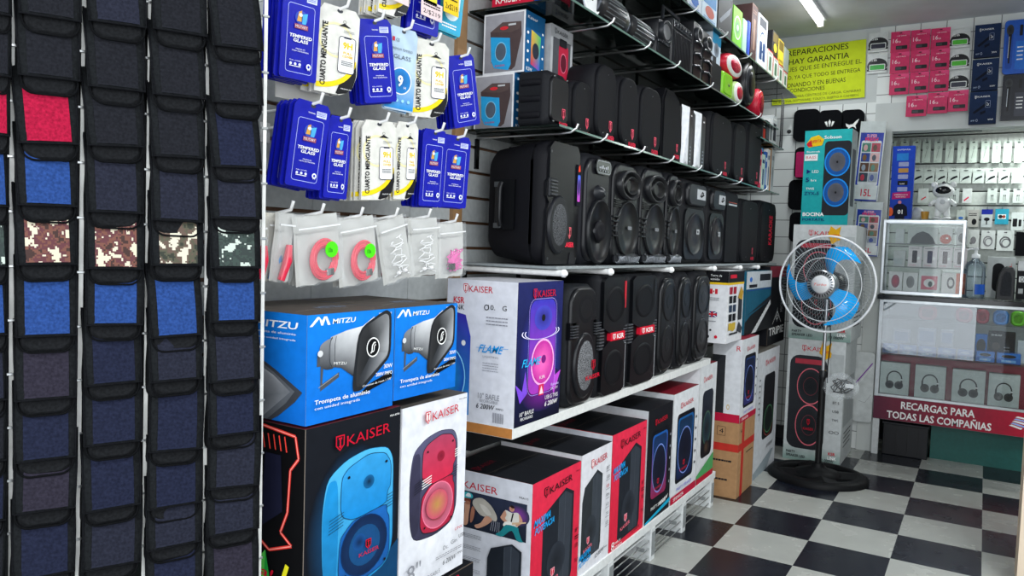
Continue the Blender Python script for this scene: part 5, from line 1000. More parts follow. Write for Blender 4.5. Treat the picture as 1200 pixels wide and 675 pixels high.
def pouch_meshes(key, pc, cm=None):
    w = PW; rd = random.Random(hash(key) % 1000)
    b = MB()   # body: soft rounded-bottom case
    sec = []
    for y, s in ((.0, .0), (-.004, .0), (-.014, .003), (-.018, .008)):
        P = [(p[0]-w/2+s, p[1]) for p in rrect(w-2*s, .143-s, .018, 5)]
        sec.append([(x, y, z-.143+s) for x, z in P])
    b.loft(sec, 'fabric', hx('#1b1c1e')); b.tube([(p[0]-w/2+.003, -.0185, p[1]-.140) for p in rrect(w-.006, .137, .018, 5)]+[(w/2-.021, -.0185, -.140)], .0016, 'fabric', hx('#0e0f11'), 5)
    f = MB()   # flap folding over the front
    hf = .117; n = 8; R = []
    for i in range(n+1):
        t = i/n; z = -hf*t; y = -.020-.004*math.sin(t*PI)-.003*t
        R.append([(-w/2-.001, y+.003, z), (-w/2, y, z), (-w*.2, y-.0012, z+.0008*math.sin(7*t)), (w*.2, y-.0015, z-.0008*math.sin(5*t)), (w/2, y, z), (w/2+.001, y+.003, z)])
    f.loft(R, 'fabric', hx('#1b1d1f'), cap=False, closed=False)
    f.tube([(-w/2, -.0225, 0), (-w/2, -.025, -hf*.5), (-w/2+.001, -.0245, -hf), (w/2-.001, -.0245, -hf), (w/2, -.025, -hf*.5), (w/2, -.0225, 0)], .0016, 'fabric', hx('#131417'), 6)
    p = MB()   # cloth insert
    R = []
    for i in range(n+1):
        t = i/n; z = -.012-(hf-.015)*t; tt = -z/hf; y = -.0222-.004*math.sin(tt*PI)-.003*tt
        R.append([(-w*.36, y, z), (-w*.2, y-.001, z), (w*.18, y-.0012, z), (w*.37, y-.0002, z)])
    V = cm or 'fabric'; p.loft(R, V, pc, cap=False, closed=False)
    p.tube([(-w*.36, -.0235, -.02), (-w*.36, -.027, -hf*.6), (-w*.36, -.0255, -hf+.004)], .0007, 'fabric', hx('#1c1d20'), 4)
    return b, f, p
POUCH = {}
KINDS = {'black': ('#1e1f24', None), 'slate': ('#242632', None), 'navy': ('#1f2336', None), 'grey': ('#2c2934', None), 'blue': ('#28447e', None), 'red': ('#a01838', None), 'brown camouflage': ('#888888', CB), 'olive camouflage': ('#888888', CG), 'green camouflage': ('#888888', CD), 'fold': ('#2463c0', None)}
LABC = {'black': 'all-black', 'slate': 'dark slate-panelled', 'navy': 'dark navy-panelled', 'grey': 'dark purplish-grey panelled', 'blue': 'blue-panelled', 'red': 'red-panelled', 'brown camouflage': 'brown camouflage', 'olive camouflage': 'olive camouflage', 'green camouflage': 'green camouflage', 'fold': 'blue-panelled'}
def put_pouch(kind, cx, yb, wpx_scale, skew, label, zoff):
    if kind not in POUCH:
        t = empty('phone_pouch', (0, 0, 0)); b, f, p = pouch_meshes(kind, hx(KINDS[kind][0]), KINDS[kind][1])
        b.build('pouch_body', t); f.build('flap', t); q = p.build('cloth_panel', t); tag(q, LABC[kind]+' cloth') if kind not in ('black',) else None
        POUCH[kind] = t; used = False
    t = POUCH[kind]
    if t.get('label'): t = copy_tree(t)
    P = pp(cx, yb, .03); tilt = math.radians(9)
    t.rotation_mode = 'XYZ'; t.rotation_euler = (-tilt, math.radians(skew), PRZ+math.radians(random.uniform(-4, 4))); s = wpx_scale; t.scale = (s, 1, 1)
    # the flap's lower edge sits at P: origin is above it, leaning back towards the strip
    M = t.rotation_euler.to_matrix(); t.location = P-M @ Vector((0, -.0245, -.117))
    tag(t, label, 'phone pouch', 'phone pouches on the hanging strips'); return t
COLS = [
 ('leftmost', (-24, 10), [16, 88, 158, 242, 313, 393, 470, 541, 612, 682], ['black', 'black', 'red', 'blue', 'green camouflage', 'blue', 'slate', 'black', 'navy', 'black'], 1.0),
 ('second', (21, 91), [20, 91, 168, 241, 310, 394, 468, 539, 599, 676], ['black', 'black', 'red', 'blue', 'brown camouflage', 'blue', 'grey', 'navy', 'grey', 'navy'], 1.0),
 ('third', (103, 168), [28, 104, 171, 249, 315, 381, 450, 520, 596, 664], ['slate', 'black', 'black', 'slate', 'brown camouflage', 'blue', 'navy', 'navy', 'navy', 'slate'], .97),
 ('fourth', (179, 239), [38, 113, 184, 259, 311, 394, 446, 528, 593, 640, 700], ['black', 'black', 'black', 'slate', 'olive camouflage', 'blue', 'slate', 'navy', 'navy', 'slate', 'navy'], .98),
 ('fifth', (249, 306), [56, 121, 196, 256, 314, 377, 446, 509, 571, 624, 690], ['black', 'black', 'navy', 'slate', 'green camouflage', 'blue', 'slate', 'navy', 'slate', 'slate', 'grey'], .95)]
for ci, (cn, (xa, xb), ys, ks, s) in enumerate(COLS):
    for k, (yb, kd) in enumerate(zip(ys, ks)):
        ang = -8*(yb-300)/375 if False else 0
        cx = (xa+xb)/2-(yb-338)*.012
        w = (pp(xb, yb)-pp(xa, yb)).length/PW
        put_pouch(kd, cx, yb, w, random.uniform(-1.6, 1.6)+(-2.5 if yb < 200 and ci >= 1 else 2.0 if yb > 480 else 0), '%s phone pouch, %s from the top in the %s column' % (LABC[kd], ORD[k], cn), 0)
STR = [(13, 11), (97, 88), (174, 165), (241, 236), (309, 300)]
for i, (xt, xb) in enumerate(STR):
    a, b2 = pp(xt, -40, -.006), pp(xb, 715, -.006)
    t = empty('hanging_strip', b2, PRZ); tag(t, 'white display strip with small clips, right of the %s column of pouches' % ORD[i], 'display strip', 'strips holding the pouches')
    H = (a-b2).z; dx = (a-b2).dot(PD); off = -.012
    m = MB(); m.extr([(-.003, 0), (.003, 0), (dx+.003, H), (dx-.003, H)], (0, off, 0), (1, 0, 0), (0, 0, 1), 'satin', hx('#e4e4e0'), .0015); m.build('strip', t)
    for k in range(12):
        z = H*(k+.55-.12*i)/12; u = z/H*dx; m = MB(); m.box(u-.007, u+.005, off-.004, off+.0, z-.0018, z+.0018, 'metal', hx('#d4d6d6'), .0005); m.build('clip', t)
# rail the strips hang from, just above the view
m = MB(); a = pp(-60, -70); b2 = pp(330, -70); a.z = b2.z = 2.12; m.tube([a, b2], .008, 'metal', hx('#b8babc'), 8); m.tube([a, (XW, a.y, 2.12)], .006, 'metal', hx('#b8babc'), 6); m.tube([b2, (XW, b2.y, 2.12)], .006, 'metal', hx('#b8babc'), 6)
tag(m.build('hanging_rail'), 'metal rail above the pouch strips', 'rail')

# ---------------------------------------------------------------- packs hanging on hooks of the slatted wall
def card_outline(kind):
    if kind == 'moon': return [(-.5, 0), (-.5, .9), (-.38, 1), (.38, 1), (.5, .93), (.5, .25), (.42, .12), (.28, .04), (.1, 0)]
    return [(-.5, .02), (-.5, .93), (-.4, 1), (.4, 1), (.5, .94), (.5, .02), (.46, 0), (-.46, 0)]
def pack_mesh(kind, w, h):
    m = MB(); th = .0035
    colr = {'blue': hx('#1119a2'), 'moon': hx('#dcdad2'), 'glass': hx('#b9cfe2'), 'white': hx('#e2e2de'), 'teal': hx('#3aa8c0')}[kind]
    P = [(a*w, (b2-1)*h+.012) for a, b2 in card_outline('moon' if kind == 'moon' else 'n')]
    m.extr(P, (-th, 0, 0), (0, 1, 0), (0, 0, 1), 'satin' if kind != 'glass' else 'film', colr, th, lerp(colr, BLACK, .12))
    f = Face(m, (0, -w/2, -h+.012), (0, 1, 0), (0, 0, 1), w, h, 'satin')
    f.ell(.5, .955, .07, .022, hx('#3a3c44'))
    if kind == 'blue':
        f.frame(.14, .07, .86, .80, .006, .0009, hx('#b8c4f4')); f.rect(.62, .84, .9, .91, hx('#cfd6f0')); f.lines(.64, .85, .24, .05, 3, hx('#4a58c0'), 2); f.text('TEMPERED', .38, .865, .2, .014, WHITE)
        f.ell(.5, .66, .17, .075, hx('#2a2c50'), hx('#3550b8')); f.poly([(.38, .62), (.42, .72), (.5, .74), (.5, .62)], hx('#d8a04a')); f.poly([(.52, .7), (.66, .72), (.62, .6), (.52, .6)], hx('#4aa8e8')); f.ell(.47, .69, .05, .02, hx('#e8e4e0')); f.rect(.32, .54, .68, .59, hx('#9a4a5a')); f.text('MILITARY', .34, .55, .32, .03, hx('#e8e0e4'))
        f.text('TEMPERED', .2, .44, .6, .036, WHITE, .1, .025); f.text('GLASS', .3, .395, .4, .036, WHITE, .1, .025); f.text('PREMIUM', .38, .32, .24, .012, WHITE); f.text('HIGH DEFINITION', .28, .295, .44, .014, WHITE)
        for k in range(3): f.ell(.26+k*.12, .16, .035, .016, hx('#dfe4ff'))
        f.ell(.74, .155, .065, .032, hx('#e8ecff')); f.ell(.74, .155, .03, .015, hx('#1a28b0')); f.text('H', .71, .115, .06, .01, WHITE); f.lines(.22, .12, .3, .02, 1, WHITE, 4); f.text('FULL COVER', .22, .19, .3, .012, WHITE)
    if kind == 'moon':
        f.ring(.45, .62, .42, .2, .12, hx('#efe6b0')); f.ell(.38, .62, .3, .16, hx('#dcdad2'))
        n = 16; A = [(.98, .30-.0)]+[(.98-.0, .42)]
        arc = lambda rx, ry: [(.02+rx*math.cos(math.radians(a)), .42+ry*math.sin(math.radians(a))) for a in range(0, -91, -9)]
        o1 = arc(.94, .37); i1 = arc(.84, .31)
        f.poly([(.98, .30), (.98, .24), (.9, .10), (.76, .035), (.55, .006), (.5, .02)]+[p for p in reversed(o1) if p[0] > .5], hx('#17171a'))
        f.mb.add([f.P(*p) for p in o1+i1], [(j, j+1, j+1+len(o1), j+len(o1)) for j in range(len(o1)-1)], 'satin', hx('#f0d418')); f.lay()
        f.text('CUARTO MENGUANTE', .1, .08, .13, .72, hx('#17171a'), 0, .03, rot=True)
        f.poly([(.48, .79), (.62, .83), (.78, .79)], hx('#17171a')); f.ring(.62, .845, .04, .018, .2, hx('#17171a'))
        f.rr(.50, .26, .92, .68, .006, hx('#f4f4f2')); f.frame(.50, .26, .92, .68, .006, .0014, hx('#1a1c3a')); f.rect(.62, .66, .8, .675, hx('#1a1c3a')); f.text('9H', .6, .54, .24, .08, hx('#e8c818'), 0, .04); f.text('FULL', .62, .48, .22, .03, hx('#e0b818'), 0, .03); f.text('COVER', .6, .44, .26, .03, hx('#e0b818'), 0, .03); f.lines(.58, .34, .28, .06, 3, hx('#6a6a6e'), 6); f.lines(.6, .72, .26, .03, 2, hx('#8a8a8e'), 9); f.text('PREMIUM', .6, .07, .26, .014, WHITE)
    if kind == 'glass':
        f.rect(.0, .02, 1, .5, hx('#1f8ad0'), hx('#b9cfe2')); f.ell(.5, .36, .36, .155, hx('#1a5a9a'), hx('#2080c8')); f.ring(.5, .36, .38, .165, .08, WHITE); f.text('9', .4, .29, .18, .14, WHITE, 0, .03); f.text('H', .62, .27, .07, .03, WHITE)
        f.text('GLASS', .2, .62, .6, .05, hx('#55606c')); f.text('PREMIUM TEMPERED', .14, .72, .7, .03, hx('#6a7480')); f.rect(.12, .82, .2, .87, hx('#c02a40')); f.text('CE', .24, .82, .12, .04, hx('#3a4048'))
        for k in range(4): f.ell(.2+k*.2, .12, .05, .02, hx('#9ad4f4'))
    if kind == 'teal': f.rect(0, .02, 1, .35, hx('#2fa6cc')); f.ell(.55, .3, .3, .12, hx('#dff0f6')); f.rect(.15, .35, .85, .85, hx('#dfe4e2')); f.lines(.2, .05, .6, .08, 2, WHITE, 3)
    return m
def hookmesh(L):
    m = MB(); m.tube([(0, 0, 0), (L*.8, 0, .004), (L, 0, .012), (L+.006, 0, .028)], .0032, 'satin', hx('#f0f0ee'), 8); m.box(-.002, .004, -.012, .012, -.03, .012, 'satin', hx('#e4e4e2'), .001); return m
PACKS = {}
KN = {'blue': ('blue screen protector', 'screen protector'), 'moon': ('white-yellow screen protector', 'screen protector'), 'glass': ('pale blue screen protector', 'screen protector'), 'white': ('plain white card pack', 'screen protector'), 'teal': ('turquoise and white pack', 'screen protector')}
def stack(kind, tl, tr, bl, br, n, x, where, gap=.0098, hook=None, notes=None, hooktop=None):
    "n packs one behind the other on one hook, the front one on the plane x"
    a, b2, c, d = [on(0, x, *p) for p in (tl, tr, bl, br)]
    w = (((b2-a).length)+((d-c).length))/2; h = ((a-c).length+(b2-d).length)/2; top = (a+b2)/2; bot = (c+d)/2
    tilt = math.atan2(bot.y-top.y, top.z-bot.z)
    if kind not in PACKS: PACKS[kind] = (pack_mesh(kind, 1*.085, .165).build('screen_protector_pack'), .085, .165, [0])
    proto, pw, ph, cnt = PACKS[kind]
    lb, cat = KN[kind]
    for k in range(n):
        o = proto if cnt[0] == 0 else proto.copy()
        if cnt[0]: COL.objects.link(o)
        cnt[0] += 1
        r = random.Random(k*7+int(tl[0]))
        o.scale = (1, w/pw, h/ph); o.location = (x-k*gap, top.y+(r.uniform(-.004, .004) if k else 0), top.z-.012+(r.uniform(-.003, .001) if k else 0)); o.rotation_euler = (tilt+(math.radians(r.uniform(-1.5, 1.5)) if k else 0), math.radians(4), math.radians((-9 if k == 0 else r.uniform(-9, 2))))
        tag(o, (lb+', front one '+where) if k == 0 else (lb+' behind the front one '+where), cat, 'screen protectors on the slatted wall')
    hm = hookmesh(x+.02-XW); ho = hm.build('display_hook', loc=(XW, top.y, top.z-.012)); tag(ho, 'white wall hook carrying the stack '+where, 'hook', 'white hooks on the slatted wall')
    return top, w, h
X1 = -1.10
stack('moon', (452, -75), (481, -62), (448, 14), (481, 22), 7, X1, 'at the cut-off top edge')
stack('blue', (488, -75), (518, -66), (484, 36), (515, 42), 3, X1, 'at the top edge beside the note cards')
stack('teal', (522, -50), (546, -40), (518, 34), (540, 42), 2, X1, 'at the top edge under the yellow note')
for i, (c, px, py, w, h, txt, lb) in enumerate((('#e8d2d2', 506, 12, 24, 20, '2/$219', 'pinkish price note reading two for 219'), ('#e6e04a', 504, -4, 16, 16, '', 'bright yellow-green blank note above the pinkish price note'), ('#f0c832', 529, 4, 17, 26, '2x$219', 'orange-yellow note on the turquoise pack'), ('#e8d2d2', 470, -2, 18, 12, '', 'pinkish note on the white and yellow packs at the top edge'))):
    a = on(0, X1+.012, px-w/2, py); b2 = on(0, X1+.012, px+w/2, py); ww = (b2-a).length; hh = abs(on(0, X1+.012, px, py-h/2).z-on(0, X1+.012, px, py+h/2).z)
    m = MB(); m.box(-.0008, 0, -ww/2, ww/2, -hh/2, hh/2, 'paper', hx(c)); f = Face(m, (0, -ww/2, -hh/2), (0, 1, 0), (0, 0, 1), ww, hh, 'paper')
    if txt: f.text(txt, .1, .15, .8, .3, INK); f.lines(.1, .55, .8, .3, 2, INK, 3)
    tag(m.build('price_note', loc=(a+b2)/2), lb, 'note', 'price notes')
stack('blue', (335, -18), (374, -14), (334, 89), (371, 97), 6, X1-.0, 'of the upper row, nearest the pouches')
stack('moon', (378, 2), (418, 15), (374, 107), (418, 113), 4, X1, 'of the upper row, second hook')
stack('blue', (422, 17), (456, 28), (434, 118), (465, 122), 5, X1, 'of the upper row, third hook, leaning')
stack('glass', (459, 28), (487, 39), (456, 126), (485, 133), 2, X1, 'of the upper row, fourth hook')
stack('moon', (489, 41), (522, 55), (488, 136), (525, 140), 5, X1, 'of the upper row, fifth hook')
stack('blue', (528, 59), (552, 70), (537, 146), (563, 150), 6, X1, 'of the upper row, last hook')
stack('blue', (348, 113), (385, 126), (340, 217), (377, 222), 6, X1, 'of the lower row, first hook')
stack('blue', (388, 130), (411, 143), (384, 230), (408, 235), 6, X1, 'of the lower row, second hook')
stack('moon', (428, 137), (461, 146), (429, 233), (463, 236), 9, X1, 'of the lower row, third hook')
stack('moon', (467, 139), (488, 148), (466, 234), (489, 234), 4, X1, 'of the lower row, fourth hook')
stack('blue', (499, 148), (521, 157), (496, 242), (520, 243), 6, X1, 'of the lower row, fifth hook')
stack('blue', (523, 156), (549, 163), (520, 243), (547, 244), 3, X1, 'of the lower row, last hook')
c = on(0, -1.2, 335, 60); m = MB(); m.box(-.002, 0, -.06, .06, -.16, .0, 'paper', hx('#dcdad2')); tag(m.build('white_card', loc=on(0, -1.2, 350, -20)), 'white card hanging behind the nearest blue packs of the upper row', 'card')
bpy.data.objects['white_card'].location = (-1.17, on(0, -1.17, 352, 60).y, on(0, -1.17, 345, 20).z)

# ---------------------------------------------------------------- clear bags of cables
def bag(tl, tr, bl, br, content, label, x=-1.10, hook=True, col='#bcbcb8', yaw=-6, sticker=False, nback=0, z=0):
    a, b2, c, d = [on(0, x, *p) for p in (tl, tr, bl, br)]
    w = ((b2-a).length+(d-c).length)/2; h = ((a-c).length+(b2-d).length)/2; top = (a+b2)/2; bot = (c+d)/2; tilt = math.atan2(bot.y-top.y, top.z-bot.z)
    t = empty('cable_bag', (x, top.y, top.z-.01)); t.rotation_euler = (tilt, math.radians(3), math.radians(yaw)); tag(t, label, 'bag', 'bags of cables on the hooks')
    def sheet(off, k, cc, bulge):
        m = MB(); R = []
        for i in range(9):
            v = i/8; R.append([(off+bulge*math.sin(v*PI)*math.sin(j/8*PI)+.0018*math.sin(5*v+3*j)+.001*math.sin(11*j+9*v), w*(j/8-.5), .01-h*v+.002*math.sin(j*1.7)*(i == 8)) for j in range(9)])
        m.loft(R, k, cc, cap=False, closed=False); return m
    bk = sheet(-.006, 'paper', hx(col), -.002); bk.build('back_sheet', t)
    f = sheet(.005, 'clearfilm', hx('#f2f4f6'), .009); f.M = None; f.box(.006, .008, -w/2+.004, w/2-.004, -.014, -.011, 'satin', hx('#e6e6e6')); f.build('clear_front', t)
    cc = {'red': '#e02848', 'pink': '#e85ab0', 'white': '#eeeeee', 'blue': '#3a8ac8', 'dark': '#2a2c30'}[content[0]]
    if content[1] == 'loop':
        m = MB(); P = []
        for i in range(150):
            a2 = i/150*2*PI*5; rr = 1-.05*(i/150*5 % 1)-.09*(i//30)
            ang = math.radians(16); u = .31*w*rr*math.cos(a2); v = .31*h*rr*math.sin(a2)
            P.append((.003+.0012*math.sin(a2*1.3), .08*w+u*math.cos(ang)+v*math.sin(ang)*.5, -.58*h+v*math.cos(ang)-u*math.sin(ang)*.5))
        m.tube(P, .0026, 'gloss', hx(cc), 6); m.build('cable', t)
        m = MB(); m.box(.0, .008, .1*w, .26*w, -.82*h, -.72*h, 'metal', hx('#b8babd'), .001); m.build('plug', t)
    elif content[1] == 'ear':
        m = MB(); r = random.Random(int(tl[0])); P = [(.003, w*(.2*math.sin(i*.55)+.1*math.sin(i*1.7)+.05), -.25*h-.6*h*(i/60)+.05*h*math.sin(i*.9)) for i in range(61)]
        m.tube(P, .0013, 'gloss', hx(cc), 5); m.build('cable', t)
        for s in (-1, 1): m = MB(); m.lathe([(.002, 0), (.005, .002), (.005, .006), (.002, .009)], (.002, w*.12*s+.05*w, -.8*h), (1, 0, .3), 'gloss', hx(cc), 10); m.build('earpiece', t)
    elif content[1] == 'edge':
        m = MB(); m.tube([(.002, .25*w, -.38*h), (.004, .2*w, -.6*h), (.003, -.05*w, -.9*h)], [.006, .009, .007], 'gloss', hx(cc), 8); m.build('cable', t)
    elif content[1] == 'mess':
        r = random.Random(5); P = [(.003+.002*math.sin(i), w*(.1+.3*math.sin(i*1.9)*math.cos(i*.31)), -.62*h+.22*h*math.sin(i*1.3)*math.cos(i*.17)) for i in range(90)]
        m = MB(); m.tube(P, .0016, 'gloss', hx(cc), 5); m.build('cable', t); m = MB(); m.box(0, .007, -.12*w, .08*w, -.78*h, -.66*h, 'gloss', BLACK, .001); m.build('plug', t)
    if sticker:
        m = MB(); yy, zz = .16*w, -.43*h; P = [(yy+(.15*w if i % 2 else .135*w)*math.cos(i*PI/18), zz+(.15*w if i % 2 else .135*w)*math.sin(i*PI/18)) for i in range(36)]
        m.extr(P, (.0165, 0, 0), (0, 1, 0), (0, 0, 1), 'paper', hx('#4fe21e'), .0005); f = Face(m, (.017, yy-.1*w, zz-.05*w), (0, 1, 0), (0, 0, 1), .2*w, .1*w, 'paper'); f.text('10x', .1, .0, .5, .9, INK); tag(m.build('price_sticker', t), 'bright green round sticker')
    if hook:
        hm = hookmesh(x+.012-XW); ho = hm.build('display_hook', loc=(XW, top.y, top.z-.006)); tag(ho, 'white wall hook holding the '+label.split(',')[0], 'hook', 'white hooks on the slatted wall')
    return t
bag((302, 253), (312, 252), (300, 328), (312, 328), ('red', 'edge'), 'narrow bag with red cable, half hidden by the pouches, leftmost', hook=False)
bag((313, 249), (333, 251), (309, 329), (330, 330), ('blue', 'edge'), 'beige bag with a blue cable, second from the pouches', hook=False, x=-1.13, col='#cfcabc')
bag((326, 249), (345, 250), (320, 330), (342, 331), ('red', 'edge'), 'bag with a thick red cable seen edge-on, left of the coiled ones', x=-1.11)
for i in range(3): bag((342+i*2, 250), (385+i*2, 253), (340+i*4, 332), (388+i*4, 332), ('white', 'ear'), 'white bag behind the larger coiled red cable bag, %s from the front' % ('third', 'second', 'next')[i], x=-1.165+i*.018, hook=False, yaw=-10+i*3)
bag((348, 250), (394, 254), (353, 332), (403, 332), ('red', 'loop'), 'larger bag with coiled red cable and green sticker, nearer the pouches', sticker=True, x=-1.10)
bag((392, 253), (430, 256), (396, 332), (438, 333), ('red', 'loop'), 'bag with red cable just behind the second green-sticker bag', x=-1.125, hook=False)
bag((397, 254), (437, 257), (404, 334), (446, 331), ('red', 'loop'), 'smaller bag with coiled red cable and green sticker, second one', sticker=True, x=-1.10)
bag((437, 256), (452, 258), (446, 324), (458, 324), ('red', 'edge'), 'bag with a red cable edge-on behind the white earphones', x=-1.13, hook=False)
bag((444, 253), (473, 258), (455, 328), (486, 329), ('white', 'ear'), 'clear bag with tangled white earphones, left of another white one', x=-1.10)
bag((470, 254), (486, 257), (476, 323), (490, 324), ('dark', 'ear'), 'bag with a dark cable between the two white earphone bags', x=-1.135, hook=False)
bag((482, 253), (512, 259), (484, 323), (515, 324), ('white', 'ear'), 'clear bag with white earphones, right beside the pink one', x=-1.10)
bag((514, 261), (543, 262), (517, 325), (544, 325), ('pink', 'mess'), 'clear bag with a bright pink cable, last of the row', x=-1.10)
# ---------------------------------------------------------------- pedestal fan
def o1(y, px, py): return on(1, y, px, py)
FB = Vector((-.682, 4.22, 0)); fan = empty('pedestal_fan', FB); tag(fan, 'pedestal fan with three shiny blue blades and black pole on a round black base', 'fan')
m = MB()   # round base: rim, hub and spokes with openings
n = 40; R0 = .247
prof = [(R0, .0), (R0, .02), (R0-.02, .032), (R0-.055, .034), (R0-.065, .0)]
rings = [[(r*math.cos(2*PI*j/n), r*math.sin(2*PI*j/n)*.93, z) for j in range(n)] for r, z in prof]; m.loft(rings+[rings[0]], 'rubber', hx('#0b0c0e'), cap=False)
m.lathe([(.115, 0), (.115, .030), (.06, .046), (.03, .06), (.028, .08)], (0, 0, 0), (0, 0, 1), 'rubber', hx('#0b0c0e'), 24)
for k in range(4):
    a = math.radians(20+90*k); c, s = math.cos(a), math.sin(a)
    m.loft([[(c*r-s*w, s*r+c*w, z) for w, z in ((-.07, .0), (-.07, .022), (0, .036), (.07, .022), (.07, .0))] for r in (.05, .14, R0-.04)], 'rubber', hx('#0c0d0f'), smooth=False)
m.build('base', fan)
hc = o1(4.12, 967, 333)-FB; ZH = hc.z
zt = on(1, 4.22, 962, 437).z
m = MB(); m.tube([(0, 0, .06), (0, 0, zt)], .0165, 'satin', hx('#0d0e10'), 16); m.lathe([(.021, 0), (.021, .03), (.017, .035)], (0, 0, zt-.02), (0, 0, 1), 'satin', hx('#1a1b1e'), 16); tag(m.build('lower_pole', fan), 'thick black lower pole')
m = MB(); m.tube([(0, 0, zt), (.0, 0, ZH-.03)], .0085, 'metal', hx('#c8cacc'), 14); tag(m.build('upper_pole', fan), 'thin chrome upper pole')
m = MB(); m.tube([(.012, -.005, ZH-.08), (.03, -.01, ZH-.3), (.024, -.02, zt+.05), (.026, -.015, .5)], .003, 'rubber', BLACK, 6); m.build('cord', fan)
RG = (o1(4.12, 1029, 333)-o1(4.12, 967, 333)).length
hx0 = hc.x; yaw = math.radians(12)    # head turned a little to the left of the room's axis
head = Matrix.Translation((hx0, -.075, ZH)) @ Matrix.Rotation(-yaw, 4, 'Z')
def part(mb, nm, lab=None): o = mb.build(nm, fan); return tag(o, lab) if lab else o
m = MB(); m.M = head; m.lathe([(.035, .02), (.055, .04), (.062, .09), (.055, .15), (.03, .17)], (0, 0, 0), (0, 1, 0), 'satin', hx('#1c1d20'), 28); m.box(-.02, .02, .04, .09, -.08, -.03, 'satin', hx('#1c1d20'), .004); part(m, 'motor')
def circ(m, r, y, t, c, k='satin', n=64): m.loft([[((r+t*math.cos(b))*math.cos(a), y+t*math.sin(b), (r+t*math.cos(b))*math.sin(a)) for b in [2*PI*q/8 for q in range(8)]] for a in [2*PI*i/n for i in range(n+1)]], k, c, cap=False)
m = MB(); m.M = head; circ(m, RG, 0, .0055, hx('#eef0f2')); part(m, 'rim', 'white outer rim')
for nm, sg in (('front_grille', -1), ('rear_grille', 1)):
    m = MB(); m.M = head; nw = 72
    for i in range(nw):
        a = 2*PI*i/nw; c, s = math.cos(a), math.sin(a)
        P = []
        for t in (0, .25, .5, .75, .92, 1):
            r = .045+(RG-.045)*t; y = sg*(.062*(1-t**2.6)) if sg < 0 else .10*(1-t**3)
            a2 = a+.22*(1-t)*sg; P.append((r*math.cos(a2), y, r*math.sin(a2)))
        m.tube(P, .0007, 'satin', hx('#8f989c'), 4, False)
    if sg < 0:
        for t in (.44, .72): circ(m, .045+(RG-.045)*t, -.062*(1-t**2.6), .0017, hx('#e8ecee'))
    else:
        for t in (.5, .8): circ(m, .045+(RG-.045)*t, .10*(1-t**3), .0015, hx('#c8cccf'))
    m.build(nm, fan)
m = MB(); m.M = head; m.lathe([(.072, -.05), (.072, -.064), (.062, -.070), (.0, -.071)], (0, 0, 0), (0, 1, 0), 'metal', hx('#c9cdd0'), 36)
for i in range(28):
    a = 2*PI*i/28; c, s = math.cos(a), math.sin(a); m.add([(c*.052-s*.003, -.0712, s*.052+c*.003), (c*.066-s*.002, -.0705, s*.066+c*.002), (c*.066+s*.002, -.0705, s*.066-c*.002), (c*.052+s*.003, -.0712, s*.052-c*.003)], [(0, 1, 2, 3)], 'satin', hx('#1a1c20'))
m.lathe([(.045, -.0712), (.044, -.074), (0, -.0745)], (0, 0, 0), (0, 1, 0), 'satin', hx('#e4e6e8'), 32)
f = Face(m, (-.035, -.0748, -.012), (1, 0, 0), (0, 0, 1), .07, .024, 'satin'); f.text('Turbo', .05, .2, .9, .5, hx('#e85a4a'), .3); part(m, 'badge', 'silver badge with a white centre')
m = MB(); m.M = head; m.lathe([(.05, -.035), (.058, -.02), (.058, .02), (.04, .03)], (0, 0, 0), (0, 1, 0), 'metal', hx('#b8bcc0'), 28); part(m, 'hub')
for k in range(3):
    m = MB(); m.M = head; base = math.radians(178-120*k); R = []
    N1 = 12
    for i in range(N1+1):
        t = i/N1; r = .05+(RG*.86-.05)*t
        lo = math.radians(-10-16*t+20*math.sin(t*PI)**1.2); hi = math.radians(38-14*t*t+8*math.sin(t*PI)-(16*(t-.85)/.15 if t > .85 else 0))
        row_ = []
        for j in range(9):
            q = j/8; a = base+lo+(hi-lo)*q; curve = 0
            row_.append((r*math.cos(a+curve), -.03+.06*q-.012*math.sin(q*PI), r*math.sin(a+curve)))
        R.append(row_)
    m.loft(R, 'gloss', hx('#18b0ff'), cap=False, closed=False)
    m.loft([[(p[0], p[1]+.002, p[2]) for p in r_] for r_ in R], 'gloss', hx('#0e8ad4'), cap=False, closed=False)
    part(m, 'blade')
# crumpled clear bag around the cord
r = random.Random(11); bm = bmesh.new(); bmesh.ops.create_icosphere(bm, subdivisions=3, radius=1)
m = MB(); V = [Vector((v.co.x*.082*(1+r.uniform(-.22, .22)), v.co.y*.045*(1+r.uniform(-.3, .3)), v.co.z*.062*(1+r.uniform(-.22, .22)))) for v in bm.verts]; bm.verts.index_update()
m.add(V, [tuple(v.index for v in f.verts) for f in bm.faces], 'clearfilm', hx('#e6ecef')); bm.free()
pb = empty('cord_bag', o1(4.13, 986, 453)); tag(pb, 'crumpled clear plastic bag with a dark cord hanging at the fan pole', 'bag')
m.build('film', pb); m = MB(); P = [(.05*math.sin(i*1.1)*math.cos(i*.2), .02*math.sin(i*.7), .035*math.cos(i*.9)) for i in range(40)]; m.tube(P, .0032, 'rubber', hx('#1a1b1e'), 5); m.box(.02, .06, -.03, -.02, .0, .02, 'satin', hx('#cfd2d4'), .002); m.build('cord', pb)

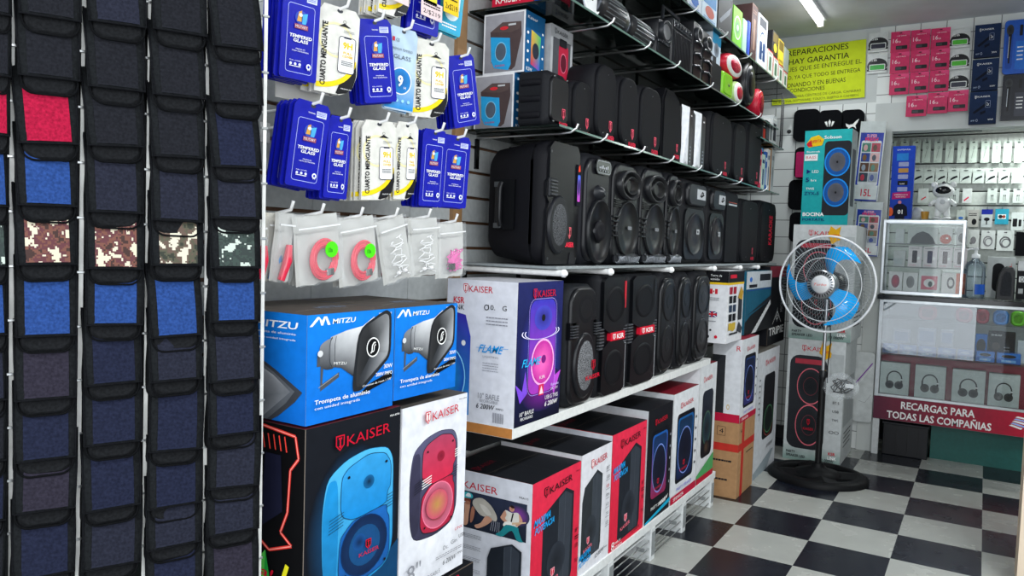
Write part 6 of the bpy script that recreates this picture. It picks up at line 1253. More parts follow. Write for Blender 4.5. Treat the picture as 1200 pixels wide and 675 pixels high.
# ---------------------------------------------------------------- wall goods over the counter
YW = 4.992
def o_sign(f):
    f.text('EN REPARACIONES', .02, .86, .80, .10, INK, 0, .004, slant=.01); f.text('NO HAY GARANTIA', .01, .70, .82, .10, INK, 0, .006, slant=.01)
    f.text('DESPUES QUE SE ENTREGUE EL', .02, .56, .94, .09, hx('#3a3c28'), 0, 0, slant=.02); f.text('EQUIPO, YA QUE TODO SE ENTREGA', .02, .42, .93, .08, hx('#3a3c28'), 0, 0, slant=.02)
    f.text('FUNCIONANDO Y EN BUENAS', .0, .29, .80, .08, hx('#2a2c20'), 0, 0, slant=.01); f.text('CONDICIONES', .2, .20, .38, .07, INK)
    f.text('NO APLICA PARA CENTROS DE CARGA, CAMARAS', .04, .10, .92, .05, hx('#6a6c30')); f.text('DE BOCINA, SOFTWARE, TOUCH, SUJETO A CAMBIOS', .02, .02, .92, .05, hx('#6a6c30'))
def flat(name, label, cat, px0, px1, py0, py1, col, draw, y=YW, th=.004, grp=None, k='paper', r=0, tilt=0, slot=False):
    "a thin thing hanging against the back wall, facing the shop"
    a = o1(y, px0, (py0+py1)/2); b2 = o1(y, px1, (py0+py1)/2); zt = o1(y, (px0+px1)/2, py0).z; zb = o1(y, (px0+px1)/2, py1).z; w = b2.x-a.x; h = zt-zb
    m = MB()
    if r: m.extr(rrect(w, h, r, 5), (-w/2, 0, -h), (1, 0, 0), (0, 0, 1), k, hx(col), th)
    else: m.box(-w/2, w/2, -th, 0, -h, 0, k, hx(col))
    f = Face(m, (-w/2, -th, -h), (1, 0, 0), (0, 0, 1), w, h, k)
    if draw: draw(f)
    o = m.build(name, loc=((a.x+b2.x)/2, y, zt)); o.rotation_euler[1] = math.radians(tilt); return tag(o, label, cat, grp)
flat('handwritten_sign', 'bright yellow-green poster with handwritten notice high on the back wall', 'sign', 905, 1013, 53, 119, '#c9d92e', o_sign, tilt=-1.5)
def usb16(f):
    f.rect(0, 0, 1, 1, hx('#c22a5a'), hx('#cf2c62')); f.poly([(.3, 1), (1, .75), (1, 1)], hx('#e0487c')); f.rr(.28, .14, .88, .32, .004, BLACK); f.rr(.32, .17, .6, .29, .002, hx('#3a3c42')); f.text('16', .12, .46, .26, .2, hx('#f4dce4')); f.text('GB', .4, .46, .12, .08, hx('#f4dce4')); f.ell(.5, .92, .08, .03, hx('#5a1028')); f.text('USB DRIVE', .3, .76, .5, .05, hx('#f4dce4'))
G = 'pink flash drive packs on the back wall'; NR = ['top', 'second', 'third']
for r_ in range(3):
    for c_ in range(3):
        x0 = (1044, 1067.5, 1091)[c_]-r_*.8; y0 = (37, 61.5, 86.5)[r_]-c_*2
        flat('flash_drive_pack', 'pink flash drive pack, %s row, %s of three' % (NR[r_], ('left', 'middle', 'right')[c_]), 'flash drive', x0, x0+22.5, y0, y0+24.5, '#cf2c62', usb16, grp=G, r=.006, k='satin', y=YW-.01)
for c_ in range(3):
    x0 = (1062, 1087, 1110.5)[c_]; y0 = (112, 108.5, 106)[c_]; flat('flash_drive_pack', 'pink flash drive pack in the short bottom row, %s' % ('leftmost', 'middle one', 'rightmost')[c_], 'flash drive', x0, x0+24, y0, y0+24.5, '#d42c66', usb16, grp=G, r=.012, k='satin', y=YW-.016)
def usbw(gc):
    def g(f):
        f.ell(.5, .38, .5, .38, hx('#1b1c20')); f.rect(0, 0, 1, .12, hx('#d2d5d4')); f.rect(0, .12, 1, .22, hx('#1b1c20')); f.rr(.1, .14, .9, .46, .006, hx('#d9dcda')); f.rr(.14, .18, .86, .42, .005, hx(gc)); f.text('GB', .08, .62, .4, .1, WHITE)
    return g
for i, (x0, x1, y0, y1, gc, lb) in enumerate(((1113.5, 1137, 34, 56, '#52b83a', 'white and black flash drive pack with a green drive, top right of the pink ones'), (1112.5, 1136, 58, 81, '#52b83a', 'white and black flash drive pack with a green drive, second right of the pink ones'), (1111.5, 1135.5, 83, 106, '#3a3b48', 'white and black flash drive pack with a dark drive, right of the third pink row'), (1018, 1041, 38.5, 61, '#2a2a3a', 'white and black flash drive pack with a dark drive, left of the pink ones'), (1016.5, 1040, 63, 86, '#3fa84a', 'white and black flash drive pack with a green drive, left of the pink ones'))):
    flat('flash_drive_pack', lb, 'flash drive', x0, x1, y0, y1, '#cfd2d1', usbw(gc), grp='white and black flash drive packs', k='satin')
def navy(f):
    f.rect(0, 0, 1, 1, hx('#162440'), hx('#1c2f52')); f.text('KAISER', .28, .82, .46, .05, WHITE); f.crest(.18, .78, .07, .1, WHITE, hx('#162440')); f.poly([(.12, .36), (.62, .66), (.66, .58), (.2, .32)], hx('#0a1020')); f.poly([(.4, .36), (.6, .42), (.6, .34), (.42, .28)], hx('#0a1020')); f.frame(.58, .5, .76, .72, .004, .0012, hx('#aab8d0')); f.text('2x', .62, .56, .1, .1, WHITE); f.text('30W', .7, .1, .2, .05, WHITE); f.text('AMP', .08, .08, .14, .05, hx('#aab8d0')); f.ring(.3, .11, .04, .04, .3, hx('#aab8d0'))
for i, (x0, x1, y0, y1) in enumerate(((1142, 1172, 30, 68), (1139, 1170, 70.5, 107), (1136, 1168, 108.5, 146))):
    flat('navy_box', 'navy blue electronics box on the back wall, %s of three' % ('top', 'middle', 'bottom')[i], 'box', x0, x1, y0, y1, '#1a2c4e', navy, th=.03, grp='navy boxes on the back wall', k='card')
def mic(f, c):
    f.rr(.08, .1, .3, .86, .01, hx(c)); f.ell(.19, .82, .12, .1, BLACK, hx('#3a3c40')); f.poly([(.14, .74), (.25, .74), (.22, .2), (.17, .2)], hx('#0d0e12')); f.line([(.16, .3), (.17, .7)], .003, hx('#b8c0c8')); f.rect(.4, .08, .98, .6, hx('#1f6ac8') if c != '#2a2c34' else hx('#3a3c48')); f.rr(.5, .7, .6, .9, .003, BLACK); f.rr(.7, .7, .8, .9, .003, BLACK); f.lines(.45, .2, .2, .3, 4, WHITE, 3, .3)
flat('microphone_pack', 'bright blue microphone blister pack at the right edge of the back wall', 'microphone pack', 1176, 1212, 24, 87, '#2358b8', lambda f: mic(f, '#1a48a0'), th=.02, r=.02, k='satin', grp='microphone packs')
flat('microphone_pack', 'dark microphone blister pack below the bright blue one', 'microphone pack', 1174, 1212, 88, 141, '#24262e', lambda f: mic(f, '#2a2c34'), th=.02, r=.006, k='satin', grp='microphone packs')
# black cloth bags with sports marks
def trefoil(f):
    for cx, a in ((.38, .12), (.5, 0), (.62, -.12)): f.poly([(cx, .72-abs(a)*.5), (cx-.055-a*.3, .64), (cx-.02+a*.3, .50), (cx+.03+a*.3, .50), (cx+.055-a*.3, .64)], WHITE)
    for k in range(3): f.line([(.38, .55-k*.03), (.62, .55-k*.03)], .0022, hx('#101114'))
def cat_(f): f.poly([(a, .46+b*.55) for a, b in [(.25, .55), (.4, .5), (.55, .52), (.68, .62), (.8, .68), (.74, .56), (.66, .48), (.7, .36), (.62, .42), (.54, .44), (.42, .40), (.36, .30), (.36, .42), (.28, .46)]], WHITE)
for i, (x0, x1, y0, y1, dr, lb, c) in enumerate(((931, 961, 129, 166, None, 'plain black cloth bag on the wall, upper left of the turquoise box', '#0f1013'), (959, 987, 130, 168, trefoil, 'black cloth bag with a white three-leaf mark above the turquoise box', '#0f1013'), (984, 1012, 129.5, 196, cat_, 'black cloth bag with a white leaping-cat mark, above the turquoise box', '#101114'), (932, 950, 173, 210, lambda f: f.rr(.1, .05, .9, .85, .01, hx('#b82a62')), 'black and pink cloth bag left of the turquoise box', '#141316'), (925, 950, 211, 246, None, 'plain black cloth bag on the wall, lower left of the turquoise box', '#0f1013'), (926, 948, 249, 284, None, 'lowest plain black cloth bag, beside the upper grey-white carton', '#0f1013'))):
    flat('cloth_bag', lb, 'bag', x0, x1, y0, y1, c, dr, y=YW-.005-.03*(i % 2), th=.03, k='fabric', r=.035, grp='black cloth bags on the back wall')
m = MB(); 
for i, (px, py) in enumerate(((924.5, 154),)):
    p = o1(4.99, px, py); m = MB(); m.lathe([(.012, 0), (.012, .008), (.004, .012)], (p.x, 5.0, p.z), (0, -1, 0), 'satin', hx('#3a3c3e'), 12); tag(m.build('wall_peg'), 'small dark round peg on the tiled back wall', 'knob')
# bagged multi-packs beside the counter
def f_15(f):
    f.rect(.05, .0, .95, .86, hx('#2a3a9a')); f.rr(.12, .2, .9, .76, .01, hx('#c8ccd0')); f.text('SUPER', .3, .8, .4, .04, hx('#e8a0b8'), 0, .02); f.text('FRESH', .25, .75, .5, .05, hx('#d8305a'), 0, .03)
    cs = ['#4a7a6a', '#a83a4a', '#3a4a8a', '#c8a0a0', '#5a4034', '#7a5a3a', '#3a4450', '#8a94a0']
    for j in range(4):
        for i in range(2): f.rect(.16+i*.37, .62-j*.125, .50+i*.37, .73-j*.125, hx(cs[j*2+i])); f.ell(.3+i*.37, .67-j*.125, .08, .04, hx(cs[(j*2+i+3) % 8]))
    f.rect(.06, .02, .94, .2, hx('#c9cfcf')); f.text('15L', .3, .06, .42, .09, hx('#c0304a'), 0, .02)
flat('bagged_pack', 'clear-bagged printed pack marked 15L, hanging left of the counter display', 'pack', 1007, 1037, 143, 236, '#c3c9c8', f_15, y=4.95, th=.02, k='film', tilt=3, grp='bagged printed packs')
flat('bagged_pack', 'clear-bagged printed pack hanging below the one marked 15L', 'pack', 1003, 1034, 237, 300, '#b9c0c0', f_15, y=4.95, th=.02, k='film', tilt=2, grp='bagged printed packs')
def f_stick(f): f.line([(.1, .55), (.9, .85)], .006, hx('#7a1f9a')); f.line([(.12, .5), (.9, .8)], .0015, WHITE); f.line([(.3, .3), (.6, .28), (.9, .4)], .001, hx('#4a4c50'))
flat('hanging_film_bag', 'clear film bag with a purple stick on the white jamb behind the fan', 'bag', 1001, 1024, 412, 494, '#c4c8c7', f_stick, y=4.975, th=.02, k='film', r=.02)

# ---------------------------------------------------------------- glass counter
CY = 4.95; CX0, CX1 = -.512, 1.6; CD = .42
GP = glass_mat('clear_glass', (.93, .96, .96, 1), .0); GH = glass_mat('reflecting_glass', (.9, .93, .95, 1), .08, hx('#e4e9ee'), 5.5); GC = glass_mat('case_glass', (.96, .98, .98, 1), 0, hx('#cdd6d6'), .7)  # GH: pale haze and boosted gloss imitate the street's reflection
ct = empty('glass_counter', (CX0, CY, 0)); tag(ct, 'glass-fronted shop counter with a dark red sign along its lower front', 'counter')
ALU = hx('#b8bdbf'); W = CX1-CX0
def cbox(nm, x0, x1, y0, y1, z0, z1, k, c, b=0, lab=None):
    m = MB(); m.box(x0, x1, y0, y1, z0, z1, k, c, b); o = m.build(nm, ct); return tag(o, lab) if lab else o
cbox('leg', 0, .035, 0, .035, 0, .21, 'satin', hx('#c3c6c6'), .001); cbox('leg', W-.035, W, 0, .035, 0, .21, 'satin', hx('#c3c6c6'), .001)
cbox('bottom_board', 0, W, 0, CD, .21, .235, 'satin', hx('#8a8d8f')); cbox('end_panel', 0, .012, .02, CD, .235, .90, 'satin', hx('#a9aeb0')); cbox('end_panel', W-.012, W, .02, CD, .235, .90, 'satin', hx('#a9aeb0')); cbox('back_panel', .012, W-.012, CD-.012, CD, .235, .9, 'satin', hx('#a8adaf'))
m = MB(); m.box(.0, .022, -.004, .02, .235, .91, 'metal', ALU, .001); m.box(.022, W, -.004, .012, .345, .36, 'metal', ALU, .001); m.box(.022, W, -.004, .014, .895, .912, 'metal', ALU, .001); m.build('frame', ct)
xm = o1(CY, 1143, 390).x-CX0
m = MB(); m.box(.022, xm, -.002, .002, .60, .9, GH, WHITE); tag(m.build('glass_pane', ct), 'glass pane full of bright reflections'); m = MB(); m.box(xm-.01, W-.01, .006, .009, .60, .9, GP, WHITE); m.box(.022, W-.01, .006, .009, .36, .598, GP, WHITE); m.build('glass_pane', ct)  # upper pane split off so the imitated reflection ends at the shelf
cbox('shelf', .012, W-.012, .03, CD-.02, .588, .596, GC, WHITE); cbox('shelf', .012, W-.012, .08, CD-.02, .795, .8, GC, WHITE)
cbox('top_edge', -.012, W, -.02, .012, .912, .938, 'gloss', hx('#202225'), .002, 'black front edge'); cbox('top_edge', -.012, .012, .012, CD, .912, .938, 'gloss', hx('#202225')); cbox('top_edge', .012, W, CD-.02, CD, .912, .938, 'gloss', hx('#202225')); cbox('top_glass', -.005, W, -.012, CD, .938, .944, GC, WHITE)
m = MB()
x0, x1 = 0, o1(CY, 1300, 500).x-CX0; zs0, zs1 = .213, .345
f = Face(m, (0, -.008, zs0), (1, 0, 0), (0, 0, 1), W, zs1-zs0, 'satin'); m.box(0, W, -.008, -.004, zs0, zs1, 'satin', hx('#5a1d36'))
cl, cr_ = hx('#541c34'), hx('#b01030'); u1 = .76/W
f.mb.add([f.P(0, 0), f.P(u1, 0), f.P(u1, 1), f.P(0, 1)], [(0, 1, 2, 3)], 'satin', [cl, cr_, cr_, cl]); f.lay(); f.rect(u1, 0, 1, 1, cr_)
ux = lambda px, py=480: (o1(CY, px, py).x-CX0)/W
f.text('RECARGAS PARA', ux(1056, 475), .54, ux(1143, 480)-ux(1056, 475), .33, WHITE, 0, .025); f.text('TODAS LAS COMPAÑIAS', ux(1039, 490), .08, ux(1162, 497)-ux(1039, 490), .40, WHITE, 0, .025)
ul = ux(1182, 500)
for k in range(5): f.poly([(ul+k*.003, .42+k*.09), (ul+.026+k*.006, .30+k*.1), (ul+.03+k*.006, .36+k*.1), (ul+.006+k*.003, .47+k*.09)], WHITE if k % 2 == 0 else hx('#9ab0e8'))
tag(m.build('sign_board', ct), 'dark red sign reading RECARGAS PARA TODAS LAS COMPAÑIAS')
cbox('kick_panel', .30, W, .105, .115, .0, .21, 'satin', hx('#1f5a54'), 0, 'teal panel under the sign')
t = empty('storage_crate', (CX0+.055, CY+.03, 0)); tag(t, 'black plastic crate on the floor under the red sign', 'crate')
m = MB(); m.box(0, .235, 0, .3, 0, .185, 'satin', hx('#141519'), .004)
for k in range(4): m.box(.01+k*.058, .014+k*.058, -.003, 0, .01, .175, 'satin', hx('#0b0c0e'))
m.build('body', t); m = MB(); m.box(-.006, .241, -.006, .306, .18, .195, 'satin', hx('#1a1b20'), .003); m.build('rim', t)
# ---- goods inside the counter
def inside(name, label, cat, px0, px1, py0, z0, y, d, col, draw, grp=None, k='card'):
    a, b2 = o1(y, px0, 400).x, o1(y, px1, 400).x; zt = o1(y, (px0+px1)/2, py0).z; w = b2-a
    m = MB(); m.box(-w/2, w/2, 0, d, 0, zt-z0, k, hx(col), .0012); f = Face(m, (-w/2, 0, 0), (1, 0, 0), (0, 0, 1), w, zt-z0, k)
    if draw: draw(f)
    return tag(m.build(name, loc=((a+b2)/2, y, z0)), label, cat, grp)
def f_head(f):
    f.rect(0, 0, 1, 1, hx('#c4cac8'), hx('#ced4d1')); f.text('NOKA', .42, .87, .26, .05, WHITE); f.lines(.3, .82, .5, .02, 1, WHITE, 3)
    f.ring(.5, .5, .27, .25, .17, hx('#34373a'), a0=-10, a1=190)
    for cx, c in ((.34, '#26282c'), (.66, '#26282c')): f.ell(cx, .3, .15, .13, hx(c), hx('#4a4d50'))
    f.rect(.22, .3, .28, .52, hx('#34373a')); f.rect(.72, .3, .78, .52, hx('#34373a')); f.rect(.72, .46, .79, .5, WHITE)
for i, (a, b2, py) in enumerate(((1034, 1068, 425), (1075, 1111, 429), (1119, 1158, 434), (1162, 1199, 439))):
    inside('headphone_box', 'grey headphone box on the counter floor, %s' % ('leftmost', 'second from the left', 'third from the left', 'rightmost, darkest print')[i], 'headphones box', a, b2, py, .362, CY+.02, .06, '#a9b0ad', f_head, 'grey headphone boxes in the counter').location.z = .3605
m = MB(); m.box(.02, W-.02, .09, .1, .2351, .59, 'satin', hx('#8a2038')); tag(m.build('lower_backing', ct), 'red backing behind the headphone boxes')
for i, (a, b2) in enumerate(((1034, 1053), (1053.6, 1075), (1076, 1098), (1099, 1121), (1122, 1142), (1144, 1167), (1168.5, 1198))):
    x0, x1 = o1(CY+.03, a, 410).x, o1(CY+.03, b2, 410).x; w = x1-x0; m = MB(); m.box(0, w-.003, 0, .08, 0, .058, 'gloss', hx('#2a6ac0'), .002)
    f = Face(m, (0, 0, 0), (1, 0, 0), (0, 0, 1), w-.003, .058, 'gloss'); f.rect(.05, .5, .95, .95, hx('#2f80d8')); f.ell(.5, .68, .3, .16, BLACK) if i > 4 else f.ell(.5, .68, .25, .12, hx('#9ac4ec')); f.rect(.2, .12, .8, .35, hx('#7ab4e8')); f.text('USB', .4, .15, .2, .16, WHITE)
    tag(m.build('blue_blister_pack', loc=(x0, CY+.03, .5965)), 'flat blue blister pack on the middle shelf, %s from the left' % ORD[i], 'pack', 'blue blister packs in the counter')
inside('mouse_box', 'bright blue box with a black computer mouse behind the blister packs', 'box', 1143, 1157, 392, .5965, CY+.13, .05, '#1f74c8', lambda f: f.ell(.5, .55, .4, .28, BLACK, hx('#2a2c30')))
inside('earphone_box', 'dark box picturing earphones behind the blister packs', 'box', 1158, 1190, 389, .5965, CY+.13, .05, '#26282c', lambda f: (f.ell(.3, .5, .16, .14, hx('#4a4440')), f.ell(.7, .55, .1, .1, hx('#3a3c40')), f.text('SHEAF', .1, .85, .4, .06, WHITE), f.lines(.6, .2, .2, .3, 3, hx('#8a8c90'), 4)))
inside('white_box', 'upright white box at the right end of the middle counter shelf', 'box', 1193, 1204, 400, .5965, CY+.12, .05, '#c4c8ca', None)
for i, (a, b2, c) in enumerate(((1075, 1096, '#b9c8dc'), (1046, 1066, '#c4d0e0'), (1102, 1117, '#c9ced6'))):
    inside('pale_box', 'pale box behind the reflecting pane of the counter, %s' % ('middle', 'left', 'right')[i], 'box', a, b2, 385+i, .5965, CY+.14, .05, c, lambda f: f.rect(.1, .5, .9, .9, hx('#8aa8d0')), 'pale boxes behind the reflecting pane')
for i, (a, b2, c, lb) in enumerate(((1185, 1203, '#6cc820', 'lime green'), (1164, 1183, '#1f80d0', 'sky blue'), (1143.5, 1160, '#b01838', 'dark red'), (1120, 1140, '#c83a50', 'pinkish red, behind the reflecting pane,'), (1076, 1098, '#c85a60', 'coral, behind the reflecting pane,'))):
    x0, x1 = o1(CY+.1, a, 365).x, o1(CY+.1, b2, 365).x; w = x1-x0; h = .082
    t = empty('mini_speaker', (x0, CY+.1, .8)); tag(t, lb+' rounded mini speaker on the top shelf inside the counter', 'speaker', 'mini speakers in the counter')
    m = MB(); m.loft([[(p[0], y, p[1]) for p in rrect(w-2*s, h-2*s, .028, 5, s, s)] for y, s in ((.05, .006), (.035, 0), (.008, 0), (0, .006))], 'satin', hx(c)); m.build('body', t)
    m = MB(); m.loft([[(p[0], y, p[1]) for p in rrect((w)*.6, h*.6, .018, 5, w*.2, h*.2)] for y in (0.0005, -.003)], 'perf', lerp(hx(c), BLACK, .25)); m.build('grille', t)

# ---------------------------------------------------------------- display case on the counter
DX0, DX1, DY, DZ0, DZ1 = -.518, -.102, 4.97, .945, 1.374
dc = empty('display_case', (DX0, DY, DZ0)); tag(dc, 'small aluminium and glass display case standing on the counter', 'display case'); w, d, h = DX1-DX0, .2, DZ1-DZ0
m = MB()
for x in (0, w-.014):
    for y in (0, d-.014): m.box(x, x+.014, y, y+.014, 0, h, 'metal', hx('#c8cccf'), .001)
for z in (0, h-.018):
    m.box(.014, w-.014, 0, .012, z, z+.016, 'metal', hx('#c8cccf')); m.box(.014, w-.014, d-.012, d, z, z+.016, 'metal', hx('#c8cccf'))
    for x in (0, w-.012): m.box(x, x+.012, .014, d-.014, z, z+.016, 'metal', hx('#c8cccf'))
m.build('frame', dc); m = MB(); m.box(.002, w-.002, .001, d-.001, h, h+.004, GC, WHITE); m.build('top_glass', dc)
m = MB(); m.box(.014, w-.014, .004, .006, .016, h-.018, GC, WHITE); m.build('front_glass', dc); m = MB(); m.box(.01, w-.01, d-.01, d-.006, .016, h-.018, GC, WHITE); m.build('back_glass', dc)
zsh = [o1(DY+.03, 1090, 313.5).z-DZ0, o1(DY+.03, 1090, 286).z-DZ0]
for z in zsh: m = MB(); m.box(.014, w-.014, .01, d-.012, z-.005, z, 'satin', hx('#6a7072')); m.build('shelf', dc)
def inc(px0, px1, py0, level, label, cat, col, draw, y=DY+.022, dd=.03, grp='goods in the small display case', nm='boxed_accessory'):
    z0 = DZ0+((.0165,)+tuple(zsh))[level]+.0005; cc = lerp(hx(col), WHITE, .45); return inside(nm, label, cat, px0, px1, py0, z0, y, dd, '#%02x%02x%02x' % tuple(int(255*min(1, q)**(1/2.2)) for q in cc[:3]), draw, grp)
def ph(c, mark=True): return lambda f: (f.rr(.3, .2, .66, .8, .004, hx(c)), f.rect(.66, .35, .85, .5, WHITE), f.text('COVER', .1, .06, .5, .05, hx('#d05a7a')), f.lines(.1, .86, .7, .06, 1, hx('#6a6c70'), 4))
for i, (a, b2, c) in enumerate(((1058, 1074, '#1a1c2a'), (1075.5, 1092, '#22264a'), (1093.5, 1109.5, '#4a3c48'), (1111, 1126.5, '#3c343c'))):
    inc(a, b2, 288.5+i*.6, 1, 'pale pink boxed phone case with a dark case picture, %s on the middle level' % ('first', 'second', 'third', 'fourth')[i], 'phone case', '#c9bcc2', ph(c))
inc(1041, 1055, 293, 1, 'grey stacked cards left of the boxed phone cases', 'cards', '#8f989b', lambda f: f.rect(.1, .1, .8, .5, hx('#b4bbbd')))
inc(1037, 1053, 318, 0, 'white box with a pink round item, lowest level of the display case', 'box', '#c9c8ca', lambda f: (f.ell(.5, .5, .3, .34, hx('#c04a62'), hx('#8a5a6a'))))
inc(1054, 1071, 319, 0, 'white box with a grey round item, lowest level of the display case', 'box', '#c9cacb', lambda f: f.ell(.5, .5, .28, .32, hx('#6a6c6e'), hx('#8a8c8e')))
inc(1072, 1097, 315, 0, 'greenish-white box with a pink and white picture, lowest level', 'box', '#bccac6', lambda f: (f.rect(.12, .12, .88, .7, hx('#c86a7c')), f.ell(.5, .4, .26, .18, hx('#e4e2e0')), f.ell(.55, .36, .1, .12, hx('#4a5a5a'))))
inc(1099, 1127, 320, 0, 'white and orange box with a grey earpiece, lowest level', 'box', '#d0cfcd', lambda f: (f.rect(.6, 0, 1, 1, hx('#e07a5a')), f.ring(.38, .52, .16, .28, .4, hx('#4a4c50')), f.rect(.72, .3, .9, .6, hx('#e8b8a0'))))
inc(1042, 1052, 268, 2, 'pale grey box at the left of the top level in the display case', 'box', '#9aa5aa', None)
inc(1056, 1091, 266, 2, 'pale green pack with a grey dome, top level of the display case', 'pack', '#93a09c', lambda f: f.poly([(.08, .0), (.15, .35), (.3, .62), (.5, .75), (.7, .62), (.85, .35), (.95, .0)], hx('#55595c')))
inc(1093, 1108, 266, 2, 'pack with orange-red item, top level of the display case', 'pack', '#a9b0ac', lambda f: (f.ell(.5, .3, .45, .28, hx('#b8452a')), f.rect(.5, .3, .7, .4, WHITE)))
inc(1113, 1126, 267, 2, 'grey pack at the right of the top level in the display case', 'pack', '#8f9a9c', lambda f: f.ell(.5, .4, .35, .3, hx('#5a6062')))
# on top of the display case
ZT = DZ1+.0045
t = empty('astronaut_projector', (o1(5.05, 1104, 250).x, 5.05, ZT)); tag(t, 'white bear-eared astronaut lamp with black visor on the small display case', 'lamp')
H = (o1(5.05, 1104, 211).z-ZT); s = H/.27; WH = hx('#d9dcdc')
def ell3(m, c, r, k, col, n=20, mm=12):
    R = [[(c[0]+r[0]*math.sin(PI*i/mm)*math.cos(2*PI*j/n), c[1]+r[1]*math.sin(PI*i/mm)*math.sin(2*PI*j/n), c[2]-r[2]*math.cos(PI*i/mm)) for j in range(n)] for i in range(1, mm)]
    m.loft(R, k, col)
def sc3(c): return tuple(q*s for q in c)
m = MB(); ell3(m, sc3((0, 0, .105)), sc3((.048, .042, .062)), 'satin', WH); m.build('body', t)
m = MB(); ell3(m, sc3((0, 0, .195)), sc3((.066, .056, .05)), 'satin', WH); m.build('head', t)
m = MB(); ell3(m, sc3((0, -.022, .197)), sc3((.052, .04, .034)), 'gloss', hx('#0e1014')); tag(m.build('visor', t), 'glossy black visor')
for x in (-1, 1):
    m = MB(); ell3(m, sc3((x*.056, 0, .238)), sc3((.02, .014, .02)), 'satin', WH); m.build('ear', t)
    m = MB(); m.tube([sc3((x*.042, -.005, .13)), sc3((x*.068, -.014, .108)), sc3((x*.076, -.024, .10))], [.016*s, .015*s, .013*s], 'satin', WH, 10); m.build('arm', t)
    m = MB(); m.tube([sc3((x*.024, 0, .07)), sc3((x*.028, -.002, .025))], [.022*s, .02*s], 'satin', WH, 12); ell3(m, sc3((x*.03, -.008, .012)), sc3((.025, .032, .012)), 'satin', WH); m.build('leg', t)
m = MB(); circ_c = sc3((0, -.041, .12)); ell3(m, circ_c, sc3((.017, .006, .017)), 'satin', hx('#b8bdc0')); m.build('chest_dial', t)
m = MB(); ell3(m, sc3((0, 0, .25)), sc3((.012, .012, .012)), 'gloss', hx('#26282c')); m.build('lens', t)
# small stand base
m = MB(); m.lathe([(.045*s, 0), (.045*s, .004), (.03*s, .008)], (0, 0, 0), (0, 0, 1), 'satin', hx('#c9cccc'), 20); m.build('stand', t)
t = MB(); c_ = o1(5.03, 1084, 250); t.lathe([(.018, 0), (.022, .045), (.02, .046), (.016, .004)], (c_.x, 5.03, ZT), (0, 0, 1), 'satin', hx('#a87a28'), 20); tag(t.build('small_cup'), 'small golden-brown cup between the blue stand-up box and the white lamp', 'cup')
m = MB(); c_ = o1(5.06, 1075, 245); m.lathe([(.036, 0), (.036, .004), (.02, .008)], (c_.x, 5.07, ZT+.036), (-.25, -1, .1), 'satin', hx('#c4c8c6'), 24); tag(m.build('round_lid'), 'pale round lid leaning beside the small golden cup', 'lid')
def f_standee(f):
    f.rect(0, 0, 1, 1, hx('#1a3a9a'), hx('#2148c0')); f.text('SAMSARA', .2, .94, .6, .02, WHITE); f.rect(.2, .8, .72, .9, hx('#2a80d0'));
    for k, c in enumerate(('#9aa0c8', '#b88a4a', '#9aa0c8', '#1a1c20', '#9aa0c8')): f.rr(.3, .72-k*.085, .75, .78-k*.085, .004, hx(c))
    f.text('bold', .4, .475, .2, .02, WHITE); f.poly([(.08, .27), (.9, .29), (.9, .38), (.1, .36)], hx('#b0206a')); f.text('SORPRENDE CON TU', .18, .325, .6, .018, WHITE); f.text('NUEVO ESTILO', .25, .295, .45, .018, WHITE)
    f.ell(.45, .23, .08, .025, hx('#c87a8a')); f.poly([(.2, .18), (.35, .21), (.6, .21), (.78, .17), (.82, .05), (.7, .04), (.68, .0), (.26, .0), (.26, .05), (.12, .04)], hx('#0d1226')); f.text('01', .38, .07, .22, .06, WHITE, 0, .02); f.ell(.05, .1, .12, .06, hx('#d85a30'))
a, b2 = o1(5.0, 1042, 250).x, o1(5.0, 1068, 250).x; zt = o1(5.0, 1060, 171).z
m = MB(); w = b2-a; m.box(-w/2, w/2, 0, .05, 0, zt-ZT, 'card', hx('#1a3a9a'), .001); f = Face(m, (-w/2, 0, 0), (1, 0, 0), (0, 0, 1), w, zt-ZT); f_standee(f)
o = tag(m.build('standing_display_box', loc=((a+b2)/2, 5.0, ZT)), 'tall blue stand-up box with a number 01 jersey, on the small display case', 'display box'); 
# bottle and speakers on the counter
ZC = .9445; t = empty('pump_bottle', (o1(5.0, 1141, 340).x, 5.0, ZC)); tag(t, 'clear pump bottle of sanitizer with a blue label on the counter', 'bottle')
hb = o1(5.0, 1141, 290).z-ZC; rb = .052
GB = glass_mat('bottle_plastic', (.86, .92, .96, 1), .12, hx('#a8bccc'))
m = MB(); m.lathe([(rb*.9, 0), (rb, .008), (rb, hb*.62), (rb*.8, hb*.7), (rb*.35, hb*.76), (rb*.35, hb*.8)], (0, 0, 0), (0, 0, 1), GB, WHITE, 28); m.build('body', t)
m = MB(); m.lathe([(rb*.4, hb*.79), (rb*.4, hb*.86), (rb*.15, hb*.88), (rb*.15, hb*.95), (rb*.25, hb*.96), (rb*.25, hb)], (0, 0, 0), (0, 0, 1), 'satin', hx('#e4e8ea'), 18); m.tube([(0, 0, hb*.975), (-.035, -.012, hb*.965), (-.04, -.014, hb*.94)], .005, 'satin', hx('#e4e8ea'), 8); m.tube([(0, 0, .01), (0, 0, hb*.8)], .003, 'satin', hx('#e4e8ea'), 6); tag(m.build('pump', t), 'white pump')
m = MB(); m.loft([[(rb*1.005*math.cos(a), rb*1.005*math.sin(a), z) for a in [math.radians(-85+i*10) for i in range(9)]] for z in (hb*.08, hb*.28)], 'satin', hx('#1f5ac0'), cap=False, closed=False); tag(m.build('label', t), 'blue label')
def put_on(nm, label, cat, px0, px1, py0, y, d, col, draw): return inside(nm, label, cat, px0, px1, py0, ZC, y, d, col, draw)
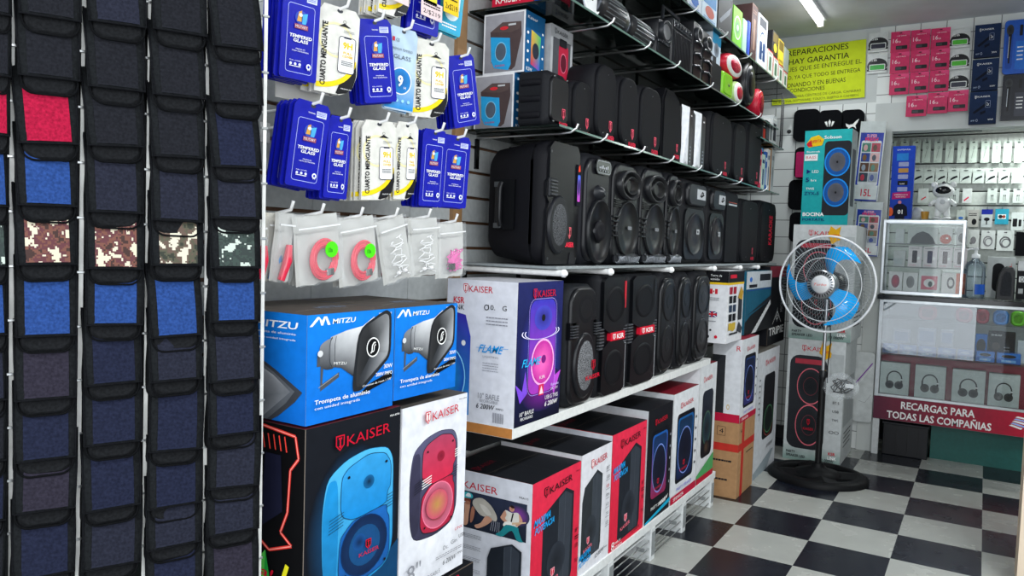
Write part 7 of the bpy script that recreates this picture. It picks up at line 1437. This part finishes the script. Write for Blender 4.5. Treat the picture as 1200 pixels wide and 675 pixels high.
put_on('speaker_box', 'white box picturing a black oval speaker behind the pump bottle', 'box', 1151, 1184, 301, 5.2, .1, '#b9bfbe', lambda f: (f.rr(.2, .15, .62, .85, .03, hx('#16181c')), f.text('JBL', .78, .55, .12, .3, hx('#c83a3a'), rot=True)))
t = empty('portable_speaker', (o1(5.08, 1167, 340).x, 5.08, ZC)); tag(t, 'black rounded portable speaker standing on the counter, right of the pump bottle', 'speaker')
w = o1(5.08, 1189, 340).x-o1(5.08, 1167, 340).x; h = o1(5.08, 1178, 312).z-ZC
m = MB(); m.loft([[(w*(p[0]), y, h*p[1]) for p in ((s_, 0), (1-s_, 0), (1-s_, .6), (.98-s_, .85), (.85-s_, .97), (.5, 1-s_), (.3+s_, .93), (.12+s_, .75), (.02+s_, .4))] for y, s_ in ((.1, .06), (.08, 0), (.012, 0), (0, .06))], 'satin', hx('#15171b')); m.build('body', t)
m = MB(); m.loft([[(w*(.22+.6*p[0]), y, h*(.1+.75*p[1])) for p in ((0, 0), (1, 0), (1, .7), (.8, .95), (.4, 1), (.1, .75))] for y in (0, -.004)], 'perf', hx('#24272c')); m.build('grille', t)
put_on('radio_box', 'black box with pale labels at the right end of the counter', 'box', 1187, 1206, 306, 5.16, .1, '#17181c', lambda f: (f.rect(.0, .75, 1, 1, hx('#c9cccc')), f.rect(.1, .45, .5, .6, hx('#d9dcdc')), f.ring(.3, .52, .1, .06, .3, BLACK), f.rect(.1, .15, .4, .28, hx('#a9acac'))))

# ---------------------------------------------------------------- accessories on the slatted panel behind the counter
YS2 = 5.515
def pk(f): f.ell(.5, .93, .2, .03, hx('#1a1c1e')); f.line([(.35, .2), (.5, .5), (.62, .75)], .003, hx('#8a918c')); f.ring(.55, .68, .14, .07, .25, hx('#7a827c')); f.frame(.0, .0, 1, 1, .001, .0012, hx('#9aa29c')); f.text('AUX', .1, .06, .3, .03, hx('#6a726c'))
def dongle(f): f.ell(.5, .9, .22, .04, INK); f.poly([(.2, .3), (.45, .45), (.8, .55), (.85, .42), (.5, .3), (.3, .22)], BLACK); f.line([(.1, .12), (.35, .3)], .002, INK); f.line([(0, .8), (1, .8)], .001, hx('#8a908c'))
def twin(f): f.ell(.5, .92, .2, .04, INK); f.line([(.4, .15), (.42, .5)], .002, INK); f.line([(.6, .15), (.58, .5)], .002, INK); f.ell(.42, .5, .05, .06, INK); f.ell(.58, .5, .05, .06, INK)
def acc(nm, lb, cat, x0, x1, y0, y1, col, dr, grp, k='card'):
    o = flat(nm, lb, cat, x0, x1, y0, y1, col, dr, y=YS2-.012, th=.016, grp=grp, k=k)
    m = MB(); m.tube([(0, .016, 0), (0, -.02, .002), (0, -.026, .01)], .0018, 'metal', hx('#c8ccca'), 5); hk = m.build('peg_hook', loc=(o.location.x, YS2-.012, o.location.z+.004)); tag(hk, 'metal peg holding the '+lb, 'hook', 'metal pegs behind the counter'); return o
G1 = 'tall cable boxes behind the counter'
xs = [1040, 1054.5]+[1067+13.2*i for i in range(11)]
xs = [1040.5, 1055, 1069, 1081, 1094.5, 1108, 1122, 1135.5, 1149.5, 1162.5, 1175.5, 1188.5]
for i, x0 in enumerate(xs): acc('cable_box', 'tall cable box in the top row, %s from the left' % ORD[i], 'box', x0, x0+10, 165.5+i*.0, 191, '#b4c0b6', pk, G1)
xs = [1040, 1069, 1082, 1096.5, 1111, 1125, 1140, 1155, 1170, 1185.5]
for i, x0 in enumerate(xs): acc('adapter_pack', 'adapter pack in the second row, %s from the left' % ORD[i], 'pack', x0, x0+13.4, 198.5, 215, '#b7c0ba', dongle if i < 9 else None, 'adapter packs behind the counter')
for i, (x0, x1, c, d_) in enumerate(((1041, 1052, '#aab4ae', dongle), (1076, 1088, '#c4cac6', lambda f: (f.poly([(.3, .25), (.75, .45), (.8, .38), (.35, .18)], hx('#d02a40')),)), (1113, 1124, '#b4bcb8', twin), (1128, 1139, '#c9cecb', lambda f: f.poly([(.15, .2), (.65, .45), (.7, .35), (.2, .1)], hx('#d02a50'))), (1157, 1168.5, '#b9c2bc', twin), (1171.5, 1183, '#b9c2bc', twin), (1187, 1199, '#b9c2bc', twin))):
    acc('charger_pack', 'charger pack in the third row, %s from the left' % ORD[i], 'pack', x0, x1, 221, 238, c, d_, 'charger packs behind the counter')
for i, (x0, x1, y0, y1, c, d_, lb) in enumerate(((1121, 1131, 246, 262, '#b4bcb4', lambda f: f.ell(.5, .4, .3, .1, hx('#3a6ab0')), 'pale pack with a small blue mark'), (1134, 1147, 246, 266, '#a9a8a2', lambda f: (f.ell(.6, .3, .22, .18, BLACK), f.lines(.1, .6, .7, .2, 2, INK, 2)), 'grey-beige pack with a black earpiece'), (1150, 1163, 245.5, 266.5, '#b4bcbc', lambda f: (f.rect(0, .72, 1, 1, hx('#1a2a8a')), f.ell(.5, .45, .26, .1, BLACK), f.line([(.5, .45), (.5, .15)], .006, BLACK)), 'pack with dark blue header'), (1166, 1182, 245, 263, '#2a90a8', lambda f: (f.rect(.2, .35, .8, .65, hx('#d8dedc')), f.ell(.4, .5, .15, .12, hx('#1c1e22')), f.ell(.65, .5, .12, .1, hx('#8a3a2a'))), 'turquoise card pack'), (1185, 1199, 249, 270, '#c4ccca', lambda f: (f.rr(.12, .2, .5, .65, .003, BLACK), f.rr(.62, .22, .85, .6, .003, BLACK)), 'white pack with two black charger blocks'))):
    acc('accessory_pack', lb+' behind the counter', 'pack', x0, x1, y0, y1, c, d_, 'mixed accessory packs behind the counter')
def coil(f): f.ring(.5, .42, .34, .28, .25, hx('#23262a')); f.ring(.55, .38, .28, .22, .25, hx('#3a3e42')); f.ell(.5, .9, .1, .03, INK); f.line([(.2, .5), (.4, .7)], .003, BLACK)
for i, (x0, x1, y0, y1, c, d_, lb) in enumerate(((1134, 1147.5, 269, 290, '#a9aea9', lambda f: (f.ell(.5, .4, .25, .2, BLACK), f.ell(.3, .25, .1, .08, BLACK)), 'with a small black cable'), (1149.5, 1166, 270, 292, '#b0b6b2', coil, 'with a coiled black cable'), (1168, 1188, 270, 294, '#b9c0bc', coil, 'with a large grey coil, rightmost'))):
    acc('cable_pack', 'clear cable pack '+lb+', lowest row', 'pack', x0, x1, y0, y1, c, d_, 'cable packs in the lowest row', 'film')
acc('dark_bag', 'black hanging bag at the right edge above the counter', 'bag', 1190, 1206, 272, 300, '#101114', None, 'dark goods behind the counter', 'fabric')
# tube lamp inside the top of the niche
t = empty('niche_lamp', (o1(5.3, 1172, 153).x+.2, 5.3, 1.93)); tag(t, 'white tube lamp above the accessory rows behind the counter', 'lamp')
m = MB(); m.box(-.35, .35, -.015, .015, .012, .03, 'satin', WHITE, .001); m.build('lamp_housing', t); m = MB(); m.tube([(-.34, 0, 0), (.34, 0, 0)], .010, 'glow', (1, 1, 1, 1), 10); m.build('light_tube', t)
m = MB(); m.box(-.595, -.06, 5.24, 5.26, 1.90, 1.945, 'satin', hx('#1c1e20'), .002); tag(m.build('dark_batten'), 'dark batten under the header, left of the niche tube lamp', 'batten')
